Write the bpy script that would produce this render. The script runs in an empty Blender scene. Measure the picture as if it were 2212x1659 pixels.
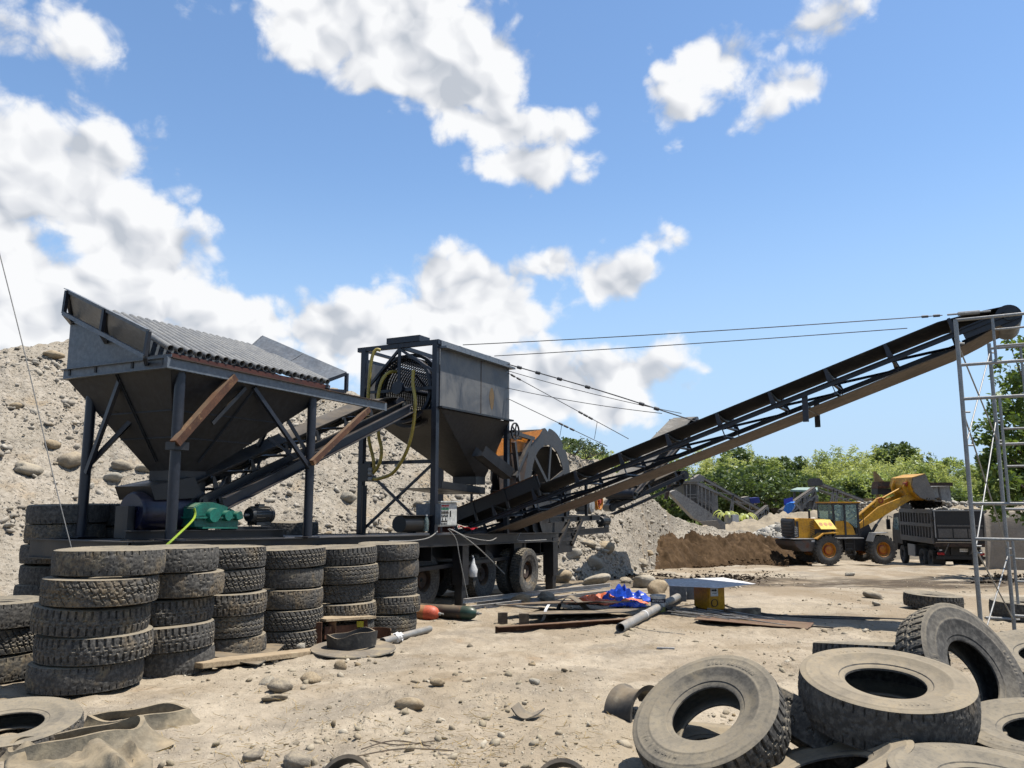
import bpy, bmesh, math, random
import numpy as np
from mathutils import Vector, Matrix

random.seed(7)
RNG = np.random.default_rng(11)
scene = bpy.context.scene
rad = math.radians

# ------------------------------------------------------------------ camera
F, HZ, CZ = 1726.0, 1085.0, 1.77          # focal length and horizon on a 2212 px wide frame, eye height
PITCH = math.atan((HZ - 829.5) / F)
cam_data = bpy.data.cameras.new('camera')
cam = bpy.data.objects.new('camera', cam_data)
scene.collection.objects.link(cam)
cam.location = (0, 0, CZ)
cam.rotation_euler = (math.pi / 2 + PITCH, 0, 0)
cam_data.sensor_width = 36.0
cam_data.lens = 36.0 * F / 2212.0
cam_data.clip_start = 0.05
cam_data.clip_end = 3000
scene.camera = cam

# ------------------------------------------------------------------ sun, sky, exposure
SUN_EL = rad(69)
SUN_AZ_VEC = Vector((1.0, 0.05, 0)).normalized()      # horizontal direction towards the sun
sun_dir = Vector((SUN_AZ_VEC.x * math.cos(SUN_EL), SUN_AZ_VEC.y * math.cos(SUN_EL), math.sin(SUN_EL)))
sl = bpy.data.lights.new('sun', 'SUN')
sl.energy = 5.0
sl.angle = rad(0.53)
sl.color = (1.0, 0.955, 0.89)
so = bpy.data.objects.new('sun', sl)
scene.collection.objects.link(so)
so.rotation_euler = sun_dir.to_track_quat('Z', 'Y').to_euler()
so.location = (20, -5, 60)

vs = scene.view_settings
vs.view_transform = 'Standard'
vs.look = 'None'
vs.exposure = 0.9
vs.gamma = 1.0
vs.use_curve_mapping = False
cy = scene.cycles
cy.use_adaptive_sampling = True
cy.adaptive_threshold = 0.02
cy.max_bounces = 5
cy.diffuse_bounces = 2
cy.glossy_bounces = 2
cy.transmission_bounces = 4


def px_dir(x, y):
    fw = Vector((0, math.cos(PITCH), math.sin(PITCH)))
    up = Vector((0, -math.sin(PITCH), math.cos(PITCH)))
    return (fw + Vector((1, 0, 0)) * ((x - 1106) / F) + up * ((829.5 - y) / F)).normalized()


def az_el(x, y):
    d = px_dir(x, y)
    return math.atan2(d.x, d.y), math.asin(d.z)


def build_world():
    w = bpy.data.worlds.new('World')
    scene.world = w
    w.use_nodes = True
    nt = w.node_tree
    nt.nodes.clear()
    N, L = nt.nodes.new, nt.links.new

    def m(op, a, b=None, c=None, clamp=False):
        n = N('ShaderNodeMath')
        n.operation = op
        n.use_clamp = clamp
        for i, v in enumerate((a, b, c)):
            if v is None:
                continue
            if isinstance(v, (int, float)):
                n.inputs[i].default_value = v
            else:
                L(v, n.inputs[i])
        return n.outputs[0]

    def sm(v, lo, hi):
        n = N('ShaderNodeMapRange')
        n.interpolation_type = 'SMOOTHSTEP'
        L(v, n.inputs['Value'])
        n.inputs['From Min'].default_value = lo
        n.inputs['From Max'].default_value = hi
        return n.outputs[0]

    sky = N('ShaderNodeTexSky')
    sky.sky_type = 'NISHITA'
    sky.sun_disc = False
    sky.sun_elevation = SUN_EL
    sky.sun_rotation = math.atan2(SUN_AZ_VEC.x, SUN_AZ_VEC.y)
    sky.altitude = 0
    sky.air_density = 1.0
    sky.dust_density = 0.1
    sky.ozone_density = 1.6

    tc = N('ShaderNodeTexCoord')
    sep = N('ShaderNodeSeparateXYZ')
    L(tc.outputs['Generated'], sep.inputs[0])
    X, Y, Z = sep.outputs
    az = m('ARCTAN2', X, Y)
    el = m('ARCSINE', Z)

    def noise(scale, detail, rough, off=(0, 0, 0), stretch=1.0, dist=0.0):
        mp = N('ShaderNodeMapping')
        L(tc.outputs['Generated'], mp.inputs[0])
        mp.inputs['Location'].default_value = off
        mp.inputs['Scale'].default_value = (1, 1, stretch)
        n = N('ShaderNodeTexNoise')
        n.inputs['Scale'].default_value = scale
        n.inputs['Detail'].default_value = detail
        n.inputs['Roughness'].default_value = rough
        n.inputs['Distortion'].default_value = dist
        L(mp.outputs[0], n.inputs['Vector'])
        return n.outputs['Fac']

    # cumulus banks: centre and radii on the photographed sky, strength
    blobs = [
        (40, 310, 300, 190, 1.0), (190, 420, 240, 200, 1.15), (-60, 560, 420, 280, 1.3), (340, 560, 200, 120, 0.95),
        (150, 690, 430, 180, 1.2), (500, 690, 260, 100, 1.0), (300, 640, 260, 140, 1.0),
        (800, 40, 340, 180, 1.2), (960, 160, 270, 130, 1.15), (1080, 270, 190, 75, 0.85), (1130, 350, 120, 55, 0.62),
        (960, 690, 230, 130, 1.1), (930, 595, 120, 85, 0.95), (1050, 670, 170, 110, 0.95), (760, 720, 330, 110, 1.05), (1090, 830, 330, 90, 1.05),
        (1340, 805, 150, 75, 1.0), (1260, 860, 250, 80, 0.95),
        (1320, 605, 95, 72, 0.85), (1195, 575, 62, 45, 0.66), (1460, 515, 65, 32, 0.55),
        (1530, 125, 155, 100, 0.66), (1485, 205, 80, 60, 0.42), (1775, 45, 150, 80, 0.72), (1735, 180, 120, 65, 0.42),
        (215, 470, 190, 150, 1.5), (60, 420, 200, 150, 1.4), (690, 80, 170, 130, 1.05), (860, 150, 220, 110, 1.2),
        (60, 110, 170, 90, 0.42), (170, 60, 120, 70, 0.34)]
    ae = N('ShaderNodeCombineXYZ')
    L(az, ae.inputs[0])
    L(el, ae.inputs[1])
    field = None
    for (bx, by, rx, ry, s) in blobs:
        a0, e0 = az_el(bx, by)
        a1, _ = az_el(bx + rx, by)
        _, e1 = az_el(bx, by - ry)
        q = N('ShaderNodeVectorMath')
        q.operation = 'MULTIPLY_ADD'
        L(ae.outputs[0], q.inputs[0])
        q.inputs[1].default_value = (1 / (a1 - a0), 1 / (e1 - e0), 0)
        q.inputs[2].default_value = (-a0 / (a1 - a0), -e0 / (e1 - e0), 0)
        ln = N('ShaderNodeVectorMath')
        ln.operation = 'LENGTH'
        L(q.outputs[0], ln.inputs[0])
        f = m('MULTIPLY_ADD', ln.outputs['Value'], -s, s)          # s at the centre, 0 at the rim
        field = f if field is None else m('SMOOTH_MAX', field, f, 0.18)
    # the same broken cumulus carries on over the rest of the sky
    far = noise(2.6, 2, 0.5, (3.1, 1.7, 0.4), 1.6)
    far = m('MULTIPLY', m('SUBTRACT', far, 0.54), 3.2)
    absaz = m('ABSOLUTE', az)
    outside = m('MAXIMUM', sm(absaz, 0.66, 0.85), sm(el, 0.66, 0.85))
    far = m('SUBTRACT', far, m('MULTIPLY', m('SUBTRACT', 1.0, outside), 3.0))
    field = m('MAXIMUM', field, far)
    field = m('MAXIMUM', field, -0.9)

    def puffs(scale, off):
        """cauliflower heads: fractal smooth cells"""
        mp = N('ShaderNodeMapping')
        L(tc.outputs['Generated'], mp.inputs[0])
        mp.inputs['Location'].default_value = off
        mp.inputs['Scale'].default_value = (1, 1, 1.15)
        w0 = N('ShaderNodeTexNoise')
        w0.inputs['Scale'].default_value = scale * 1.3
        w0.inputs['Detail'].default_value = 2
        L(tc.outputs['Generated'], w0.inputs['Vector'])
        ad = N('ShaderNodeVectorMath')
        ad.operation = 'MULTIPLY_ADD'
        L(w0.outputs['Color'], ad.inputs[0])
        ad.inputs[1].default_value = (0.06, 0.06, 0.06)
        L(mp.outputs[0], ad.inputs[2])
        v = N('ShaderNodeTexVoronoi')
        v.feature = 'F1'
        v.inputs['Scale'].default_value = scale
        v.inputs['Detail'].default_value = 2.0
        v.inputs['Roughness'].default_value = 0.55
        L(ad.outputs[0], v.inputs['Vector'])
        return v.outputs['Distance']

    n1 = noise(4.6, 6, 0.58, (0, 0, 0), 1.2, 0.2)
    n3 = noise(22.0, 5, 0.62, (1.3, 0.2, 0.9), 1.1, 0.3)
    v1 = puffs(11.0, (0, 0, 0))
    v2 = puffs(11.0, (0.012, -0.002, 0.022))
    nn = m('ADD', m('MULTIPLY', m('SUBTRACT', n1, 0.5), 1.7), m('MULTIPLY', m('SUBTRACT', n3, 0.5), 0.95))
    nn = m('ADD', nn, m('MULTIPLY', m('SUBTRACT', 0.88, v1), 0.80))
    dens = m('ADD', field, nn)
    alpha = sm(dens, -0.04, 0.40)
    # lit heads and grey undersides
    lit = m('MULTIPLY_ADD', m('SUBTRACT', v2, v1), 2.0, 0.78)
    n5 = noise(3.3, 2, 0.5, (5.2, 3.3, 1.1), 2.0)
    core = sm(dens, 0.35, 1.2)
    shade = m('SUBTRACT', lit, m('MULTIPLY', core, m('MULTIPLY', sm(n5, 0.40, 0.66), 0.42)))
    shade = m('ADD', shade, m('MULTIPLY', m('SUBTRACT', n3, 0.5), 0.35))
    shade = m('MAXIMUM', m('MINIMUM', shade, 1.0), 0.0)
    ramp = N('ShaderNodeValToRGB')
    cr = ramp.color_ramp
    cr.elements[0].position = 0.0
    cr.elements[0].color = (0.52, 0.56, 0.625, 1)
    cr.elements[1].position = 1.0
    cr.elements[1].color = (0.92, 0.93, 0.945, 1)
    e = cr.elements.new(0.5)
    e.color = (0.74, 0.76, 0.80, 1)
    L(shade, ramp.inputs[0])

    bg1 = N('ShaderNodeBackground')
    hs = N('ShaderNodeHueSaturation')
    hs.inputs['Saturation'].default_value = 1.08
    L(sky.outputs[0], hs.inputs['Color'])
    hz = N('ShaderNodeMix')                                      # pale humid air low over the horizon, all the way round
    hz.data_type = 'RGBA'
    L(m('MULTIPLY', sm(el, 0.42, 0.0), 0.9), hz.inputs[0])
    L(hs.outputs[0], hz.inputs[6])
    hz.inputs[7].default_value = (2.35, 3.35, 4.75, 1)
    L(hz.outputs[2], bg1.inputs[0])
    bg1.inputs[1].default_value = 0.102
    bg2 = N('ShaderNodeBackground')
    L(ramp.outputs[0], bg2.inputs[0])
    bg2.inputs[1].default_value = 0.56
    mx = N('ShaderNodeMixShader')
    # no clouds below the horizon
    L(m('MULTIPLY', alpha, sm(el, -0.02, 0.05)), mx.inputs[0])
    L(bg1.outputs[0], mx.inputs[1])
    L(bg2.outputs[0], mx.inputs[2])
    out = N('ShaderNodeOutputWorld')
    L(mx.outputs[0], out.inputs[0])
    w.cycles.sampling_method = 'NONE'


build_world()

# ------------------------------------------------------------------ placing: photograph pixels (2212 wide) to real points
CAM = Vector((0, 0, CZ))


def ray(x, y):
    return px_dir(x, y)


def D(x, y, Y):
    r = ray(x, y)
    return CAM + r * (Y / r.y)


AM = rad(27.5)                                        # heading of the machine, away and to the right
T = Vector((math.sin(AM), math.cos(AM), 0))
C = Vector((math.cos(AM), -math.sin(AM), 0))
UP = Vector((0, 0, 1))
_n = D(368, 1165, 10.1)
ORG = Vector((_n.x, _n.y, 0))


def mp(c, t, z):
    return ORG + C * c + T * t + UP * z


def P(x, y, c):
    r = ray(x, y)
    return CAM + r * ((c - (CAM - ORG).dot(C)) / r.dot(C))


def Q(x, y, t):
    r = ray(x, y)
    return CAM + r * ((t - (CAM - ORG).dot(T)) / r.dot(T))


def PZ(x, y, z):
    r = ray(x, y)
    return CAM + r * ((z - CZ) / r.z)


_tab = np.random.default_rng(3).random((256, 256))


def vnoise(x, y):
    x = np.asarray(x, float)
    y = np.asarray(y, float)
    xi = np.floor(x).astype(int)
    yi = np.floor(y).astype(int)
    fx = x - xi
    fy = y - yi
    fx = fx * fx * (3 - 2 * fx)
    fy = fy * fy * (3 - 2 * fy)
    a = _tab[xi & 255, yi & 255]
    b = _tab[(xi + 1) & 255, yi & 255]
    c = _tab[xi & 255, (yi + 1) & 255]
    d = _tab[(xi + 1) & 255, (yi + 1) & 255]
    return (a * (1 - fx) + b * fx) * (1 - fy) + (c * (1 - fx) + d * fx) * fy - 0.5


def fbm(x, y, octv=4, gain=0.5):
    s, amp, f = 0, 1.0, 1.0
    for i in range(octv):
        s = s + amp * vnoise(x * f + 17.3 * i, y * f + 9.1 * i)
        amp *= gain
        f *= 2.03
    return s


_GY = [-50, 0, 5, 8, 13, 19, 30, 43, 60, 90, 400]
_GZ = [0.1, 0.05, 0.02, 0.0, -0.19, -0.31, -0.85, -1.55, -2.3, -3.0, -3.4]


def _near(X, Y):
    """broken clods and ruts close by"""
    near = np.clip((18 - Y) / 6, 0, 1) * np.clip((Y - 2) / 2, 0, 1)
    clod = np.clip(vnoise(X * 0.9 + 3, Y * 0.9) + 0.08, 0, 1)
    return near * (0.026 * fbm(X * 7, Y * 7, 3, 0.6) + 0.15 * clod * np.maximum(0, fbm(X * 7 + 40, Y * 7, 3, 0.65)))


def gz(X, Y):
    X = np.asarray(X, float)
    Y = np.asarray(Y, float)
    b = np.interp(Y, _GY, _GZ)
    amp = np.clip((Y - 3) / 30, 0.25, 1.0)
    sx = np.clip((X - 0.2) / 1.4, 0, 1) * np.clip((7.6 - Y) / 1.6, 0, 1)
    b = b - 0.13 * sx * sx * (3 - 2 * sx)                  # hollow under the dumped tyres
    return b + amp * 0.13 * fbm(X * 0.35, Y * 0.35, 3) + 0.035 * fbm(X * 2.1 + 5, Y * 2.1, 4, 0.55) + _near(X, Y)


def G(x, y, dz=0.0):
    """point on the ground under a photograph pixel"""
    r = ray(x, y)
    z = -0.2
    for _ in range(9):
        p = CAM + r * ((z - CZ) / r.z)
        z = 0.35 * z + 0.65 * float(gz(p.x, p.y))
    return Vector((p.x, p.y, float(gz(p.x, p.y)) + dz))


def gpt(X, Y, dz=0.0):
    return Vector((X, Y, float(gz(X, Y)) + dz))


# ------------------------------------------------------------------ objects
COL = scene.collection
BASE = {}                                              # world position of a thing whose parts are given in world space


def tag(o, label=None, cat=None, group=None, kind=None):
    if label:
        o['label'] = label
    if cat:
        o['category'] = cat
    if group:
        o['group'] = group
    if kind:
        o['kind'] = kind
    return o


def thing(name, label, cat, loc=(0, 0, 0), group=None, local=False):
    o = bpy.data.objects.new(name, None)
    o.empty_display_size = 0.2
    COL.objects.link(o)
    o.location = loc
    BASE[o.name] = Vector((0, 0, 0)) if local else Vector(loc)
    return tag(o, label, cat, group)


class MB:
    """collects shapes; build() links them as ONE mesh object"""

    def __init__(s):
        s.v = []
        s.f = []

    def add(s, vs, fs):
        b = len(s.v)
        s.v.extend([tuple(q) for q in vs])
        s.f.extend([tuple(i + b for i in q) for q in fs])
        return s

    def obox(s, c, ax, ay, az):
        c, ax, ay, az = Vector(c), Vector(ax), Vector(ay), Vector(az)
        vs = [c + ax * i + ay * j + az * k for k in (-1, 1) for j in (-1, 1) for i in (-1, 1)]
        return s.add(vs, [(0, 2, 3, 1), (4, 5, 7, 6), (0, 1, 5, 4), (2, 6, 7, 3), (0, 4, 6, 2), (1, 3, 7, 5)])

    def box(s, x0, x1, y0, y1, z0, z1):
        return s.obox(((x0 + x1) / 2, (y0 + y1) / 2, (z0 + z1) / 2), ((x1 - x0) / 2, 0, 0), (0, (y1 - y0) / 2, 0), (0, 0, (z1 - z0) / 2))

    def mbox(s, c0, c1, t0, t1, z0, z1):
        return s.obox(mp((c0 + c1) / 2, (t0 + t1) / 2, (z0 + z1) / 2), C * ((c1 - c0) / 2), T * ((t1 - t0) / 2), UP * ((z1 - z0) / 2))

    def bar(s, p, q, w, h, up=UP):
        p, q = Vector(p), Vector(q)
        d = (q - p)
        if d.length < 1e-6:
            return s
        dn = d.normalized()
        up = Vector(up)
        sd = dn.cross(up)
        if sd.length < 1e-3:
            sd = dn.cross(Vector((1, 0, 0)))
        sd.normalize()
        u = sd.cross(dn).normalized()
        return s.obox((p + q) / 2, d / 2, sd * (w / 2), u * (h / 2))

    def angle(s, p, q, w, t=0.012, up=UP, side=1):
        """steel angle"""
        p, q = Vector(p), Vector(q)
        dn = (q - p).normalized()
        sd = dn.cross(Vector(up))
        if sd.length < 1e-3:
            sd = dn.cross(Vector((1, 0, 0)))
        sd.normalize()
        u = sd.cross(dn).normalized()
        s.bar(p + u * 0, q + u * 0, t, w, up)
        o = sd * (side * (w / 2 + t / 2)) + u * (w / 2 - t / 2)
        return s.bar(p + o, q + o, w, t, up)

    def channel(s, p, q, h, fl, t=0.012, up=UP, side=1):
        """steel channel, web at the line, flanges to one side"""
        p, q = Vector(p), Vector(q)
        dn = (q - p).normalized()
        sd = dn.cross(Vector(up)).normalized()
        u = sd.cross(dn).normalized()
        s.bar(p, q, t, h, up)
        for k in (-1, 1):
            o = sd * (side * (fl / 2 + t / 2)) + u * (k * (h / 2 - t / 2))
            s.bar(p + o, q + o, fl, t, up)
        return s

    def ibeam(s, p, q, h, w, t=0.014, up=UP):
        p, q = Vector(p), Vector(q)
        dn = (q - p).normalized()
        sd = dn.cross(Vector(up)).normalized()
        u = sd.cross(dn).normalized()
        s.bar(p, q, t, h - 2 * t, up)
        for k in (-1, 1):
            o = u * (k * (h / 2 - t / 2))
            s.bar(p + o, q + o, w, t, up)
        return s

    def frame(s, d):
        d = d.normalized()
        a = d.cross(UP)
        if a.length < 1e-3:
            a = d.cross(Vector((1, 0, 0)))
        a.normalize()
        return a, d.cross(a).normalized()

    def tube(s, p, q, r, n=12, r2=None, cap=True):
        p, q = Vector(p), Vector(q)
        r2 = r if r2 is None else r2
        a, b = s.frame(q - p)
        vs = []
        for (c, rr) in ((p, r), (q, r2)):
            for i in range(n):
                th = 2 * math.pi * i / n
                vs.append(c + a * (rr * math.cos(th)) + b * (rr * math.sin(th)))
        fs = [(i, (i + 1) % n, n + (i + 1) % n, n + i) for i in range(n)]
        if cap:
            fs += [tuple(range(n - 1, -1, -1)), tuple(range(n, 2 * n))]
        return s.add(vs, fs)

    def pipe(s, p, q, ro, ri, n=16):
        p, q = Vector(p), Vector(q)
        a, b = s.frame(q - p)
        vs = []
        for (c, rr) in ((p, ro), (q, ro), (q, ri), (p, ri)):
            for i in range(n):
                th = 2 * math.pi * i / n
                vs.append(c + a * (rr * math.cos(th)) + b * (rr * math.sin(th)))
        fs = []
        for k in range(4):
            k2 = (k + 1) % 4
            fs += [(k * n + i, k * n + (i + 1) % n, k2 * n + (i + 1) % n, k2 * n + i) for i in range(n)]
        return s.add(vs, fs)

    def path(s, pts, r, n=8, sub=6, cap=True):
        pts = [Vector(p) for p in pts]
        if sub > 1 and len(pts) > 2:
            pts = catmull(pts, sub)
        m = len(pts)
        vs = []
        prev = None
        for i, p in enumerate(pts):
            d = (pts[min(i + 1, m - 1)] - pts[max(i - 1, 0)]).normalized()
            if prev is None:
                a, b = s.frame(d)
            else:
                a = (prev - d * prev.dot(d)).normalized()
                b = d.cross(a)
            prev = a
            rr = r[i * len(r) // m] if isinstance(r, (list, tuple)) else r
            for k in range(n):
                th = 2 * math.pi * k / n
                vs.append(p + a * (rr * math.cos(th)) + b * (rr * math.sin(th)))
        fs = [(i * n + k, i * n + (k + 1) % n, (i + 1) * n + (k + 1) % n, (i + 1) * n + k) for i in range(m - 1) for k in range(n)]
        if cap:
            fs += [tuple(range(n - 1, -1, -1)), tuple(range((m - 1) * n, m * n))]
        return s.add(vs, fs)

    def lathe(s, prof, c, axis, n=32, closed=False, a0=0.0, a1=2 * math.pi):
        """profile of (radius, height along axis)"""
        c, axis = Vector(c), Vector(axis).normalized()
        a, b = s.frame(axis)
        full = abs(a1 - a0 - 2 * math.pi) < 1e-6
        m = n if full else n + 1
        k = len(prof)
        vs = []
        for i in range(m):
            th = a0 + (a1 - a0) * i / n
            e = a * math.cos(th) + b * math.sin(th)
            for (r, h) in prof:
                vs.append(c + e * r + axis * h)
        fs = []
        for i in range(n):
            j = (i + 1) % m
            for q in range(k if closed else k - 1):
                q2 = (q + 1) % k
                fs.append((i * k + q, j * k + q, j * k + q2, i * k + q2))
        return s.add(vs, fs)

    def ext(s, poly, vec):
        """prism: polygon pushed along a vector"""
        poly = [Vector(p) for p in poly]
        vec = Vector(vec)
        n = len(poly)
        vs = poly + [p + vec for p in poly]
        fs = [tuple(range(n - 1, -1, -1)), tuple(range(n, 2 * n))] + [(i, (i + 1) % n, n + (i + 1) % n, n + i) for i in range(n)]
        return s.add(vs, fs)

    def plate(s, pts, th=0.01):
        pts = [Vector(p) for p in pts]
        nrm = (pts[1] - pts[0]).cross(pts[2] - pts[0]).normalized()
        return s.ext([p - nrm * (th / 2) for p in pts], nrm * th)

    def build(s, name, mat, parent=None, smooth=0, bevel=0):
        me = bpy.data.meshes.new(name)
        off = Vector((0, 0, 0))
        if parent is not None:
            off = BASE[parent.name]
        if off.length:
            vv = [(x - off.x, y - off.y, z - off.z) for (x, y, z) in s.v]
        else:
            vv = s.v
        me.from_pydata(vv, [], s.f)
        if bevel:
            bm = bmesh.new()
            bm.from_mesh(me)
            bmesh.ops.recalc_face_normals(bm, faces=bm.faces)
            es = [e for e in bm.edges if len(e.link_faces) == 2 and e.calc_face_angle(0) > 0.5]
            bmesh.ops.bevel(bm, geom=es, offset=bevel, segments=2, affect='EDGES', clamp_overlap=True)
            bm.to_mesh(me)
            bm.free()
        else:
            bm = bmesh.new()
            bm.from_mesh(me)
            bmesh.ops.recalc_face_normals(bm, faces=bm.faces)
            bm.to_mesh(me)
            bm.free()
        if smooth:
            me.shade_smooth()
            me.set_sharp_from_angle(angle=rad(smooth))
        if mat:
            me.materials.append(mat)
        o = bpy.data.objects.new(name, me)
        COL.objects.link(o)
        if parent is not None:
            o.parent = parent
        BASE[o.name] = off
        return o


def catmull(pts, sub):
    out = []
    n = len(pts)
    for i in range(n - 1):
        p0, p1, p2, p3 = pts[max(i - 1, 0)], pts[i], pts[i + 1], pts[min(i + 2, n - 1)]
        for k in range(sub):
            t = k / sub
            out.append(0.5 * ((2 * p1) + (p2 - p0) * t + (2 * p0 - 5 * p1 + 4 * p2 - p3) * t * t + (3 * p1 - p0 - 3 * p2 + p3) * t ** 3))
    out.append(pts[-1])
    return out


def solo(mb, name, mat, label, cat, group=None, smooth=0, bevel=0):
    """a thing that is one mesh; its origin is moved to its base"""
    vs_ = mb.v
    n = len(vs_)
    cx = sum(p[0] for p in vs_) / n
    cy = sum(p[1] for p in vs_) / n
    cz = min(p[2] for p in vs_)
    mb.v = [(p[0] - cx, p[1] - cy, p[2] - cz) for p in vs_]
    o = mb.build(name, mat, None, smooth, bevel)
    o.location = (cx, cy, cz)
    BASE[o.name] = Vector((cx, cy, cz))
    return tag(o, label, cat, group)


def npmesh(name, verts, faces, mat, smooth=True):
    """big meshes straight from arrays; faces all the same size"""
    me = bpy.data.meshes.new(name)
    verts = np.ascontiguousarray(verts, dtype=np.float32)
    faces = np.ascontiguousarray(faces, dtype=np.int32)
    k = faces.shape[1]
    me.vertices.add(len(verts))
    me.vertices.foreach_set('co', verts.ravel())
    me.loops.add(faces.size)
    me.loops.foreach_set('vertex_index', faces.ravel())
    me.polygons.add(len(faces))
    me.polygons.foreach_set('loop_start', np.arange(0, faces.size, k, dtype=np.int32))
    me.polygons.foreach_set('loop_total', np.full(len(faces), k, dtype=np.int32))
    me.polygons.foreach_set('use_smooth', np.full(len(faces), smooth))
    me.update(calc_edges=True)
    if mat:
        me.materials.append(mat)
    return me


def nobj(name, me, parent=None):
    o = bpy.data.objects.new(name, me)
    COL.objects.link(o)
    if parent is not None:
        o.parent = parent
    BASE[o.name] = Vector((0, 0, 0))
    return o


def grid_faces(nr, nc):
    i = np.arange(nr - 1)[:, None] * nc + np.arange(nc - 1)[None, :]
    i = i.ravel()
    return np.stack([i, i + 1, i + nc + 1, i + nc], 1)


def copy_tree(o, parent=None):
    c = o.copy()
    COL.objects.link(c)
    c.parent = parent
    for ch in list(o.children):
        copy_tree(ch, c)
    return c


def flat_text(body, size, mat, parent, origin, xdir, ydir, name='lettering', local=False):
    """painted lettering as thin mesh faces"""
    cu = bpy.data.curves.new(name, 'FONT')
    cu.body = body
    cu.size = size
    cu.align_x = 'CENTER'
    cu.align_y = 'CENTER'
    cu.resolution_u = 2
    to = bpy.data.objects.new('tmp', cu)
    COL.objects.link(to)
    dg = bpy.context.evaluated_depsgraph_get()
    me = bpy.data.meshes.new_from_object(to.evaluated_get(dg))
    bpy.data.objects.remove(to)
    bpy.data.curves.remove(cu)
    me.name = name
    xdir = Vector(xdir).normalized()
    ydir = Vector(ydir)
    zdir = xdir.cross(ydir).normalized()
    ydir = zdir.cross(xdir)
    origin = Vector(origin) - BASE[parent.name]
    mtx = Matrix((xdir, ydir, zdir)).transposed().to_4x4()
    mtx.translation = origin
    me.transform(mtx)
    me.materials.clear()
    me.materials.append(mat)
    o = bpy.data.objects.new(name, me)
    COL.objects.link(o)
    o.parent = parent
    BASE[o.name] = BASE[parent.name]
    return o

# ------------------------------------------------------------------ materials
def lin(h):
    h = h.lstrip('#')
    out = []
    for i in (0, 2, 4):
        c = int(h[i:i + 2], 16) / 255
        out.append(c / 12.92 if c <= 0.04045 else ((c + 0.055) / 1.055) ** 2.4)
    return (*out, 1)


def c4(c):
    if isinstance(c, str):
        return lin(c)
    return (*c[:3], 1)


ALB = 0.61                      # tones above are picked by eye from the sunlit photograph; this brings them to real reflectances


class NT:
    def __init__(s, name):
        s.mat = bpy.data.materials.new(name)
        s.mat.use_nodes = True
        s.nt = s.mat.node_tree
        s.b = s.nt.nodes['Principled BSDF']
        s.N = s.nt.nodes.new
        s.L = s.nt.links.new

    def inp(s, sock, v):
        if v is None:
            return
        if isinstance(v, (int, float)):
            sock.default_value = v
        elif isinstance(v, (tuple, list)):
            sock.default_value = v
        else:
            s.L(v, sock)

    def m(s, op, a, b=None, clamp=False):
        n = s.N('ShaderNodeMath')
        n.operation = op
        n.use_clamp = clamp
        s.inp(n.inputs[0], a)
        s.inp(n.inputs[1], b)
        return n.outputs[0]

    def sm(s, v, lo, hi, a=0.0, b=1.0):
        n = s.N('ShaderNodeMapRange')
        n.interpolation_type = 'SMOOTHSTEP'
        s.inp(n.inputs['Value'], v)
        n.inputs['From Min'].default_value = lo
        n.inputs['From Max'].default_value = hi
        n.inputs['To Min'].default_value = a
        n.inputs['To Max'].default_value = b
        return n.outputs[0]

    def coord(s, kind='Object', scale=(1, 1, 1), rnd=0.0):
        tc = s.N('ShaderNodeTexCoord')
        if kind == 'World':
            g = s.N('ShaderNodeNewGeometry')
            o = g.outputs['Position']
        else:
            o = tc.outputs[kind]
        mpn = s.N('ShaderNodeMapping')
        s.L(o, mpn.inputs[0])
        mpn.inputs['Scale'].default_value = scale
        o = mpn.outputs[0]
        if rnd:
            oi = s.N('ShaderNodeObjectInfo')
            v = s.N('ShaderNodeVectorMath')
            v.operation = 'MULTIPLY_ADD'
            s.L(oi.outputs['Random'], v.inputs[0])
            v.inputs[1].default_value = (rnd, rnd * 1.7, rnd * 0.6)
            s.L(o, v.inputs[2])
            o = v.outputs[0]
        return o

    def noise(s, vec, scale, detail=4, rough=0.55, dist=0.0):
        n = s.N('ShaderNodeTexNoise')
        s.L(vec, n.inputs['Vector'])
        n.inputs['Scale'].default_value = scale
        n.inputs['Detail'].default_value = detail
        n.inputs['Roughness'].default_value = rough
        n.inputs['Distortion'].default_value = dist
        return n.outputs['Fac']

    def voro(s, vec, scale, feat='F1', out='Distance', rnd=1.0):
        n = s.N('ShaderNodeTexVoronoi')
        n.feature = feat
        s.L(vec, n.inputs['Vector'])
        n.inputs['Scale'].default_value = scale
        n.inputs['Randomness'].default_value = rnd
        return n.outputs[out]

    def mix(s, f, a, b, mode='MIX'):
        n = s.N('ShaderNodeMix')
        n.data_type = 'RGBA'
        n.blend_type = mode
        s.inp(n.inputs[0], f)
        s.inp(n.inputs[6], a if not isinstance(a, str) else lin(a))
        s.inp(n.inputs[7], b if not isinstance(b, str) else lin(b))
        return n.outputs[2]

    def bump(s, h, strength=0.3, dist=0.02, prev=None):
        n = s.N('ShaderNodeBump')
        n.inputs['Strength'].default_value = strength
        n.inputs['Distance'].default_value = dist
        s.L(h, n.inputs['Height'])
        if prev is not None:
            s.L(prev, n.inputs['Normal'])
        return n.outputs[0]

    def upness(s):
        g = s.N('ShaderNodeNewGeometry')
        sp = s.N('ShaderNodeSeparateXYZ')
        s.L(g.outputs['Normal'], sp.inputs[0])
        return sp.outputs[2]

    def done(s, color, rough=0.6, metal=0.0, normal=None, spec=None):
        if not isinstance(color, tuple):
            color = s.mix(1.0, color, (ALB, ALB, ALB, 1), 'MULTIPLY')
        s.inp(s.b.inputs['Base Color'], color)
        s.inp(s.b.inputs['Roughness'], rough)
        s.inp(s.b.inputs['Metallic'], metal)
        if normal is not None:
            s.L(normal, s.b.inputs['Normal'])
        if spec is not None:
            s.b.inputs['Specular IOR Level'].default_value = spec
        return s.mat


DUST = lin('#b39c7a')


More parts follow.
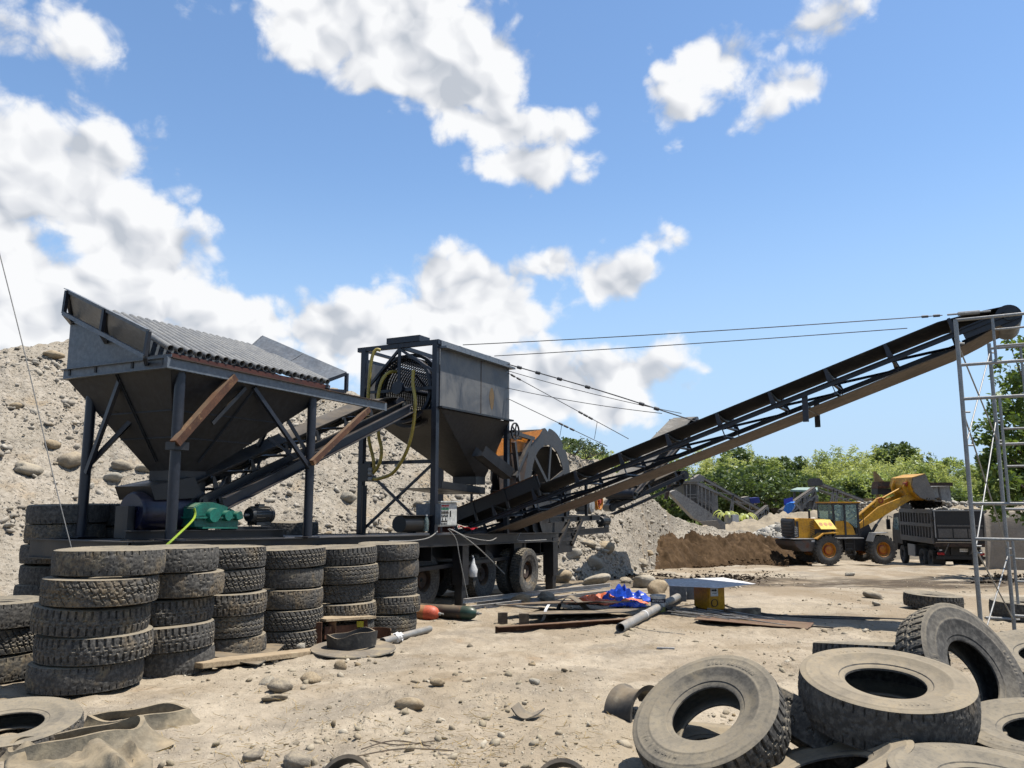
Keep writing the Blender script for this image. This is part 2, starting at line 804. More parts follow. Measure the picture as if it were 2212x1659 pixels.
def paint(name, c1, c2=None, scale=3.0, rough=0.45, metal=0.0, patch=None, pscale=2.5, plo=0.6, phi=0.68, dust=0.25, bump=0.05, stretch=(1, 1, 1), rnd=5.0, spec=0.4):
    """worn paint / steel: two tones, patches of rust or bare metal, dust lying on top"""
    t = NT(name)
    v = t.coord('Object', stretch, rnd)
    n1 = t.noise(v, scale, 5, 0.6)
    col = t.mix(t.sm(n1, 0.3, 0.72), c4(c1), c4(c2 or c1))
    fine = t.noise(v, scale * 11, 3, 0.6)
    col = t.mix(t.sm(fine, 0.3, 0.75), t.mix(1.0, col, (0.72, 0.72, 0.72, 1), 'MULTIPLY'), t.mix(1.0, col, (1.18, 1.17, 1.15, 1), 'MULTIPLY'))
    rg = t.sm(n1, 0.2, 0.8, rough - 0.1, rough + 0.15)
    if patch:
        pn = t.noise(v, pscale, 6, 0.65, 0.3)
        f = t.sm(pn, plo, phi)
        col = t.mix(f, col, c4(patch))
        rg = t.m('MAXIMUM', rg, t.m('MULTIPLY', f, 0.85))
    if dust:
        d = t.m('MULTIPLY', t.sm(t.upness(), 0.25, 0.9), t.sm(t.noise(v, 4, 5, 0.6), 0.3, 0.65, 0.3, 1.0))
        d = t.m('MULTIPLY', d, dust)
        col = t.mix(d, col, DUST)
        rg = t.m('ADD', rg, t.m('MULTIPLY', d, 0.3), True)
    nb = t.bump(fine, 0.25, bump * 0.1) if bump else None
    return t.done(col, rg, metal, nb, spec)


def rubber(name, mud=0.5, c_mud='#91866f', dustc='#9f9480', sand=0.0):
    t = NT(name)
    v = t.coord('Object', (1, 1, 1), 37.0)
    n1 = t.noise(v, 3.2, 6, 0.65, 0.4)
    n2 = t.noise(v, 26, 4, 0.7)
    n3 = t.noise(v, 9, 5, 0.65)
    oi = t.N('ShaderNodeObjectInfo')
    base = t.mix(n3, (0.036, 0.035, 0.033, 1), (0.092, 0.088, 0.081, 1))
    # grey oxidised rubber
    base = t.mix(t.sm(n2, 0.38, 0.70, 0, 0.7), base, (0.195, 0.183, 0.162, 1))
    amt = t.m('ADD', t.m('MULTIPLY', t.m('SUBTRACT', oi.outputs['Random'], 0.5), 0.16), n1)
    f = t.sm(amt, 0.62 - 0.22 * mud, 0.74 - 0.12 * mud)
    f = t.m('MULTIPLY', f, t.sm(n2, 0.36, 0.60, 0.15, 0.85))
    mudc = t.mix(t.sm(n3, 0.35, 0.65), c4(c_mud), lin('#75654e'))
    col = t.mix(f, base, mudc)
    d = t.m('MULTIPLY', t.sm(t.upness(), 0.3, 0.95), t.m('MULTIPLY', t.sm(n1, 0.30, 0.62, 0.55, 1.0), t.sm(n2, 0.28, 0.62, 0.55, 1.0)))
    if sand:
        d = t.m('MAXIMUM', d, t.m('MULTIPLY', t.sm(t.upness(), 0.35, 0.9), t.sm(n3, 0.30, 0.60, sand * 0.6, sand)))
    col = t.mix(d, col, t.mix(t.sm(n2, 0.3, 0.7), lin(dustc), t.mix(1.0, lin(dustc), (0.8, 0.78, 0.74, 1), 'MULTIPLY')))
    nb = t.bump(n2, 0.35, 0.006, t.bump(n3, 0.4, 0.01))
    return t.done(col, 0.88, 0, nb, 0.25)


def mat_ground():
    t = NT('dry_sand')
    v = t.coord('World')
    big = t.noise(v, 0.22, 4, 0.55)
    mid = t.noise(v, 1.3, 6, 0.62, 0.3)
    fin = t.noise(v, 11, 5, 0.65)
    vf = t.noise(v, 60, 4, 0.7)
    col = t.mix(t.sm(mid, 0.3, 0.7), lin('#c6b8a2'), lin('#ab9e8a'))
    col = t.mix(t.sm(big, 0.45, 0.62, 0, 0.6), col, lin('#ab9d86'))
    grey = t.sm(t.noise(v, 0.55, 6, 0.66, 0.8), 0.48, 0.62)
    col = t.mix(t.m('MULTIPLY', grey, 0.7), col, lin('#978d7e'))
    rust = t.sm(t.noise(v, 0.8, 4, 0.6, 0.4), 0.60, 0.75)
    col = t.mix(t.m('MULTIPLY', rust, 0.45), col, lin('#b08a5c'))
    col = t.mix(t.sm(fin, 0.25, 0.75), t.mix(1.0, col, (0.80, 0.79, 0.77, 1), 'MULTIPLY'), col)
    # grit
    vv = t.voro(v, 34)
    cell = t.voro(v, 34, 'F1', 'Color')
    sp = t.N('ShaderNodeSeparateColor')
    t.L(cell, sp.inputs[0])
    grit = t.m('MULTIPLY', t.sm(vv, 0.42, 0.25), t.sm(sp.outputs[0], 0.72, 0.80))
    col = t.mix(t.m('MULTIPLY', grit, 0.75), col, t.mix(sp.outputs[1], lin('#8c8272'), lin('#d8cdb6')))
    col = t.mix(t.sm(vf, 0.5, 0.85, 0, 0.35), col, lin('#8a7658'))
    brn = t.sm(t.noise(t.coord('World', (1, 0.45, 1)), 0.5, 5, 0.62, 0.5), 0.44, 0.60)
    gp0 = t.N('ShaderNodeNewGeometry')
    sx0 = t.N('ShaderNodeSeparateXYZ')
    t.L(gp0.outputs['Position'], sx0.inputs[0])
    brn = t.m('MULTIPLY', brn, t.sm(sx0.outputs[1], 8.0, 20.0, 0.35, 0.8))
    col = t.mix(brn, col, lin('#94836b'))
    # wheel tracks: pale packed lanes with darker crumbled edges
    wb = t.m('MULTIPLY', t.m('SUBTRACT', t.noise(v, 0.35, 3, 0.5), 0.5), 2.2)
    trk = None
    for (o_, k_) in ((8.6, 0.16), (10.3, 0.16), (13.4, -0.10), (15.2, -0.10), (19.0, 0.05), (21.2, 0.05), (24.5, -0.04), (27.0, -0.04)):
        dd = t.m('ABSOLUTE', t.m('ADD', t.m('SUBTRACT', t.m('SUBTRACT', sx0.outputs[1], t.m('MULTIPLY', sx0.outputs[0], k_)), o_), wb))
        b_ = t.sm(dd, 0.42, 0.18)
        trk = b_ if trk is None else t.m('MAXIMUM', trk, b_)
    trk = t.m('MULTIPLY', trk, t.sm(t.noise(v, 1.7, 4, 0.6), 0.38, 0.6))
    col = t.mix(t.m('MULTIPLY', trk, 0.42), col, lin('#857359'))
    # damp dark soil streak crossing the yard in front of the loader
    gp = t.N('ShaderNodeNewGeometry')
    sx = t.N('ShaderNodeSeparateXYZ')
    t.L(gp.outputs['Position'], sx.inputs[0])
    wob = t.noise(v, 0.5, 5, 0.6, 0.5)
    yy = t.m('ADD', sx.outputs[1], t.m('MULTIPLY', wob, 9.0))
    band = t.m('MULTIPLY', t.sm(yy, 24.5, 26.5), t.sm(yy, 33.0, 29.5))
    band = t.m('MULTIPLY', band, t.sm(sx.outputs[0], 1.0, 4.0))
    band = t.m('MULTIPLY', band, t.sm(t.noise(v, 0.9, 6, 0.65), 0.30, 0.52))
    col = t.mix(t.m('MULTIPLY', band, 0.9), col, lin('#4f4335'))
    h = t.m('ADD', t.m('MULTIPLY', fin, 0.6), t.m('ADD', t.m('MULTIPLY', vf, 0.25), t.m('MULTIPLY', grit, 0.25)))
    nb = t.bump(h, 0.85, 0.05, t.bump(t.m('SUBTRACT', mid, t.m('MULTIPLY', trk, 0.3)), 0.4, 0.12))
    return t.done(col, 0.95, 0, nb, 0.15)


def mat_hill():
    t = NT('gravel_bank')
    v = t.coord('World')
    big = t.noise(v, 0.28, 5, 0.6, 0.4)
    mid = t.noise(v, 1.6, 6, 0.65, 0.3)
    fin = t.noise(v, 8, 5, 0.7)
    col = t.mix(t.sm(mid, 0.28, 0.72), lin('#c6bcac'), lin('#aaa192'))
    col = t.mix(t.sm(big, 0.42, 0.62, 0, 0.8), col, lin('#b0a899'))
    col = t.mix(t.sm(t.noise(v, 0.6, 4, 0.6), 0.56, 0.72, 0, 0.5), col, lin('#b59c78'))
    vv = t.voro(v, 13)
    cell = t.voro(v, 13, 'F1', 'Color')
    sp = t.N('ShaderNodeSeparateColor')
    t.L(cell, sp.inputs[0])
    st = t.m('MULTIPLY', t.sm(vv, 0.5, 0.3), t.sm(sp.outputs[0], 0.55, 0.68))
    col = t.mix(t.m('MULTIPLY', st, 0.8), col, t.mix(sp.outputs[1], lin('#7f786c'), lin('#c9c0ae')))
    col = t.mix(t.sm(fin, 0.3, 0.75, 0.45, 0.0), col, lin('#6f604b'))
    h = t.m('ADD', t.m('MULTIPLY', fin, 0.7), t.m('MULTIPLY', st, 0.5))
    nb = t.bump(h, 0.9, 0.1, t.bump(mid, 0.6, 0.25))
    return t.done(col, 0.95, 0, nb, 0.15)


def mat_rock(name, a, b, dust=0.5):
    t = NT(name)
    v = t.coord('Object', (1, 1, 1), 61.0)
    n1 = t.noise(v, 2.5, 6, 0.65, 0.4)
    n2 = t.noise(v, 14, 5, 0.7)
    oi = t.N('ShaderNodeObjectInfo')
    col = t.mix(t.sm(n1, 0.3, 0.7), c4(a), c4(b))
    col = t.mix(t.m('MULTIPLY', oi.outputs['Random'], 0.5), col, lin('#a08f74'))
    col = t.mix(t.sm(n2, 0.3, 0.8, 0, 0.4), col, (0.16, 0.145, 0.12, 1))
    d = t.m('MULTIPLY', t.sm(t.upness(), 0.5, 1.0), dust)
    col = t.mix(t.m('MULTIPLY', d, t.sm(n1, 0.3, 0.6)), col, lin('#bfae90'))
    return t.done(col, 0.92, 0, t.bump(n2, 0.5, 0.03, t.bump(n1, 0.4, 0.06)), 0.2)


def mat_stones(name, pal):
    """loose stones: every stone its own tone (random per island)"""
    t = NT(name)
    g = t.N('ShaderNodeNewGeometry')
    r = g.outputs['Random Per Island']
    ramp = t.N('ShaderNodeValToRGB')
    cr = ramp.color_ramp
    cr.interpolation = 'LINEAR'
    n = len(pal)
    cr.elements[0].color = lin(pal[0])
    cr.elements[1].color = lin(pal[-1])
    for i in range(1, n - 1):
        e = cr.elements.new(i / (n - 1))
        e.color = lin(pal[i])
    t.L(r, ramp.inputs[0])
    v = t.coord('World')
    n2 = t.noise(v, 22, 4, 0.7)
    col = t.mix(t.sm(n2, 0.3, 0.8, 0, 0.4), ramp.outputs[0], lin('#7d705c'))
    return t.done(col, 0.92, 0, t.bump(n2, 0.5, 0.02), 0.2)


def mat_leaf(name, a, b, trans=0.35):
    t = NT(name)
    g = t.N('ShaderNodeNewGeometry')
    oi = t.N('ShaderNodeObjectInfo')
    r = t.m('ADD', t.m('MULTIPLY', g.outputs['Random Per Island'], 0.6), t.m('MULTIPLY', oi.outputs['Random'], 0.4))
    col = t.mix(1.0, t.mix(r, c4(a), c4(b)), (0.66, 0.66, 0.66, 1), 'MULTIPLY')
    d = t.N('ShaderNodeBsdfDiffuse')
    t.L(col, d.inputs[0])
    tr = t.N('ShaderNodeBsdfTranslucent')
    t.L(t.mix(0.5, col, t.mix(1.0, col, (1.5, 1.5, 0.5, 1), 'MULTIPLY')), tr.inputs[0])
    gl = t.N('ShaderNodeBsdfGlossy')
    gl.inputs['Roughness'].default_value = 0.45
    gl.inputs['Color'].default_value = (0.5, 0.55, 0.5, 1)
    m1 = t.N('ShaderNodeMixShader')
    m1.inputs[0].default_value = trans
    t.L(d.outputs[0], m1.inputs[1])
    t.L(tr.outputs[0], m1.inputs[2])
    m2 = t.N('ShaderNodeMixShader')
    m2.inputs[0].default_value = 0.05
    t.L(m1.outputs[0], m2.inputs[1])
    t.L(gl.outputs[0], m2.inputs[2])
    t.L(m2.outputs[0], t.nt.nodes['Material Output'].inputs[0])
    return t.mat


def mat_glass(name):
    t = NT(name)
    t.b.inputs['Base Color'].default_value = (0.55, 0.68, 0.66, 1)
    t.b.inputs['Roughness'].default_value = 0.04
    t.b.inputs['Transmission Weight'].default_value = 0.85
    t.b.inputs['IOR'].default_value = 1.1
    return t.mat


def mat_wood(name, a, b):
    t = NT(name)
    v = t.coord('Object', (1, 1, 1), 3.0)
    v2 = t.coord('Object', (2.0, 14, 14), 3.0)
    n = t.noise(v2, 2.5, 6, 0.65, 0.5)
    col = t.mix(t.sm(n, 0.3, 0.7), c4(a), c4(b))
    n3 = t.noise(v, 5, 5, 0.6)
    col = t.mix(t.sm(n3, 0.5, 0.75, 0, 0.5), col, lin('#cdbd9c'))
    return t.done(col, 0.85, 0, t.bump(n, 0.3, 0.01))


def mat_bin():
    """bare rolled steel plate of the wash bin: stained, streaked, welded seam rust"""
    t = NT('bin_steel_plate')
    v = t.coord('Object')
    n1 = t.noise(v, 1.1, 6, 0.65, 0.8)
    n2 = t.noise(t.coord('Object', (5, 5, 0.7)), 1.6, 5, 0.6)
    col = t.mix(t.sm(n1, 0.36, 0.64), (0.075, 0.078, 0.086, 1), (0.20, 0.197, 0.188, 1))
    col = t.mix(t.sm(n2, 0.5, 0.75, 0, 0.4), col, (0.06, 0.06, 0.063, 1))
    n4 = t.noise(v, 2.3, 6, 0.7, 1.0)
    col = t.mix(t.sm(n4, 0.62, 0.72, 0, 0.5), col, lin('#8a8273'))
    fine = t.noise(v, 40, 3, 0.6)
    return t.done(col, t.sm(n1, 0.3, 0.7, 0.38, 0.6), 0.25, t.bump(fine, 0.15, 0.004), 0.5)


M = {}
M['ground'] = mat_ground()
M['hill'] = mat_hill()
M['black_steel'] = paint('black_painted_steel', (0.009, 0.010, 0.012), (0.018, 0.019, 0.022), 2.5, 0.42, patch='#332b24', pscale=3.5, plo=0.66, phi=0.74, dust=0.12)
M['navy_steel'] = paint('blue_black_painted_steel', (0.012, 0.016, 0.027), (0.024, 0.029, 0.042), 2.2, 0.40, patch='#302e2c', pscale=3, plo=0.66, phi=0.75, dust=0.15)
M['grey_steel'] = paint('blue_grey_steel_plate', (0.125, 0.148, 0.178), (0.165, 0.188, 0.215), 1.6, 0.42, patch='#5f6468', pscale=2.0, plo=0.62, phi=0.75, dust=0.1)
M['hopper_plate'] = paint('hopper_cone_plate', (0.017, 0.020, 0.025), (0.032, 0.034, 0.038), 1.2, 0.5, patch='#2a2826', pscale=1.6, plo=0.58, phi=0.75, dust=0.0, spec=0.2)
M['grizzly'] = paint('dusty_grey_pipe', (0.20, 0.20, 0.195), (0.27, 0.268, 0.255), 3.0, 0.55, patch='#7d776b', pscale=5, plo=0.6, phi=0.75, dust=0.0)
M['red_primer'] = paint('red_oxide_channel', '#451c13', '#552619', 3, 0.7, patch='#3a2018', pscale=5, plo=0.6, phi=0.7, dust=0.35)
M['rust'] = paint('rusted_steel', '#664028', '#4a2f20', 4, 0.8, patch='#8c6a48', pscale=6, plo=0.55, phi=0.7, dust=0.3)
M['rust_dark'] = paint('dark_rusted_plate', '#4a3527', '#2e2722', 4, 0.75, patch='#6e4c31', pscale=5, plo=0.58, phi=0.7, dust=0.4)
M['bin'] = mat_bin()
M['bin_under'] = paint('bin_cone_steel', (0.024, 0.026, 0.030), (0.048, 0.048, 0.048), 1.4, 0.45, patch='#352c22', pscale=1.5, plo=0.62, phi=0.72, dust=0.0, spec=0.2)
M['belt'] = paint('conveyor_rubber', (0.020, 0.020, 0.021), (0.04, 0.04, 0.04), 3, 0.7, patch='#5f5a52', pscale=4, plo=0.55, phi=0.8, dust=0.2, bump=0.03)
M['belt_grey'] = paint('worn_grey_belt', '#6b6963', '#57554f', 1.5, 0.7, patch='#85817a', pscale=3, plo=0.5, phi=0.7, dust=0.1)
M['return_belt'] = paint('bounce_tan_belt', '#6f6356', '#574e45', 1.5, 0.85, patch='#7d6f5e', pscale=3, plo=0.5, phi=0.7, dust=0.0)  # tan of the ground's bounce light put into the belt colour
M['wheel_grey'] = paint('grey_wheel_paint', (0.036, 0.038, 0.042), (0.06, 0.062, 0.066), 2, 0.5, patch='#3d3833', pscale=4, plo=0.66, phi=0.75, dust=0.2)
M['orange'] = paint('orange_machine_paint', '#d8861c', '#c2741a', 2.5, 0.45, patch='#6e4a26', pscale=4, plo=0.68, phi=0.76, dust=0.3)
M['green_gear'] = paint('green_gearbox_paint', '#1a7a68', '#125a4e', 3, 0.45, dust=0.3, patch='#28483f', pscale=5, plo=0.55, phi=0.7)
M['blue_drum'] = paint('dark_blue_drum_paint', (0.009, 0.011, 0.032), (0.015, 0.017, 0.045), 2.5, 0.32, dust=0.1)
M['motor'] = paint('dark_motor_paint', (0.014, 0.02, 0.024), (0.03, 0.036, 0.04), 4, 0.4, dust=0.25)
M['motor_grey'] = paint('grey_motor_paint', (0.30, 0.31, 0.31), (0.4, 0.4, 0.39), 4, 0.4, dust=0.2)
M['cabinet'] = paint('pale_grey_enamel', (0.62, 0.63, 0.59), (0.68, 0.68, 0.64), 1.5, 0.35, dust=0.1)
M['white'] = paint('white_paint', (0.72, 0.72, 0.70), (0.78, 0.78, 0.76), 2, 0.4, dust=0.1)
M['red'] = paint('red_plastic', '#c01828', '#a01020', 2, 0.3, dust=0.0)
M['green_lamp'] = paint('green_plastic', '#2a8a6a', '#1f7a5c', 2, 0.3, dust=0.0)
M['black'] = paint('black_plastic', (0.012, 0.012, 0.012), (0.022, 0.022, 0.022), 3, 0.45, dust=0.2)
M['hose'] = paint('yellow_plastic_hose', '#b8a448', '#9c8c3e', 5, 0.35, dust=0.2, patch='#8f8a5c', pscale=6, plo=0.6, phi=0.75)
M['strap'] = paint('lime_strap', '#9db82c', '#86a026', 4, 0.6, dust=0.0)
M['galv'] = paint('galvanised_tube', (0.25, 0.265, 0.27), (0.36, 0.37, 0.37), 6, 0.42, 0.3, patch='#85817a', pscale=8, plo=0.6, phi=0.75, dust=0.2, spec=0.5)
M['grey_pipe'] = paint('grey_steel_pipe', (0.26, 0.27, 0.27), (0.36, 0.36, 0.35), 5, 0.5, 0.2, patch='#8a7f70', pscale=6, plo=0.58, phi=0.7, dust=0.4)
M['wire'] = paint('steel_wire_rope', (0.09, 0.09, 0.095), (0.14, 0.14, 0.14), 5, 0.5, 0.4, dust=0.0)
M['cable'] = paint('black_cable', (0.02, 0.02, 0.02), (0.05, 0.05, 0.05), 5, 0.55, dust=0.4)
M['cable_grey'] = paint('grey_cable', (0.25, 0.25, 0.24), (0.35, 0.34, 0.32), 5, 0.6, dust=0.2)
M['tyre'] = rubber('dusty_tyre_rubber', 0.45)
M['tyre_mud'] = rubber('muddy_tyre_rubber', 0.75, '#95866e')
M['tyre_sand'] = rubber('sand_covered_tyre_rubber', 0.5, '#857a68', '#a99b83', 0.72)
M['tyre_dark'] = rubber('black_tyre_rubber', 0.15, '#857763')
M['flap'] = paint('old_rubber_flap', (0.10, 0.095, 0.085), (0.20, 0.185, 0.16), 3, 0.8, patch='#9d8f73', pscale=3, plo=0.5, phi=0.7, dust=0.35)
M['flap_tan'] = paint('sun_bleached_tube', '#857d6c', '#6c6658', 2.5, 0.85, patch='#9c9078', pscale=4, plo=0.45, phi=0.65, dust=0.4, bump=0.2)
M['flap_dark'] = paint('black_rubber_sheet', (0.03, 0.03, 0.03), (0.07, 0.068, 0.063), 3, 0.7, patch='#8f8979', pscale=3, plo=0.52, phi=0.75, dust=0.5)
M['wood'] = mat_wood('weathered_plank', '#b7a283', '#8a775c')
M['wood_dark'] = mat_wood('dark_timber', '#6a5a48', '#4a3f33')
M['tarp_blue'] = paint('blue_tarpaulin', '#1c55d8', '#1746b8', 3, 0.3, dust=0.05)
M['tarp_orange'] = paint('orange_tarpaulin', '#ff8a5c', '#f47848', 3, 0.5, dust=0.0)
M['cyl_orange'] = paint('orange_cylinder_paint', '#d8603f', '#bd5034', 3, 0.5, dust=0.3, patch='#8a5a40', pscale=4, plo=0.66, phi=0.75)
M['cyl_tan'] = paint('rusty_tan_cylinder', '#a06a3e', '#8a5832', 3, 0.6, dust=0.4, patch='#5e3e28', pscale=4, plo=0.58, phi=0.7)
M['cyl_dark'] = paint('dark_cylinder_paint', '#3c332e', '#2a2522', 4, 0.6, dust=0.3, patch='#6b4a34', pscale=5, plo=0.56, phi=0.68)
M['cyl_green'] = paint('dark_green_cylinder_cap', '#2c4a3e', '#22382f', 3, 0.35, dust=0.2)
M['sheet_grey'] = paint('pale_grey_sheet', (0.74, 0.75, 0.77), (0.84, 0.845, 0.855), 1.5, 0.8, dust=0.25, spec=0.1)
M['channel'] = paint('galvanised_channel', (0.40, 0.41, 0.42), (0.5, 0.5, 0.5), 3, 0.4, 0.2, dust=0.3, patch='#6a5a48', pscale=4, plo=0.64, phi=0.74)
M['weld_yellow'] = paint('yellow_welder_enamel', '#d49a12', '#bd860e', 2, 0.35, dust=0.1, patch='#8a6a2a', pscale=5, plo=0.66, phi=0.75)
M['print'] = paint('black_print', (0.02, 0.02, 0.022), None, 2, 0.6, dust=0)
M['loader_yellow'] = paint('yellow_loader_paint', '#e3a81f', '#cc9118', 1.2, 0.5, dust=0.35, patch='#8f7444', pscale=2.2, plo=0.52, phi=0.75)
M['loader_bright'] = paint('bright_yellow_panel', '#efd02a', '#e6c322', 1.2, 0.4, dust=0.1)
M['loader_black'] = paint('loader_black_paint', (0.02, 0.02, 0.022), (0.04, 0.04, 0.042), 2, 0.5, dust=0.35)
M['bucket_steel'] = paint('worn_bucket_steel', (0.15, 0.135, 0.12), (0.22, 0.20, 0.175), 2, 0.6, dust=0.3, patch='#6a5238', pscale=3, plo=0.55, phi=0.7)
M['rim_yellow'] = paint('orange_yellow_rim', '#d08a1c', '#bb6f1a', 3, 0.5, dust=0.4, patch='#a03c22', pscale=4, plo=0.58, phi=0.7)
M['rim_red'] = paint('red_rim_ring', '#b04426', '#9c3820', 3, 0.5, dust=0.3)
M['bumper'] = paint('dark_counterweight', (0.08, 0.07, 0.065), (0.12, 0.105, 0.095), 2, 0.6, dust=0.35, patch='#6a4430', pscale=2.0, plo=0.5, phi=0.7)
M['truck_grey'] = paint('dark_grey_truck_box', (0.11, 0.104, 0.096), (0.16, 0.15, 0.138), 1.5, 0.6, dust=0.5, patch='#6e5e4d', pscale=2, plo=0.6, phi=0.75)
M['truck_black'] = paint('black_truck_chassis', (0.014, 0.014, 0.014), (0.03, 0.029, 0.028), 2, 0.6, dust=0.3)
M['truck_trim'] = paint('scuffed_bare_edge', (0.33, 0.33, 0.32), (0.45, 0.44, 0.42), 4, 0.5, dust=0.1)
M['bed_far'] = paint('pale_scratched_bed', (0.26, 0.265, 0.26), (0.36, 0.355, 0.34), 1.2, 0.6, dust=0.1, patch='#5a5650', pscale=1.6, plo=0.52, phi=0.65, stretch=(3, 3, 0.6))
M['glass'] = mat_glass('cab_glass')
M['concrete'] = paint('old_concrete', (0.34, 0.325, 0.30), (0.42, 0.40, 0.365), 0.8, 0.9, dust=0.2, patch='#6d655a', pscale=0.9, plo=0.6, phi=0.75)
M['plant_grey'] = paint('dusty_plant_steel', (0.26, 0.25, 0.235), (0.36, 0.345, 0.32), 0.9, 0.8, dust=0.4, patch='#5d5547', pscale=0.8, plo=0.58, phi=0.72)
M['plant_dark'] = paint('dark_plant_steel', (0.07, 0.068, 0.065), (0.12, 0.115, 0.11), 0.9, 0.7, dust=0.3)
M['green_roof'] = paint('pale_green_roof_sheet', (0.28, 0.42, 0.36), (0.34, 0.47, 0.42), 1, 0.5, dust=0.2)
M['blue_sheet'] = paint('bright_blue_sheet', '#2c86e6', '#2478d4', 1, 0.4, dust=0.05)
M['soil'] = paint('brown_soil', '#57442f', '#443524', 0.7, 0.95, dust=0.0, bump=0.6, patch='#66523c', pscale=1.4, plo=0.5, phi=0.7, spec=0.1)
M['soil_dark'] = paint('dark_wet_soil', '#2c2419', '#1d1812', 2, 0.95, dust=0.0, bump=0.6, spec=0.1)
M['bank'] = mat_rock('grey_aggregate_bank', '#8a8378', '#9c9486', 0.3)
M['bank_tan'] = mat_rock('tan_sand_bank', '#a3988a', '#b3a798', 0.2)
M['rock'] = mat_rock('river_boulder', '#8c8478', '#b0a694')
M['rock_tan'] = mat_rock('tan_boulder', '#a28d6e', '#b8a68a')
M['rock_white'] = mat_rock('pale_boulder', '#aaa599', '#c4beb0')
M['stones_hill'] = mat_stones('loose_hill_stones', ['#857e73', '#aaa294', '#bdb5a7', '#958d80', '#cac2b3', '#a39680'])
M['stones_ground'] = mat_stones('loose_ground_stones', ['#7c7364', '#a3977f', '#b9ad97', '#8d7f68', '#cbc1ad', '#9a8666'])
M['stones_white'] = mat_stones('pale_cobbles', ['#a6a197', '#c2bdb2', '#918b80', '#d0cbbf', '#b3ada0'])
M['straw'] = mat_stones('dry_straw', ['#b89a5c', '#8f7844', '#c9ad72', '#6d5a3a'])
M['leaf_bamboo'] = mat_leaf('bamboo_leaves', (0.40, 0.45, 0.15), (0.62, 0.65, 0.28), 0.5)
M['leaf_mid'] = mat_leaf('bush_leaves', (0.27, 0.34, 0.11), (0.44, 0.50, 0.19), 0.5)
M['leaf_dark'] = mat_leaf('dark_tree_leaves', (0.07, 0.11, 0.035), (0.13, 0.175, 0.052), 0.4)
M['leaf_near'] = mat_leaf('broad_leaves', (0.07, 0.12, 0.024), (0.20, 0.27, 0.055), 0.45)
M['leaf_blue'] = mat_leaf('grey_green_leaves', (0.07, 0.105, 0.06), (0.13, 0.165, 0.095), 0.3)
M['bark'] = mat_wood('tree_bark', '#5a4c3c', '#3c3228')
M['hillside'] = paint('green_hillside', (0.075, 0.10, 0.032), (0.12, 0.15, 0.05), 0.12, 0.95, dust=0.0, bump=0.5, rnd=0, spec=0.1)
M['bag'] = paint('white_plastic_bag', (0.66, 0.66, 0.65), (0.74, 0.74, 0.73), 4, 0.5, dust=0)
M['pet'] = mat_glass('clear_bottle')
M['yellow_bit'] = paint('yellow_foil', '#d8d23a', '#c2b830', 5, 0.4, dust=0.1)

# ------------------------------------------------------------------ the ground, one sheet to the horizon
def graded(lo, hi, fine_lo, fine_hi, fine, growth):
    xs = list(np.arange(fine_lo, fine_hi, fine))
    st = fine
    x = xs[-1]
    while x < hi:
        st *= growth
        x += st
        xs.append(x)
    st = fine
    x = xs[0]
    left = []
    while x > lo:
        st *= growth
        x -= st
        left.append(x)
    return np.array(left[::-1] + xs)


def build_ground():
    xs = graded(-420, 520, -4.2, 5.0, 0.035, 1.035)
    ys = graded(-12, 900, 4.4, 11.5, 0.035, 1.032)
    Xg, Yg = np.meshgrid(xs, ys)
    Zg = gz(Xg, Yg)
    Zg = Zg + np.clip((Yg - 20) / 10, 0, 1) * np.clip((70 - Yg) / 10, 0, 1) * 0.10 * fbm(Xg * 0.8, Yg * 0.8 + 30, 4, 0.6)
    me = npmesh('ground', np.stack([Xg, Yg, Zg], -1).reshape(-1, 3), grid_faces(len(ys), len(xs)), M['ground'])
    tag(nobj('ground', me), kind='structure')


build_ground()

# ------------------------------------------------------------------ the gravel heap behind the machine
# photograph column: row of the ridge, distance of the foot
_hp = [-900, -300, 0, 60, 120, 170, 240, 400, 560, 700, 790, 900, 1000, 1120, 1240, 1300, 1350, 1381, 1413, 1454, 1510, 1570, 1650, 1720, 1800]
_hr = [800, 770, 752, 746, 735, 716, 722, 770, 818, 838, 853, 872, 895, 940, 985, 1004, 1034, 1060, 1088, 1116, 1134, 1144, 1152, 1160, 1185]
_hf = [13, 14.5, 15.5, 16, 16.5, 17, 17.3, 18, 19, 19.8, 20.5, 21.4, 22.4, 23.6, 25, 26.5, 29, 32, 38, 46, 48, 49, 50, 51, 52]
HILL = {}


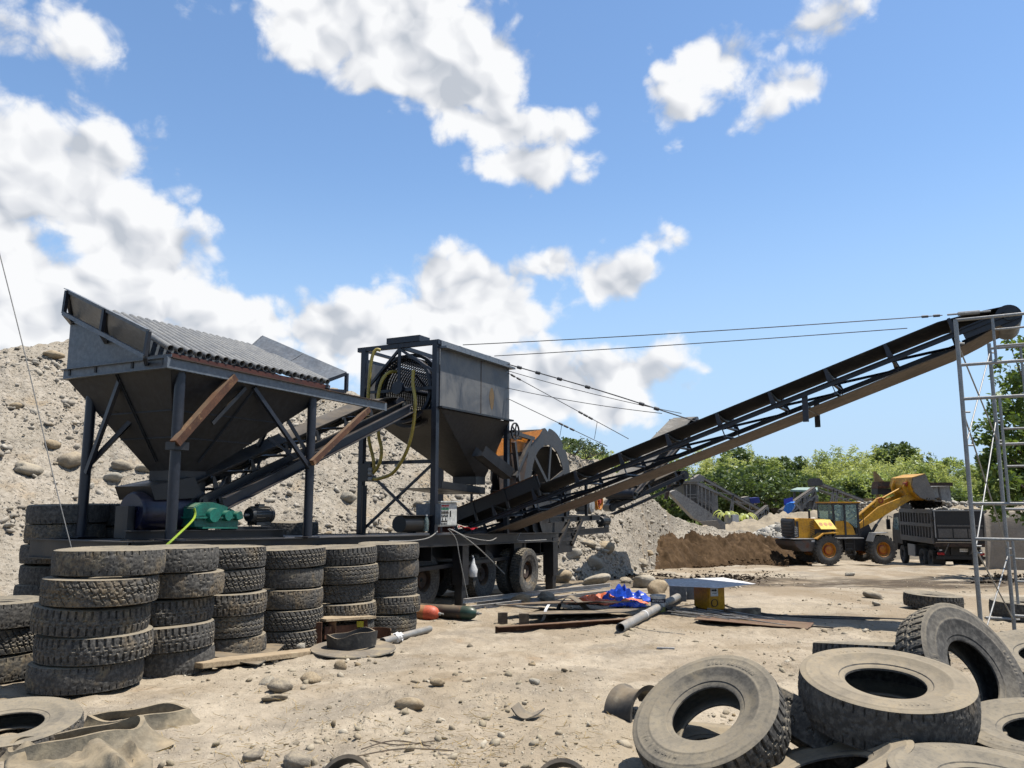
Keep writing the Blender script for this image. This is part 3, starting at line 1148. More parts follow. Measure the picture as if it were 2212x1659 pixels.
def build_hill():
    cols = np.arange(-900, 1800, 5.0)
    rr = np.interp(cols, _hp, _hr)
    foot = np.interp(cols, _hp, _hf)
    nr = 104
    s = np.concatenate([np.linspace(-0.04, 1, nr), [1.06, 1.15, 1.3, 1.6, 2.2, 3.2]])
    V = np.zeros((len(s), len(cols), 3))
    for j, px in enumerate(cols):
        u = (px - 1106) / F
        k = (HZ - rr[j]) / F
        f = foot[j]
        zb = float(gz(u * f, f))
        slope = float(np.interp(px, [1150, 1300], [0.66, 0.52]))
        # distance of the ridge for this slope
        yr = (f * slope + (CZ - zb)) / max(slope - k, 0.12)
        yr = min(max(yr, f + 1.5), f + 26)
        zr = CZ + k * yr
        for i, q in enumerate(s):
            if q <= 1:
                y = f + (yr - f) * q
                qq = max(q, 0)
                shape = qq ** 1.12 if qq < 0.85 else qq ** 1.12
                z = zb + (zr - zb) * shape + min(q, 0) * 6
            else:
                y = yr + (q - 1) * (yr - f)
                z = zr - (q - 1) ** 2 * 1.2 - (q - 1) * 0.5
            V[i, j] = (u * y, y, z)
    X_, Y_ = V[..., 0], V[..., 1]
    fade = np.clip(np.minimum(s, 1.0) / 0.12, 0, 1)[:, None]
    top = np.clip((1.02 - s) / 0.12, 0.25, 1)[:, None]
    # long run-down streaks plus rough lumps
    V[..., 2] += fade * top * (0.75 * fbm(X_ * 0.33, Y_ * 0.16, 3) + 0.24 * fbm(X_ * 1.4, Y_ * 0.9 + 3, 3, 0.55))
    V[..., 2] += fade * (0.10 * fbm(X_ * 4.5, Y_ * 4.5, 3, 0.6))
    V[..., 2] += np.clip(s / 0.1, 0, 1)[:, None] * 0.22 * np.maximum(0, fbm(X_ * 1.1 + 9, Y_ * 1.1, 4, 0.6)) * (s > 0.85)[:, None]
    me = npmesh('gravel_hill', V.reshape(-1, 3), grid_faces(len(s), len(cols)), M['hill'])
    tag(nobj('gravel_hill', me), kind='structure')
    HILL['V'] = V
    HILL['s'] = s
    HILL['cols'] = cols


build_hill()


def hill_pt(px, q):
    """point on the heap under a photograph column, q from foot (0) to ridge (1)"""
    V, s, cols = HILL['V'], HILL['s'], HILL['cols']
    j = int(np.clip(np.searchsorted(cols, px), 0, len(cols) - 1))
    i = int(np.clip(np.searchsorted(s, q), 0, len(s) - 1))
    return Vector(V[i, j])


def H(px, py):
    """point on the heap seen at a pixel"""
    V, cols = HILL['V'], HILL['cols']
    j = int(np.clip(np.searchsorted(cols, px), 0, len(cols) - 1))
    col = V[:106, j]
    d = col - np.array(CAM)
    f = np.array([0, math.cos(PITCH), math.sin(PITCH)])
    u = np.array([0, -math.sin(PITCH), math.cos(PITCH)])
    row = 829.5 - F * (d @ u) / (d @ f)
    return Vector(col[int(np.argmin(abs(row - py)))])


# ------------------------------------------------------------------ stones
def ico(sub):
    bm = bmesh.new()
    bmesh.ops.create_icosphere(bm, subdivisions=sub, radius=1)
    v = np.array([p.co[:] for p in bm.verts])
    f = np.array([[q.index for q in p.verts] for p in bm.faces])
    bm.free()
    return v, f


def rock_mesh(name, sub, rng, mat, rough=0.22, flat=0.7):
    v, f = ico(sub)
    off = rng.random(3) * 50
    n = fbm(v[:, 0] * 1.1 + off[0], v[:, 1] * 1.1 + off[1] + v[:, 2] * 1.7, 3) + fbm(v[:, 2] * 1.3 + off[2], v[:, 0] * 1.2, 2)
    v = v * (1 + rough * 1.25 * n[:, None])
    v = np.sign(v) * np.abs(v) ** 0.86
    v[:, 2] *= flat
    v[:, 0] *= 1.12
    return npmesh(name, v, f, mat, True)


def rand_rot(rng, n):
    q = rng.normal(size=(n, 4))
    q /= np.linalg.norm(q, axis=1)[:, None]
    w, x, y, z = q.T
    return np.stack([1 - 2 * (y * y + z * z), 2 * (x * y - z * w), 2 * (x * z + y * w), 2 * (x * y + z * w), 1 - 2 * (x * x + z * z), 2 * (y * z - x * w),
                     2 * (x * z - y * w), 2 * (y * z + x * w), 1 - 2 * (x * x + y * y)], 1).reshape(n, 3, 3)


def stone_field(name, pts, sizes, mat, rng, flat=0.6, sub=1):
    """thousands of loose stones as one mass"""
    v0, f0 = ico(sub)
    n = len(pts)
    R = rand_rot(rng, n)
    sc = np.stack([sizes * rng.uniform(0.9, 1.5, n), sizes * rng.uniform(0.7, 1.1, n), sizes * rng.uniform(0.4, 0.8, n)], 1)
    jit = 1 + rng.normal(0, 0.16, (n, len(v0)))
    loc = v0[None] * jit[..., None] * sc[:, None, :]
    loc = np.einsum('nij,nvj->nvi', R, loc)
    loc[..., 2] *= 0.8
    V = loc + pts[:, None, :]
    Fc = f0[None] + (np.arange(n) * len(v0))[:, None, None]
    me = npmesh(name, V.reshape(-1, 3), Fc.reshape(-1, 3), mat, True)
    return nobj(name, me)


rng = np.random.default_rng(5)
# on the heap
V_, s_, cols_ = HILL['V'], HILL['s'], HILL['cols']
n = 42000
jj = rng.integers(110, len(cols_), n)
ii = (rng.random(n) ** 1.25 * 103).astype(int)
pts = V_[ii, jj].copy()
dens = fbm(pts[:, 0] * 0.45, pts[:, 1] * 0.5 + pts[:, 2] * 0.4, 4, 0.6)
keep = dens + rng.normal(0, 0.16, n) > np.interp(cols_[jj], [1150, 1300], [0.0, -0.12])
pts = pts[keep]
n = len(pts)
sz = 0.016 + 0.028 * rng.pareto(2.3, n).clip(0, 4.2)
pts[:, 0] += rng.normal(0, 0.06, n)
o = stone_field('loose_stones', pts, sz, M['stones_hill'], rng)
tag(o, 'loose grey stones strewn over the gravel heap', 'stones', kind='stuff')

# on the yard
n = 24000
yy = 4.6 + 24 * rng.random(n) ** 2.4
uu = rng.uniform(-0.72, 0.72, n)
xx = uu * yy
pts = np.stack([xx, yy, gz(xx, yy)], 1)
dens = fbm(xx * 0.8 + 7, yy * 0.8, 3, 0.6)
keep = dens + rng.normal(0, 0.2, n) > 0.05
pts = pts[keep]
n = len(pts)
sz = 0.005 + 0.0085 * rng.pareto(2.2, n).clip(0, 4.5)
pts[:, 2] += sz * 0.15
o = stone_field('loose_pebbles', pts, sz, M['stones_ground'], rng)
tag(o, 'small loose pebbles scattered over the dry yard', 'pebbles', kind='stuff')

# dry straw and twigs in the foreground
mb = MB()
for k in range(520):
    if k < 320:
        cxp, cyp = random.choice([(940, 1590, ), (300, 1600), (1080, 1560), (690, 1560), (1000, 1640), (520, 1640), (1250, 1600)])
        b0 = G(cxp + random.gauss(0, 75), min(1700, max(1500, cyp + random.gauss(0, 26))))
    else:
        b0 = G(random.uniform(100, 1380), random.uniform(1480, 1690))
    a = random.uniform(0, 6.28)
    ln = random.uniform(0.03, 0.13)
    d = Vector((math.cos(a), math.sin(a), random.uniform(-0.05, 0.35)))
    mb.bar(b0 + UP * 0.012, b0 + UP * 0.012 + d * ln, 0.003, 0.002)
o = mb.build('dry_straw', M['straw'])
tag(o, 'dry straw stems lying on the foreground sand', 'straw', kind='stuff')

# single boulders and stones that can be picked out
ROCKS = {k: [rock_mesh('%s_%d' % (k, i), 3, rng, M[k], 0.26, random.uniform(0.6, 0.8)) for i in range(4)] for k in ('rock', 'rock_tan', 'rock_white')}


def put_rock(name, p, size, kind, label, cat, group=None, sc=None, sink=0.25, rz=None):
    o = nobj(name, random.choice(ROCKS[kind]))
    sc = sc or (random.uniform(0.85, 1.15), random.uniform(0.75, 1.05), random.uniform(0.75, 1.05))
    o.scale = (size * sc[0], size * sc[1], size * sc[2])
    o.rotation_euler = (random.uniform(-0.3, 0.3), random.uniform(-0.3, 0.3), random.uniform(0, 6.28) if rz is None else rz)
    o.location = Vector(p) + UP * (size * 0.7 * (1 - 2 * sink) * sc[2])
    return tag(o, label, cat, group)


HB = 'boulders lodged in the gravel heap'
named_hill = [(96, 775, 0.30, 'rock_tan', 'square brown boulder under the crest of the gravel heap at far left'),
              (158, 740, 0.34, 'rock_white', 'pale boulder on the crest of the heap beside the hopper panel'),
              (152, 998, 0.34, 'rock', 'large grey boulder in the heap left of the hopper leg'),
              (62, 1024, 0.36, 'rock_white', 'long pale slab of rock low on the heap at far left'),
              (112, 962, 0.2, 'rock_tan', 'round brown stone beside the guy wire on the heap'),
              (262, 1010, 0.26, 'rock', 'grey boulder on the heap between the two front hopper legs'),
              (250, 1040, 0.24, 'rock_white', 'pale boulder low on the heap just above the stacked dark tyres'),
              (318, 1022, 0.30, 'rock_white', 'broad pale boulder on the heap near the hopper outlet'),
              (200, 880, 0.14, 'rock_tan', 'small tan stone on the heap beside the front left hopper leg'),
              (755, 1080, 0.26, 'rock_white', 'flat pale rock in the heap between hopper leg and bin leg')]
for (x, y, sz_, k, lab) in named_hill:
    put_rock('boulder', H(x, y), sz_, k, lab, 'boulder', HB)
for k in range(60):
    px_ = random.uniform(-40, 1440)
    q = random.random() ** 1.4 * 0.97
    put_rock('boulder', hill_pt(px_, q), 0.07 + 0.10 * random.random() ** 2, random.choice(['rock', 'rock', 'rock_white', 'rock_tan']),
             '%s stone lodged %s on the gravel heap %s' % ('small rounded', 'low' if q < 0.3 else ('halfway up' if q < 0.7 else 'high'),
                                                                                 [w for lim, w in ((160, 'left of the hopper'), (380, 'between the front hopper legs'), (660, 'behind the hopper'), (800, 'between hopper and drum tower'), (1100, 'behind the drum tower'), (1300, 'behind the wash wheel'), (9999, 'at its right end')) if px_ < lim][0]), 'boulder', HB)
FB = 'boulders at the foot of the heap'
for (x, y, sz_, k, lab) in [(1305, 1188, 0.34, 'rock_tan', 'big round boulder under the overhanging end of the machine'),
                            (1268, 1178, 0.24, 'rock', 'brown boulder wedged behind the round one under the machine end'),
                            (1278, 1222, 0.27, 'rock_white', 'pale oval boulder below the machine end beside the support leg'),
                            (1235, 1205, 0.24, 'rock_white', 'pale boulder just right of the black support leg'),
                            (1325, 1170, 0.2, 'rock_white', 'small pale boulder on the slope right of the machine end'),
                            (1395, 1198, 0.2, 'rock_tan', 'ochre boulder at the bottom of the heap'),
                            (1377, 1222, 0.26, 'rock', 'dark sided grey boulder on the flat beyond the machine')]:
    put_rock('boulder', H(x, y) if y < 1240 else G(x, y), sz_, k, lab, 'boulder', FB)
YB = 'boulders lying on the yard'
for (x, y, sz_, k, lab, sc) in [(1285, 1262, 0.42, 'rock_white', 'long pale boulder lying behind the steel channels', (1.5, 0.6, 0.5)),
                                (1352, 1258, 0.18, 'rock', 'round grey stone behind the tarpaulins', None),
                                (1208, 1258, 0.32, 'rock_tan', 'dark boulder in the shade beside the support leg', None),
                                (1390, 1268, 0.30, 'rock_white', 'pale boulder, the left of two behind the tarpaulins', None),
                                (1421, 1280, 0.24, 'rock_tan', 'tan boulder, the right of two behind the tarpaulins', None),
                                (1125, 1305, 0.22, 'rock_tan', 'brown boulder under the black cable beside the tarpaulins', None),
                                (1180, 1298, 0.2, 'rock', 'grey boulder behind the curved black rubber sheet', None),
                                (1886, 1292, 0.17, 'rock', 'flat topped stone standing right of the yellow welding set', (1.2, 1, 0.75)),
                                (1894, 1308, 0.08, 'rock_white', 'small white stone propping the flat topped one', None),
                                (1461, 1325, 0.09, 'rock_tan', 'small tan stone under the grey pipe', None),
                                (905, 1308, 0.2, 'rock_white', 'pale stone behind the orange gas cylinder', None),
                                (883, 1530, 0.115, 'rock_tan', 'round tan stone in the middle foreground', (1.15, 0.9, 0.8)),
                                (673, 1472, 0.085, 'rock_tan', 'smooth buff stone below the rubber disc', None),
                                (735, 1445, 0.08, 'rock_tan', 'upright flat stone beside the rubber disc', (0.8, 0.5, 1.1)),
                                (608, 1440 + 50, 0.11, 'rock', 'grey angular stone in the cluster below the plank', None),
                                (578, 1478, 0.075, 'rock_white', 'pale stone in the cluster below the plank', None),
                                (592, 1512, 0.1, 'rock', 'broad grey stone half buried below the plank', (1.3, 1, 0.5)),
                                (648, 1400, 0.085, 'rock_white', 'pale flat stone beside the rusty box under the tyres', None),
                                (905, 1492, 0.05, 'rock_tan', 'little tan stone at the edge of the grey gravel patch', None),
                                (1155, 1478, 0.06, 'rock_white', 'little white stone in the open sand', None),
                                (945, 1480, 0.06, 'rock_tan', 'small brown stone beside the grey gravel patch', None),
                                (640, 1655, 0.1, 'rock', 'broken grey clod at the bottom edge of the yard', None),
                                (545, 1640, 0.07, 'rock', 'grey lump near the bottom edge left of the broken clods', None),
                                (50, 1465, 0.11, 'rock_white', 'pale block beside the nearest tyre stack', None),
                                (2085, 1150 + 95, 0.17, 'rock_white', 'white stone on the haul road in front of the loader', None)]:
    if 'haul road' in lab:
        p_ = G(1600 / 1.1718 + (1740 / 3.16) / 1.1718, (1050 + 1290 / 3.16) / 1.1718)
    else:
        p_ = G(x, y)
    put_rock('stone', p_, sz_, k, lab, 'stone', YB, sc)

# the low mound of brown topsoil and the pale cobbles behind it
def mound(name, mat, prof, depth, kind='structure', rough=0.25, nq=34, step=6, back=None):
    """prof: list of (column, top row, foot distance)"""
    pxs = np.arange(prof[0][0], prof[-1][0] + 1, step)
    top = np.interp(pxs, [p[0] for p in prof], [p[1] for p in prof])
    ft = np.interp(pxs, [p[0] for p in prof], [p[2] for p in prof])
    q = np.concatenate([np.linspace(0, 1, nq), [1.1, 1.3, 1.7]])
    u = (pxs - 1106) / F
    yt = ft + depth
    zt = CZ + (HZ - top) / F * yt
    zb = gz(u * ft, ft) - 0.15
    Yq = ft[None] + depth * q[:, None]
    sh = np.where(q <= 1, np.sin(np.clip(q, 0, 1) * math.pi / 2) ** 0.9, 1 - (q - 1) ** 2 * 0.9)
    Zq = zb[None] + (zt - zb)[None] * sh[:, None]
    Xq = u[None] * Yq
    Zq = Zq + np.clip(q, 0, 1)[:, None] * rough * (fbm(Xq * 0.9, Yq * 0.9, 4, 0.6)) + rough * 0.45 * fbm(Xq * 3.5, Yq * 3.5, 3, 0.6)
    V = np.stack([Xq, Yq, Zq], -1)
    me = npmesh(name, V.reshape(-1, 3), grid_faces(len(q), len(pxs)), mat)
    return tag(nobj(name, me), kind=kind), V


mound('topsoil_mound', M['soil'], [(1340, 1226, 36.5), (1380, 1204, 36.5), (1412, 1172, 37.0), (1446, 1160, 38.5), (1500, 1155, 40.5), (1560, 1160, 41.5), (1610, 1157, 43), (1650, 1168, 43), (1700, 1188, 43.5), (1740, 1212, 44)], 3.6, rough=0.6, step=2)
mound('aggregate_bank', M['bank'], [(1560, 1135, 52), (1680, 1110, 54), (1800, 1098, 55), (1900, 1092, 54), (2000, 1092, 54), (2110, 1095, 53), (2300, 1090, 52), (2500, 1095, 50)], 4.5, rough=0.5, step=5)
mound('sand_bank', M['bank_tan'], [(2106, 1232, 36), (2112, 1110, 36), (2124, 1103, 36), (2300, 1103, 34), (2500, 1105, 33)], 0.6, rough=0.05, step=3)

# pale cobbles heaped right of the brown soil, and along the bank's top
n = 2600
pxs = rng.uniform(1480, 1790, n)
yy = rng.uniform(47, 58, n)
hh = np.interp(pxs, [1480, 1560, 1640, 1700, 1790], [0.1, 0.7, 1.7, 2.3, 2.3]) * np.clip((yy - 46.5) / 6, 0, 1)
xx = (pxs - 1106) / F * yy
pts = np.stack([xx, yy, gz(xx, yy) + hh + 0.1], 1)
o = stone_field('pale_cobbles', pts, 0.10 + 0.10 * rng.pareto(2.6, n).clip(0, 3.0), M['stones_white'], rng, sub=1)
tag(o, 'heap of pale river cobbles behind the brown soil', 'cobbles', kind='stuff')
n = 1500
pxs = rng.uniform(1800, 2240, n)
yy = rng.uniform(57, 62, n)
xx = (pxs - 1106) / F * yy
zz = CZ - (np.interp(pxs, [1800, 1900, 2000, 2110, 2240], [1094, 1088, 1088, 1090, 1086]) - HZ) / F * yy
pts = np.stack([xx, yy, zz + rng.uniform(-0.5, 0.15, n)], 1)
o = stone_field('bank_cobbles', pts, 0.10 + 0.08 * rng.pareto(2.4, n).clip(0, 2.5), M['stones_white'], rng, sub=1)
tag(o, 'pale cobbles along the top of the grey bank', 'cobbles', kind='stuff')
# clods on the brown soil and the dark clods on the yard, partly in place of a cast shadow
n = 420
pxs = rng.uniform(1400, 1690, n)
yy = rng.uniform(40.0, 42.4, n)
xx = (pxs - 1106) / F * yy
pts = np.stack([xx, yy, gz(xx, yy) + np.clip((yy - 41.6) / 2.0, 0, 1) * 0.8 + 0.03], 1)
o = stone_field('soil_clods', pts, 0.04 + 0.04 * rng.pareto(2.6, n).clip(0, 2.5), M['soil'], rng, sub=1)
tag(o, 'brown clods fallen from the topsoil mound', 'clods', kind='stuff')
pp, ss = [], []
for (x0, x1, y0, y1, k, s0) in [(1330, 1470, 1232, 1252, 700, 0.03), (1480, 1700, 1236, 1256, 700, 0.022), (2110, 2212, 1238, 1262, 500, 0.03), (1340, 1720, 1225, 1265, 900, 0.016)]:  # first patch: dark clods put in for the conveyor's shadow
    for _ in range(k):
        p = G(random.gauss((x0 + x1) / 2, (x1 - x0) / 4.2), random.gauss((y0 + y1) / 2, (y1 - y0) / 4.5))
        pp.append(p[:])
        ss.append(s0 * (0.5 + random.random() ** 3 * 2.4))
o = stone_field('dark_clods', np.array(pp), np.array(ss), M['soil_dark'], rng, sub=1)
tag(o, 'dark wet soil clods in a streak across the yard, partly standing for shadow', 'clods', kind='stuff')

# ------------------------------------------------------------------ tyres
TR, TW = 0.52, 0.131            # outer radius, half width


def tyre_mesh(name, pattern, mat, seed, nP=44, per=11, depth=0.018, chip=0.0, squash=0.0):
    rg = np.random.default_rng(seed)
    nz = 22
    zt = np.linspace(-0.108, 0.108, nz)
    side = [(0.508, 0.117), (0.49, 0.1235), (0.478, 0.1235), (0.474, 0.1262), (0.466, 0.1275), (0.462, 0.1265), (0.432, 0.1283), (0.428, 0.1284), (0.404, 0.1285), (0.40, 0.1285), (0.39, 0.1285), (0.386, 0.1300), (0.376, 0.1300), (0.372, 0.127), (0.335, 0.1195),
            (0.331, 0.1168), (0.30, 0.109), (0.274, 0.103), (0.269, 0.0965), (0.25, 0.093), (0.237, 0.086), (0.235, 0.075), (0.248, 0.069),
            (0.30, 0.083), (0.35, 0.103), (0.41, 0.110), (0.46, 0.103), (0.492, 0.075), (0.497, 0.0)]
    prof = [(TR - 0.010 * (z / 0.108) ** 2, z) for z in zt]
    prof += side[:-1] + [side[-1]] + [(r, -h) for (r, h) in side[-2::-1]]
    prof = np.array(prof)
    m = len(prof)
    nA = nP * per
    th = np.arange(nA) * 2 * math.pi / nA
    ph = (np.arange(nA) % per) / per                 # place inside a pitch
    pit = np.arange(nA) // per
    g = np.zeros((nA, nz))
    for k, z in enumerate(zt):
        a = abs(z) / 0.108
        sg = 1 if z > 0 else -1
        if pattern == 'block':
            zig = 0.016 * np.where(ph < 0.5, 1, -1)
            cen = abs(z - zig * 0.6) < 0.006
            mid = abs(abs(z) - 0.052 - zig * 0.35) < 0.006
            lat = (np.abs(((ph + (0.5 if z > 0 else 0.0) + 0.9 * (a - 0.5) * sg) % 1.0) - 0.5) < 0.10)
            g[:, k] = np.where(cen | mid, 0.85, 0) + np.where(lat, 1.0, 0)
        elif pattern == 'rib':
            zig = 0.010 * np.abs((ph * 2) % 2 - 1) * 2 - 0.01
            for z0 in (-0.06, 0.0, 0.06):
                g[:, k] = np.maximum(g[:, k], np.where(abs(z - z0 - zig) < 0.006, 1.0, 0))
            if a > 0.86:
                g[:, k] = np.maximum(g[:, k], np.where((ph > 0.3) & (ph < 0.55), 0.8, 0))
        elif pattern == 'lug':
            sh = (ph + (0.5 if z > 0 else 0.0)) % 1.0
            if a > 0.42:
                g[:, k] = np.where((sh > 0.34) & (sh < 0.64), 1.5, 0)
            elif a > 0.10:
                g[:, k] = np.where((sh > 0.42) & (sh < 0.58), 0.6, 0)
            zig = 0.02 * np.where(ph < 0.5, 1, -1)
            g[:, k] = np.maximum(g[:, k], np.where(abs(z - zig) < 0.006, 0.8, 0))
        elif pattern == 'worn':
            if a > 0.70:
                g[:, k] = np.where((ph > 0.40) & (ph < 0.58), 0.9, 0)
        elif pattern == 'crescent':
            cz = np.where(pit % 2 == 0, 0.045, -0.045)
            arc = np.abs(np.hypot((ph - 0.5) * 0.085, (z - cz)) - 0.026) < 0.0065
            g[:, k] = np.where(arc & (np.sign(z - cz + 0.004) > 0), 1.1, 0)
    R = np.repeat(prof[None, :, 0], nA, 0)
    Zp = np.repeat(prof[None, :, 1], nA, 0)
    wear = np.zeros((nA, nz))
    if chip:
        tt, zz = np.meshgrid(th, zt, indexing='ij')
        wn = fbm(tt * 3 + seed, zz * 18 + seed, 3)
        smooth = np.clip(wn * 3.0 + 0.2, 0, 1)              # stretches worn bald
        g = g * (1 - chip * smooth)
        wear = -chip * 0.016 * np.maximum(0, fbm(tt * 11 + seed * 3, zz * 55, 3, 0.6))
    # raised worn markings round part of each sidewall
    mark = np.zeros(nA)
    for arc0 in (0.3, 3.4):
        a_ = arc0 + rg.random() * 0.5
        for q_ in range(13):
            if rg.random() < 0.8:
                c0_ = a_ + q_ * 0.075
                mark[(th > c0_) & (th < c0_ + rg.uniform(0.02, 0.055))] = 1
    for k_ in range(nz, m):
        if abs(prof[k_, 0] - 0.428) < 1e-4 or abs(prof[k_, 0] - 0.404) < 1e-4:
            Zp[:, k_] += np.sign(prof[k_, 1]) * 0.0035 * mark
    R[:, :nz] += -g * depth + wear + 0.0015 * rg.normal(size=(nA, nz))
    # old carcass: slightly out of round and rippled
    wob = 1 + 0.012 * np.sin(th * 2 + rg.random() * 6) + 0.006 * np.sin(th * 3 + rg.random() * 6)
    R = R * wob[:, None]
    Zp = Zp * (1 - squash * 0.5 * (1 + np.sin(th * 2 + rg.random() * 6)))[:, None] + 0.004 * np.sin(th * 2 + rg.random() * 6)[:, None]
    V = np.stack([R * np.cos(th)[:, None], R * np.sin(th)[:, None], Zp], -1)
    i = np.arange(nA)[:, None] * m
    j = ((np.arange(nA) + 1) % nA)[:, None] * m
    k = np.arange(m)[None]
    k2 = (k + 1) % m
    Fc = np.stack(np.broadcast_arrays(i + k, j + k, j + k2, i + k2), -1).reshape(-1, 4)
    me = npmesh(name, V.reshape(-1, 3), Fc, mat, True)
    me.set_sharp_from_angle(angle=rad(38))
    return me


TY = {
    'block': tyre_mesh('tyre_block', 'block', M['tyre'], 1, 46, 11, 0.018, 0.3),
    'block2': tyre_mesh('tyre_block_worn', 'block', M['tyre_mud'], 2, 46, 11, 0.016, 0.85),
    'rib': tyre_mesh('tyre_rib', 'rib', M['tyre'], 3, 46, 11, 0.016, 0.35),
    'lug': tyre_mesh('tyre_lug', 'lug', M['tyre'], 4, 46, 12, 0.017, 0.3),
    'lug2': tyre_mesh('tyre_lug_worn', 'lug', M['tyre_mud'], 5, 48, 10, 0.016, 0.7),
    'worn': tyre_mesh('tyre_bald', 'worn', M['tyre_mud'], 6, 50, 10, 0.015, 0.95),
    'worn2': tyre_mesh('tyre_half_bald', 'worn', M['tyre'], 7, 46, 10, 0.016, 0.6),
    'sand': tyre_mesh('tyre_sandy', 'worn', M['tyre_sand'], 16, 50, 10, 0.016, 0.8),
    'sandlug': tyre_mesh('tyre_sandy_lug', 'lug', M['tyre_sand'], 17, 46, 11, 0.016, 0.45),
    'crescent': tyre_mesh('tyre_crescent', 'crescent', M['tyre_dark'], 8, 48, 12, 0.012, 0.2),
    'dark': tyre_mesh('tyre_dark', 'worn', M['tyre_dark'], 9, 46, 10, 0.012, 0.4),
    'darklug': tyre_mesh('tyre_dark_lug', 'lug', M['tyre_dark'], 10, 44, 11, 0.014, 0.3),
}


def put_tyre(kind, loc, normal, label, group, scale=1.0, spin=None, flat=1.0):
    o = nobj('tyre', TY[kind])
    q = Vector(normal).normalized().to_track_quat('Z', 'Y').to_matrix().to_4x4()
    spin = random.uniform(0, 6.28) if spin is None else spin
    o.matrix_world = Matrix.Translation(Vector(loc)) @ q @ Matrix.Rotation(spin, 4, 'Z') @ Matrix.Diagonal((scale, scale, scale * flat, 1))
    return tag(o, label, 'tyre', group)


ORD = ['topmost', 'second from the top', 'third from the top', 'fourth from the top', 'fifth from the top', 'sixth from the top', 'seventh from the top']


def stack(cx, cy, kinds, desc, group, pitch=0.262, lean=(0, 0), jit=0.03, scale=1.0, offs=None, base=None):
    """kinds from the bottom up"""
    z = float(gz(cx, cy)) if base is None else base
    n = len(kinds)
    rr = random.Random(int((cx + 50) * 1000))
    for i, k in enumerate(kinds):
        fl = pitch / 0.262 / scale
        dx = rr.gauss(0, jit) + lean[0] * i
        dy = rr.gauss(0, jit) + lean[1] * i
        if offs and i < len(offs):
            dx += offs[i]
        tilt = (rr.gauss(0, 0.012), rr.gauss(0, 0.012), 1)
        sz_ = scale * rr.uniform(0.975, 1.02)
        put_tyre(k, (cx + dx, cy + dy, z + pitch * (i + 0.5)), tilt, 'worn tyre, %s in %s' % (ORD[n - 1 - i], desc), group, sz_, rr.uniform(0, 6.28), fl * 0.99)


def at_px(x, Y):
    return D(x, 1300, Y).x


SG = 'tyres stacked in a row in front of the machine'
# nearest stack
stack(at_px(209, 8.05), 8.05, ['worn2', 'lug2', 'lug', 'block2', 'worn2'], 'the nearest stack at left', SG, 0.262, (0.008, 0), 0.025, 1.0, [-0.02, 0, -0.03, 0.0, 0.06])
stack(at_px(352, 9.0), 9.05, ['worn2', 'lug2', 'lug2', 'worn', 'worn'], 'the second stack, half behind the nearest', SG, 0.268, (0.012, 0), 0.03, 1.0)
stack(at_px(482, 10.15), 10.15, ['worn', 'rib', 'lug2', 'block', 'block2'], 'the third stack, under the green gearbox', SG, 0.267, (0.003, 0), 0.025, 0.99)
stack(at_px(612, 11.2), 11.2, ['block', 'block', 'worn', 'worn2', 'block'], 'the fourth stack, left of the rusty bench', SG, 0.264, (0.003, 0), 0.022, 1.0)
stack(at_px(733, 12.1), 12.1, ['lug', 'lug2', 'block2', 'rib', 'lug'], 'the fifth stack, behind the rusty bench', SG, 0.262, (0.004, 0), 0.022, 1.0)
stack(at_px(834, 12.9), 12.9, ['rib', 'lug2', 'rib', 'dark', 'worn'], 'the last stack, beside the gas cylinders', SG, 0.268, (0.004, 0), 0.03, 0.95)
SG2 = 'dark tyres stacked in the shade under the hopper'
stack(at_px(112, 11.2), 11.2, ['dark', 'dark', 'dark', 'dark', 'dark', 'worn', 'dark'], 'the shaded stack left of the hopper leg', SG2, 0.265, (0.02, 0), 0.015, 0.97)
stack(at_px(236, 12.0), 12.0, ['dark', 'dark', 'dark', 'dark', 'dark', 'dark'], 'the shaded stack behind the front hopper leg', SG2, 0.318, (0.0, 0), 0.03, 1.0)
stack(at_px(-30, 8.4), 8.5, ['worn2', 'block', 'worn2'], 'the cut off stack at the left edge', SG, 0.262, (0.004, 0), 0.02, 0.95)
stack(at_px(612, 15.3), 15.3, ['dark', 'dark', 'dark', 'dark', 'lug', 'worn2'], 'the stack beyond the machine, seen past the motor', SG2, 0.275, (0.012, 0), 0.02, 1.0)

FG = 'tyres dumped in the right foreground'
put_tyre('lug', D(1534, 1562, 5.62), (-0.42, -0.36, 0.83), 'dusty lugged tyre leaning back at the left of the dumped tyres', FG, 1.0, 0.3)
put_tyre('sand', D(1912, 1506, 5.45), (-0.03, -0.20, 1.0), 'sand covered tyre lying flat on top of the dumped tyres', FG, 1.02, 1.0, 1.12)
put_tyre('lug', D(2082, 1462, 6.15), (0.44, -0.76, 0.46), 'big grey tyre standing upright behind the flat one', FG, 1.03, 2.0)
put_tyre('crescent', D(1757, 1582, 5.85), (0.52, 0.10, 0.82), 'dark tyre wedged edge on between the leaning and the flat tyre', FG, 1.0, 0.5)
put_tyre('darklug', D(1900, 1424, 6.75), (0.02, 0.14, 1.0), 'dark lugged tyre lying flat behind the sand covered one', FG, 0.98, 0.7)
put_tyre('sandlug', D(1800, 1690, 5.0), (-0.26, 0.14, 0.95), 'sandy tyre at the bottom edge, tilted to the left', FG, 1.0, 1.2)
put_tyre('lug2', D(2152, 1735, 4.4), (0.05, -0.08, 1.0), 'tyre lying flat in the bottom right corner', FG, 1.0, 0.1)
put_tyre('lug', D(2260, 1610, 5.3), (-0.10, -0.10, 1.0), 'tyre cut off by the right edge, above the corner one', FG, 0.98, 0.4)
put_tyre('sand', D(1990, 1590, 5.75), (0.05, 0.0, 1.0), 'tyre under the sand covered one, carrying it', FG, 1.0, 0.9)
put_tyre('sand', D(1560, 1640, 5.75), (0.08, -0.05, 1.0), 'tyre half buried in sand beneath the leaning one', FG, 0.95, 0.9, 0.8)
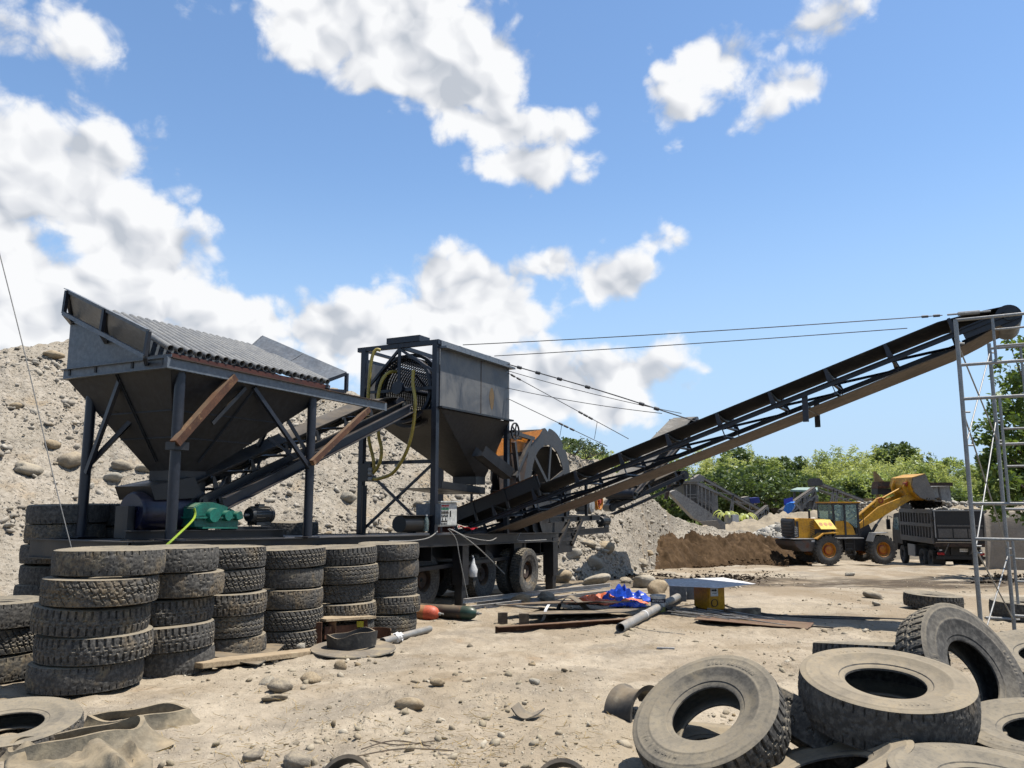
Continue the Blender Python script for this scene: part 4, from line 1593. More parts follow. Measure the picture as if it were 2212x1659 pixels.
put_tyre('worn2', D(2275, 1440, 6.7), (-0.1, -0.2, 1.0), 'grey tyre at the right edge behind the upright one', FG, 1.0, 0.9)
p = G(2017, 1312)
put_tyre('darklug', p + UP * 0.13, (0.05, -0.02, 1.0), 'single tyre lying alone on the yard left of the scaffold foot', FG, 1.0, 0.9)
p = G(2225, 1338)
put_tyre('dark', p + UP * 0.16, (0.02, -0.03, 1.0), 'dark tyre lying behind the scaffold foot at the right edge', FG, 1.15, 0.9)


# ------------------------------------------------------------------ slashed tubes, flaps and rubber scraps
def oval_band(cx, cy, z0, a, b, rot, h, lean, th, thick=0.012, n=48, wav=0.0, flare=0.0):
    """a wall of rubber round an oval, leaning outwards"""
    mb = MB()
    vs, fs = [], []
    rowsn = 6
    rr = random.Random(int(cx * 999))
    ph = rr.uniform(0, 6)
    for side in (0, 1):
        for i in range(n):
            t = 2 * math.pi * i / n
            for k in range(rowsn):
                q = k / (rowsn - 1)
                grow = 1 + lean * q + flare * (1 - q) ** 2
                ea = a * grow - side * thick
                eb = b * grow - side * thick
                x = ea * math.cos(t)
                y = eb * math.sin(t)
                hh = h * (1 + wav * math.sin(3 * t + ph) + wav * 0.6 * math.sin(5 * t + 2 * ph))
                zz = z0 + hh * q + th * math.cos(t) * 1.0
                vs.append((cx + x * math.cos(rot) - y * math.sin(rot), cy + x * math.sin(rot) + y * math.cos(rot), zz))
    m_ = n * rowsn
    for i in range(n):
        j = (i + 1) % n
        for k in range(rowsn - 1):
            fs.append((i * rowsn + k, j * rowsn + k, j * rowsn + k + 1, i * rowsn + k + 1))
            fs.append((m_ + i * rowsn + k, m_ + i * rowsn + k + 1, m_ + j * rowsn + k + 1, m_ + j * rowsn + k))
        fs.append((i * rowsn + rowsn - 1, j * rowsn + rowsn - 1, m_ + j * rowsn + rowsn - 1, m_ + i * rowsn + rowsn - 1))
        fs.append((i * rowsn, m_ + i * rowsn, m_ + j * rowsn, j * rowsn))
    mb.add(vs, fs)
    return mb


p = G(165, 1628)
mb = oval_band(p.x, p.y, p.z - 0.03, 0.48, 0.20, 0.30, 0.17, -0.10, 0.05, 0.03, wav=0.12, flare=0.35)
solo(mb, 'cut_inner_tube', M['flap_tan'], 'slashed tan inner tube gaping open in the left foreground', 'inner tube', None, 50)
p = G(300, 1563)
mb = oval_band(p.x, p.y, p.z - 0.04, 0.42, 0.20, 0.12, 0.13, -0.06, 0.02, 0.03, wav=0.1, flare=0.25)
solo(mb, 'cut_inner_tube', M['flap_tan'], 'buried tan tube loop behind the gaping one', 'inner tube', None, 50)
p = G(20, 1600)
put_tyre('worn', p + UP * 0.06, (0.05, -0.12, 1), 'half buried grey tyre at the left edge beside the slashed tube', FG, 0.95, 0.3, 0.8)
# folds of the tube lying on the sand in front
mb = MB()
vs_, fs_ = [], []
nu, nv = 40, 16
for i in range(nu):
    for k in range(nv):
        u, w = i / (nu - 1), k / (nv - 1)
        px_ = 10 + 320 * u
        py_ = 1640 + 62 * w - 26 * math.sin(math.pi * u)
        g0 = G(px_, py_)
        edge = min(1, min(u, 1 - u, w, 1 - w) * 7)
        hgt = edge * (0.055 + 0.055 * math.sin(9 * u + 3.4 * w + 1.2 * math.sin(5 * w)) + 0.025 * math.sin(17 * u - 6 * w))
        vs_.append(g0 + UP * (0.008 + max(0, hgt)))
for i in range(nu - 1):
    for k in range(nv - 1):
        fs_.append((i * nv + k, (i + 1) * nv + k, (i + 1) * nv + k + 1, i * nv + k + 1))
mb.add(vs_, fs_)
o = solo(mb, 'rubber_tube_skin', M['flap_tan'], 'crumpled flat tube skin lying in the bottom left corner', 'rubber sheet', None, 60)
sol = o.modifiers.new('thick', 'SOLIDIFY')
sol.thickness = 0.012


def curved_strip(pts, width_vec, th, mat, name, label, cat, sub=6):
    """a bent strip of rubber or sheet: centre line and a width vector"""
    pts = catmull([Vector(p) for p in pts], sub)
    w = Vector(width_vec) / 2
    mb = MB()
    n = len(pts)
    vs, fs = [], []
    for i, p in enumerate(pts):
        d = (pts[min(i + 1, n - 1)] - pts[max(i - 1, 0)]).normalized()
        nr = d.cross(w).normalized() * (th / 2)
        vs += [p - w - nr, p + w - nr, p + w + nr, p - w + nr]
    for i in range(n - 1):
        for k in range(4):
            fs.append((i * 4 + k, i * 4 + (k + 1) % 4, (i + 1) * 4 + (k + 1) % 4, (i + 1) * 4 + k))
    fs += [(3, 2, 1, 0), tuple((n - 1) * 4 + k for k in range(4))]
    mb.add(vs, fs)
    return solo(mb, name, mat, label, cat, None, 50)


# arched tyre flap left of the leaning tyre
g0 = G(1376, 1545)
mb = MB().lathe([(0.20, -0.13), (0.245, -0.15), (0.215, -0.09), (0.205, 0.0), (0.215, 0.09), (0.245, 0.15), (0.20, 0.13), (0.19, 0.0)], g0 + UP * 0.0, Vector((0.62, -0.75, 0.12)), 26, True, -2.75, 0.3)
solo(mb, 'rubber_flap', M['flap_dark'], 'arched black rubber flap standing left of the leaning tyre', 'rubber flap', None, 50)
g0 = G(1318, 1532)
curved_strip([g0 + UP * 0.01, g0 + Vector((0.06, 0.0, 0.05)), g0 + Vector((0.13, -0.02, 0.02)), g0 + Vector((0.20, -0.03, 0.006))],
             Vector((0.02, 0.09, 0.0)), 0.01, M['flap'], 'rubber_scrap', 'torn rubber scrap at the foot of the arched flap', 'rubber scrap')
g0 = G(1112, 1548)
curved_strip([g0 + Vector((0, 0, 0.09)), g0 + Vector((0.05, -0.03, 0.035)), g0 + Vector((0.12, -0.05, 0.015)), g0 + Vector((0.22, 0.0, 0.04))],
             Vector((0.06, 0.11, 0.02)), 0.012, M['flap'], 'rubber_scrap', 'curled grey rubber scrap alone in the open sand', 'rubber scrap')
for (x, y, lab) in [(748, 1690, 'half buried black rubber ring at the bottom edge'), (1215, 1712, 'buried black rubber arc at the bottom edge right of the ring')]:
    p = G(x, min(y, 1690)) if y < 1700 else G(x, 1700)
    mb = MB()
    mb.lathe([(0.16, -0.05), (0.185, -0.05), (0.19, 0.0), (0.185, 0.05), (0.16, 0.05), (0.155, 0)], p + UP * -0.03, Vector((-0.2, -0.75, 0.5)), 30, True)
    solo(mb, 'rubber_ring', M['flap_dark'], lab, 'rubber ring', None, 50)
# black rubber sheet, rubber disc with collar, plank
def gquad(name, corners, lift, mat, label, cat, th=0.012, warp=0.0):
    mb = MB()
    c = [G(x, y) + UP * l for (x, y), l in zip(corners, lift)]
    n = 10
    vs, fs = [], []
    for side in (0, 1):
        for i in range(n):
            for k in range(n):
                u, w = i / (n - 1), k / (n - 1)
                p = (c[0] * (1 - u) + c[1] * u) * (1 - w) + (c[3] * (1 - u) + c[2] * u) * w
                z = warp * math.sin(4.1 * u + 1.0) * math.sin(3.3 * w + 0.6)
                g_ = float(gz(p.x, p.y)) + 0.015
                p = Vector((p.x, p.y, max(p.z + z, g_) + side * th))
                vs.append(p)
    for i in range(n - 1):
        for k in range(n - 1):
            q = [i * n + k, (i + 1) * n + k, (i + 1) * n + k + 1, i * n + k + 1]
            fs.append(q[::-1])
            fs.append([n * n + a for a in q])
    rim = [i * n for i in range(n)] + [(n - 1) * n + k for k in range(1, n)] + [i * n + n - 1 for i in range(n - 2, -1, -1)] + [k for k in range(n - 2, 0, -1)]
    for a, b in zip(rim, rim[1:] + rim[:1]):
        fs.append((a, b, b + n * n, a + n * n))
    mb.add(vs, fs)
    return solo(mb, name, mat, label, cat, None, 40)


gquad('rubber_sheet', [(402, 1434), (556, 1445), (614, 1408), (500, 1396)], [0.10, 0.05, 0.06, 0.05], M['flap_dark'], 'black rubber sheet lying in front of the third tyre stack', 'rubber sheet', 0.012, 0.03)
a, b = G(418, 1460) + UP * 0.11, G(705, 1412) + UP * 0.045
mb = MB()
mb.bar(a, b, 0.26, 0.055)
solo(mb, 'plank', M['wood'], 'thick weathered plank lying below the rubber sheet', 'plank', None, 0, 0.006)
p = G(763, 1408)
mb = MB()
mb.lathe([(0.0, 0.0), (0.0, 0.014), (0.10, 0.018), (0.24, 0.03), (0.40, 0.022), (0.52, 0.03), (0.525, 0.018), (0.4, 0.008), (0.2, 0.0)], p + UP * 0.02, Vector((0.02, -0.04, 1)), 48)
d_ = solo(mb, 'rubber_disc', M['flap'], 'grey rubber disc with a raised collar lying below the rusty box', 'rubber disc', None, 40)
mb = oval_band(p.x - 0.03, p.y + 0.05, p.z + 0.04, 0.30, 0.20, 0.1, 0.18, 0.06, 0.03, 0.02, wav=0.10)
mb.build('collar', M['flap_dark'], d_, 50)

# ------------------------------------------------------------------ the trailer that carries the plant
def zdeck(t):
    return 1.30 - 0.024 * t


BK, NV = M['black_steel'], M['navy_steel']
tr = thing('trailer', 'long black steel trailer chassis carrying the whole sand washing plant', 'trailer', mp(-0.9, 6, 0.0))
CF = -1.78


def dk(c, t, dz=0.0):
    return mp(c, t, zdeck(t) + dz)


for c in (-0.02, CF):
    mb = MB().ibeam(dk(c, -0.55, -0.11), dk(c, 12.9, -0.11), 0.22, 0.12)
    mb.build('side_beam', BK, tr)
mb = MB()
for c in (-0.45, -1.33):
    mb = MB().ibeam(dk(c, 4.2, -0.40), dk(c, 12.3, -0.40), 0.30, 0.14)
    mb.build('main_beam', BK, tr)
for t_ in (-0.5, 0.0, 1.2, 2.5, 3.7, 4.9, 6.0, 7.1, 8.1, 9.0, 10.1, 11.2, 12.3, 12.85):
    mb = MB().ibeam(dk(-0.10, t_, -0.115), dk(CF + 0.08, t_, -0.115), 0.18, 0.09)
    mb.build('cross_beam', BK, tr)
for t_ in (4.9, 6.0, 7.1, 8.1, 9.9, 10.8):
    mb = MB()
    mb.channel(dk(-0.06, t_, -0.36), dk(CF + 0.06, t_, -0.36), 0.26, 0.07)
    mb.build('outrigger_channel', BK, tr)
for (t0, t1) in ((-0.5, 1.9), (1.92, 4.2), (4.22, 6.6), (6.62, 9.0), (9.02, 12.8)):  # added plates: block the sun so the ground below goes dark
    MB().plate([dk(-0.08, t0, -0.018), dk(-0.08, t1, -0.018), dk(CF + 0.07, t1, -0.018), dk(CF + 0.07, t0, -0.018)], 0.008).build('deck_plate', BK, tr)
# gusset plates and dropped front beam by the hopper legs
mb = MB().ibeam(dk(0.03, -0.62, -0.12), dk(CF - 0.05, -0.62, -0.12), 0.24, 0.14)
mb.build('front_beam', BK, tr)
mb = MB().mbox(-0.9, -0.15, 4.4, 12.0, zdeck(8) - 0.62, zdeck(8) - 0.55)  # black plate added to fill in the shade below the deck
mb.build('dark_fill_plate', BK, tr)
# support legs
for (c, t_, lab) in [(-0.05, 5.0, 0), (-0.05, 7.05, 0), (-0.05, 11.35, 1), (CF, 5.0, 0), (CF, 11.3, 0)]:
    top = zdeck(t_) - 0.22
    b = mp(c, t_, 0)
    zb = float(gz(b.x, b.y)) - 0.05
    mb = MB()
    w = 0.14 if lab else 0.12
    mb.mbox(c - w, c + w, t_ - w, t_ + w, zb + 0.45, top)
    leg = mb.build('support_leg', BK, tr)
    mb = MB().mbox(c - w * 0.7, c + w * 0.7, t_ - w * 0.7, t_ + w * 0.7, zb + 0.03, zb + 0.45)
    mb.build('inner_leg', BK, leg)
    mb = MB().mbox(c - 0.2, c + 0.2, t_ - 0.2, t_ + 0.2, zb, zb + 0.03)
    mb.build('foot_plate', BK, leg)
# axle and wheels
wz = float(gz(mp(0, 9.9, 0).x, mp(0, 9.9, 0).y)) + 0.53
mb = MB().tube(mp(-0.05, 9.75, wz), mp(CF + 0.05, 9.75, wz), 0.06, 12)
mb.build('axle', BK, tr)
for c in (-0.02, CF + 0.02):
    mb = MB().bar(mp(c - 0.1, 9.75, wz + 0.05), mp(c - 0.1, 9.75, zdeck(9.75) - 0.2), 0.08, 0.6, T)
    mb.build('spring_hanger', BK, tr)
for (c, k, t_) in ((0.03, 'lug', 9.75), (-0.34, 'darklug', 9.75), (CF - 0.03, 'darklug', 9.75), (CF + 0.34, 'darklug', 9.75), (-0.34, 'darklug', 8.35), (CF + 0.3, 'darklug', 8.35), (-0.5, 'darklug', 6.3), (CF + 0.3, 'darklug', 6.3)):
    me = TY[k]
    o = nobj('wheel', me, tr)
    q = C.to_track_quat('Z', 'Y').to_matrix().to_4x4()
    o.matrix_local = Matrix.Translation(mp(c, t_, wz + 0.022 * (9.75 - t_)) - BASE[tr.name]) @ q
    BASE[o.name] = BASE[tr.name]
    r0 = MB().lathe([(0.05, 0.02), (0.14, 0.04), (0.17, -0.02), (0.225, -0.03), (0.235, 0.075), (0.258, 0.085), (0.256, 0.06), (0.24, 0.05), (0.235, -0.09), (0.258, -0.095)], (0, 0, 0), (0, 0, 1), 32)
    sv = BASE[o.name]
    BASE[o.name] = Vector((0, 0, 0))
    r0.build('rim', M['rust_dark'], o, 40)
    BASE[o.name] = sv

# ------------------------------------------------------------------ feed hopper with pipe grizzly
hp = thing('feed_hopper', 'grey steel feed hopper with a sloping grizzly of pipes on the trailer front', 'hopper', mp(-0.87, 1.25, zdeck(1)))
ZR = 3.46
TF, TB = -0.20, 2.78
CN, CX = 0.06, -2.02
GS, HP = M['grey_steel'], M['hopper_plate']
# upright panel of the front end, higher towards the far side
ZH = 4.26
mb = MB().plate([mp(CX, TF, ZR + 0.1), mp(CN, TF, ZR + 0.1), mp(CN, TF, ZR + 0.16), mp(-0.45, TF, 3.63), mp(CX, TF, ZH)], 0.012)
mb.build('end_panel', GS, hp)
mb = MB().plate([mp(CX, TB, ZR + 0.1), mp(CN, TB, ZR + 0.1), mp(CN, TB, ZR + 0.16), mp(-0.45, TB, 3.63), mp(CX, TB, ZH)], 0.012)
mb.build('end_panel', GS, hp)
mb = MB().plate([mp(CX, TF, ZR + 0.1), mp(CX, TB, ZR + 0.1), mp(CX, TB, ZH), mp(CX, TF, ZH)], 0.012)
mb.build('back_panel', GS, hp)
# rim channels
for (a, b) in (((CX - .02, TF - .03), (CN + .02, TF - .03)), ((CX, TB + .03), (CN, TB + .03)), ((CX - .03, TF, ), (CX - .03, TB))):
    mb = MB().channel(mp(a[0], a[1], ZR + 0.04), mp(b[0], b[1], ZR + 0.04), 0.14, 0.05, 0.01)
    mb.build('rim_channel', GS, hp)
mb = MB()
for c_ in (-0.02, -0.62, -1.35, -1.9):
    mb.mbox(c_ - 0.02, c_ + 0.02, TF - 0.05, TF - 0.035, ZR + 0.02, ZR + 0.1)
mb.build('rim_cleats', BK, hp)
mb = MB().bar(mp(CN + 0.02, TF - 0.1, ZR + 0.03), mp(CN + 0.02, 4.25, ZR - 0.05), 0.07, 0.13)
mb.build('edge_beam', M['grey_steel'], hp)
mb = MB().bar(mp(CN + 0.03, TF - 0.05, ZR + 0.10), mp(CN + 0.03, 4.2, ZR + 0.02), 0.12, 0.014)
mb.build('edge_flange', M['rust_dark'], hp)
mb = MB().channel(mp(CN - 0.06, TF + 0.02, ZR + 0.125), mp(CN - 0.06, TB + 0.1, ZR + 0.105), 0.11, 0.05, 0.01, side=-1)
mb.build('grizzly_sill', M['red_primer'], hp)
# cone plates to the outlet
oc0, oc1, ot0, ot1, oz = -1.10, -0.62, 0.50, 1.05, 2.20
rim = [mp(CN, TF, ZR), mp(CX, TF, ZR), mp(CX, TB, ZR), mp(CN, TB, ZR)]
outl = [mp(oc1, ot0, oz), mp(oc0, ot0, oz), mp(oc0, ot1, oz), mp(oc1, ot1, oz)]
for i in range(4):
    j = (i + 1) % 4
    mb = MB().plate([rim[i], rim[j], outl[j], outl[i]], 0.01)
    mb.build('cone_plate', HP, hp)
    mid = (rim[i] + rim[j]) / 2
    om = (outl[i] + outl[j]) / 2
    cen = (outl[0] + outl[2]) / 2
    off = (om - cen).normalized() * 0.035 - UP * 0.03
    mb = MB().angle(mid + off * 0.5, om + off * 0.5 + (mid - om) * 0.1, 0.025, 0.006)
    mb.build('cone_rib', HP, hp)
for z0 in (2.62, 2.95):
    f = (z0 - oz) / (ZR - oz)
    ring = [outl[i] * (1 - f) + rim[i] * f for i in range(4)]
    mb = MB()
    cen = (ring[0] + ring[2]) / 2
    for i in range(4):
        mb.bar(ring[i] + (ring[i] - cen).normalized() * 0.012, ring[(i + 1) % 4] + (ring[(i + 1) % 4] - cen).normalized() * 0.012, 0.012, 0.02)
    mb.build('weld_seam', HP, hp)
mb = MB().mbox(oc0, oc1, ot0, ot1, oz - 0.35, oz)
mb.build('outlet_spout', BK, hp)
# pipe legs and braces
legs = {}
for nm, (c, t_) in dict(nf=(0.0, 0.0), ff=(-1.74, 0.0), nr=(0.0, 2.48), fr=(-1.74, 2.48)).items():
    mb = MB().tube(dk(c, t_), mp(c, t_, ZR - 0.02), 0.068, 18)
    legs[nm] = mb.build('leg', NV, hp, 40)
    mb = MB().mbox(c - 0.13, c + 0.13, t_ - 0.13, t_ + 0.13, zdeck(t_), zdeck(t_) + 0.018)
    mb.build('base_plate', NV, legs[nm])


def brace(p, q, w, h, mat, parent, name='brace'):
    return MB().bar(p, q, w, h).build(name, mat, parent)


brace(Q(187, 1022, -0.06), Q(260, 820, -0.14), 0.05, 0.07, NV, hp)
brace(Q(196, 1000, -0.04), Q(283, 910, 0.16), 0.05, 0.06, NV, hp)
brace(P(378, 958, 0.10), P(505, 815, 0.10), 0.11, 0.10, M['rust'], hp, 'rusty_brace')
brace(P(458, 915, 0.03), P(530, 838, 0.03), 0.03, 0.05, BK, hp, 'thin_brace')
brace(P(548, 838, 0.03), P(668, 1010, 0.03), 0.05, 0.06, NV, hp)
brace(P(674, 1000, 0.10), P(796, 884, 0.10), 0.07, 0.09, M['rust'], hp, 'rusty_brace')
brace(P(620, 905, -0.25), P(668, 985, -0.05), 0.04, 0.05, NV, hp)
brace(P(578, 945, -0.45), P(640, 990, -0.2), 0.03, 0.04, NV, hp)
mb = MB().mbox(-0.05, 0.12, -0.12, 0.10, 2.42, 2.52)
mb.build('brace_bracket', BK, hp)
brace(mp(-1.74, 2.48, 1.6), mp(-0.9, 2.48, ZR - 0.5), 0.05, 0.06, NV, hp)
# grizzly pipes, open ends to the near side
n1, n2 = P(390, 757, 0.02), P(694, 822, 0.02)
f1, f2 = P(265, 680, -2.0), P(534, 745, -2.0)
for i in range(21):
    f = (i - 1) / 18.0
    a = n1 + (n2 - n1) * f
    b = f1 + (f2 - f1) * f
    mb = MB().pipe(a, b, 0.044, 0.037, 14)
    o = mb.build('grizzly_pipe', M['grizzly'], hp, 40)
# flared wing at the front end: plate, rail and triangular brackets
TO = -0.62
wo0, wo1 = Q(145, 628, TO), Q(322, 716, TO)
wi0, wi1 = mp(CX, TF + 0.02, ZH + 0.01), mp(-0.42, TF + 0.02, 3.66)
lo0, lo1 = Q(138, 677, TO), Q(313, 770, TO)
mb = MB().plate([wo0, wo1, wi1, wi0], 0.012)
mb.build('wing_plate', GS, hp)
mb = MB().angle(wo0, wo1, 0.05, 0.008)
mb.build('wing_edge', GS, hp)
mb = MB().bar(lo0, lo1, 0.05, 0.05)
mb.build('wing_rail', GS, hp)
for f in (0.0, 0.48, 1.0):
    a = wo0.lerp(wo1, f)
    l = lo0.lerp(lo1, f)
    i_ = wi0.lerp(wi1, f)
    li = Vector((i_.x, i_.y, l.z))
    mb = MB()
    mb.bar(a, l, 0.045, 0.045, T)
    mb.bar(l, li, 0.045, 0.045)
    mb.bar(a - UP * 0.03, i_ - UP * 0.03, 0.045, 0.045)
    mb.build('wing_bracket', NV, hp)
# the same wing at the rear end
TO2 = 3.25
vo0, vo1 = Q(567, 725, TO2), Q(749, 804, TO2)
vi0, vi1 = mp(CX + 0.1, TB, ZH - 0.02), mp(-0.30, TB, 3.63)
mb = MB().plate([vo0, vo1, vi1, vi0], 0.012)
mb.build('wing_plate', GS, hp)
for f in (0.0, 0.5, 1.0):
    a = vo0.lerp(vo1, f)
    i_ = vi0.lerp(vi1, f)
    l = Vector((a.x, a.y, a.z - 0.32))
    mb = MB()
    mb.bar(a - UP * 0.02, l, 0.05, 0.05, T)
    mb.bar(l, Vector((i_.x, i_.y, l.z)), 0.05, 0.05)
    mb.bar(a - UP * 0.03, i_ - UP * 0.03, 0.045, 0.045)
    mb.build('wing_bracket', NV, hp)

# ------------------------------------------------------------------ belt conveyors
def conveyor(name, label, A, B, width, mats, spacing=1.1, sag=0.12, rail_h=0.13, lift=0.24, pulley=0.2, first=0.4, tail_box=0.0, ret_mat=None, belt_ext=0.0):
    """A tail, B head: the line of the near rail's top edge"""
    A, B = Vector(A), Vector(B)
    L_ = (B - A).length
    d = (B - A).normalized()
    sd = Vector((d.x, d.y, 0)).normalized()
    sd = Vector((-sd.y, sd.x, 0))                       # to the left of travel (away from the camera)
    if sd.y < 0:
        sd = -sd
    nn = d.cross(sd)
    if nn.z < 0:
        nn = -nn
    steel, belt, ret = mats
    root = thing(name, label, 'conveyor', A)
    for k in (0, 1):
        o0 = sd * (width * k) - nn * (rail_h / 2)
        mb = MB().channel(A + o0, B + o0, rail_h, 0.05, 0.01, nn, 1 if k == 0 else -1)
        mb.build('side_rail', steel, root)
    n_ = int(L_ / spacing) + 1
    for i in range(n_):
        s_ = first + i * spacing
        if s_ > L_ - 0.25:
            break
        p = A + d * s_
        # idler set: two raised brackets, sloping rollers and a flat one
        mb = MB()
        e0, e1 = p, p + sd * width
        for (q, k) in ((e0, 1), (e1, -1)):
            mb.plate([q - d * 0.05, q + d * 0.05, q + d * 0.022 + nn * (lift - 0.02), q - d * 0.022 + nn * (lift - 0.02)], 0.012)
        mb.bar(e0 - nn * 0.005, e1 - nn * 0.005, 0.05, 0.03, nn)
        idl = mb.build('idler_frame', steel, root)
        mb = MB()
        c0, c1 = p + sd * (width * 0.33) + nn * (lift - 0.13), p + sd * (width * 0.67) + nn * (lift - 0.13)
        mb.tube(e0 + sd * 0.02 + nn * (lift - 0.045), c0, 0.035, 10)
        mb.tube(c0, c1, 0.035, 10)
        mb.tube(c1, e1 - sd * 0.02 + nn * (lift - 0.045), 0.035, 10)
        mb.build('rollers', M['motor'], idl, 40)
        if i % 2 == 0:
            mb = MB()
            for q in (e0 + sd * 0.03, e1 - sd * 0.03):
                mb.bar(q - nn * rail_h, q - nn * (rail_h + 0.16), 0.05, 0.012, d)
            mb.tube(e0 - nn * (rail_h + 0.14), e1 - nn * (rail_h + 0.14), 0.03, 10)
            mb.build('return_roller', steel, root, 40)
        # diagonal under-brace
        if s_ + spacing < L_ - 0.3:
            mb = MB().angle(e0 - nn * (rail_h - 0.02) + sd * 0.05, e1 + d * spacing - nn * (rail_h - 0.02) - sd * 0.05, 0.04, 0.006, nn)
            mb.build('cross_brace', steel, root)
    # carrying belt, troughed, and return belt
    prof = [(0.06, lift + 0.005), (0.16, lift - 0.045), (0.35, lift - 0.088), (0.5, lift - 0.09), (0.65, lift - 0.088), (0.84, lift - 0.045), (0.94, lift + 0.005)]
    steps = 24
    vs, fs = [], []
    m_ = len(prof)
    for i in range(steps + 1):
        q = i / steps
        flatn = max(0, (q - 0.93) / 0.07)
        p = A + d * (L_ * q + (belt_ext if i == steps else 0))
        for layer in (0, 0.014):
            for (a, h) in prof:
                hh = h * (1 - flatn) + (pulley * 0.55) * flatn
                vs.append(p + sd * (width * a) + nn * (hh - layer))
    for i in range(steps):
        r0, r1 = i * 2 * m_, (i + 1) * 2 * m_
        for k in range(m_ - 1):
            fs.append((r0 + k, r0 + k + 1, r1 + k + 1, r1 + k))
            fs.append((r0 + m_ + k, r1 + m_ + k, r1 + m_ + k + 1, r0 + m_ + k + 1))
        for k in (0, m_ - 1):
            fs.append((r0 + k, r1 + k, r1 + m_ + k, r0 + m_ + k))
    mb = MB()
    mb.add(vs, fs)
    mb.build('carrying_belt', belt, root, 60)
    mb = MB()
    vs, fs = [], []
    for i in range(steps + 1):
        q = i / steps
        p = A + d * (L_ * q)
        hh = -(rail_h + 0.17) - sag * math.sin(math.pi * q) * 0.5
        if q > 0.93:
            hh += (q - 0.93) / 0.07 * 0.13
        for layer in (0, 0.014):
            for a in (0.04, 0.96):
                vs.append(p + sd * (width * a) + nn * (hh - layer))
    for i in range(steps):
        r0, r1 = i * 4, (i + 1) * 4
        fs += [(r0, r0 + 1, r1 + 1, r1), (r0 + 2, r1 + 2, r1 + 3, r0 + 3), (r0, r1, r1 + 2, r0 + 2), (r0 + 1, r0 + 3, r1 + 3, r1 + 1)]
    mb.add(vs, fs)
    mb.build('return_belt', ret, root)
    # pulleys
    for (p, nm, rr) in ((B, 'head_pulley', pulley), (A, 'tail_pulley', pulley * 0.85)):
        c0 = p - nn * (pulley * 0.45)
        mb = MB()
        mb.tube(c0 + sd * 0.03, c0 + sd * (width - 0.03), rr, 28)
        pl = mb.build(nm, M['navy_steel'], root, 40)
        mb = MB().tube(c0 - sd * 0.07, c0 + sd * (width + 0.07), 0.035, 12)
        mb.tube(c0 - sd * 0.05, c0 + sd * 0.01, 0.08, 14)
        mb.build('shaft', M['motor'], pl, 40)
    return root, d, sd, nn


# the long discharge conveyor, climbing to the right over the yard
K0, K7 = D(1248, 1014, 16.5), D(2060, 682, 13.0)
stepv = (K7 - K0) / 7
cA = K0 - stepv * 3.1
cB = K0 + stepv * 7.75
LIFT = 0.27
CWD = 1.2
conv, cd, csd, cnn = conveyor('discharge_conveyor', 'long black belt conveyor climbing from the trailer to the upper right', cA - UP * LIFT, cB - UP * LIFT, CWD,
                              (NV, M['belt'], M['return_belt']), stepv.length, 0.10, 0.085, LIFT, 0.19, first=stepv.length * 0.1)
# head end: belt wraps over the pulley; take-up screw, hinge brackets hanging below
for k in (0, 1):
    q = cB - UP * LIFT + csd * (CWD * k)
    mb = MB().bar(q - cd * 0.7 - cnn * 0.08, q + cd * 0.15 - cnn * 0.08, 0.02, 0.2, cnn)
    mb.build('head_plate', NV, conv)
hang = K0 + stepv * 4.55 - UP * (LIFT + 0.12)
for k, off in ((0, 0.0), (1, 0.0)):
    b0 = hang + csd * (CWD * k)
    mb = MB().bar(b0 + UP * 0.1, b0 - UP * 0.42, 0.10, 0.02, csd)
    mb.build('hanger_bracket', NV, conv)
mb = MB().bar(hang - UP * 0.16, hang + csd * CWD - UP * 0.16, 0.08, 0.08)
mb.build('hanger_beam', NV, conv)
# skirt boards over the loading end
for k in (0, 1):
    a = cA - UP * LIFT + cd * 0.1 + csd * (0.02 + (CWD - 0.04) * k) + cnn * 0.34
    b = a + cd * 2.3
    mb = MB().bar(a, b, 0.012, 0.26, cnn)
    sk = mb.build('skirt_board', BK, conv)
    mb = MB().bar(a + cnn * 0.14, b + cnn * 0.14, 0.05, 0.018, cnn)
    mb.build('skirt_cap', M['rust'], sk)
    for f in (0.25, 0.62, 0.97):
        mb = MB().bar(a.lerp(b, f) - cnn * 0.3, a.lerp(b, f) + cnn * 0.15, 0.05, 0.05, cd)
        mb.build('skirt_post', BK, sk)
# trestle carrying it on the trailer
for s_ in (1.2, 3.4):
    b = cA - UP * (LIFT + 0.13) + cd * s_
    for k in (0, 1):
        q = b + csd * (CWD * k)
        foot = Vector((q.x, q.y, zdeck((q - ORG).dot(T))))
        if foot.z < q.z - 0.05 and (q - ORG).dot(C) < 0.05:
            mb = MB().bar(q, foot, 0.07, 0.07, cd)
            mb.build('trestle_post', BK, conv)

# feeder conveyor from under the hopper up to the drum screen
fa, fb = P(432, 1072, -0.50), P(868, 868, -0.50)
conveyor('feeder_conveyor', 'short black belt conveyor from the hopper outlet up to the drum screen', fa, fb, 0.70, (BK, M['belt'], M['belt']), 0.75, 0.05, 0.12, 0.2, 0.17, first=0.3)
mb = MB().channel(P(482, 1088, -0.36), P(886, 882, -0.36), 0.17, 0.07, 0.012)
solo(mb, 'conveyor_girder', NV, 'blue black channel girder below the feeder conveyor', 'girder')
# conveyor rising away behind the wash wheel
c2a, c2b = D(1372, 1060, 24.8), D(1508, 906, 30.5)
conveyor('rear_conveyor', 'grey belted conveyor rising away behind the discharge conveyor', c2a, c2b, 1.0, (NV, M['belt_grey'], M['belt']), 1.6, 0.05, 0.13, 0.2, 0.2)
conveyor('low_conveyor', 'short dark conveyor under the discharge conveyor right of the motors', D(1322, 1092, 25.5), D(1478, 1022, 26.0), 0.7, (NV, M['belt'], M['belt']), 1.0, 0.05, 0.13, 0.15, 0.15)

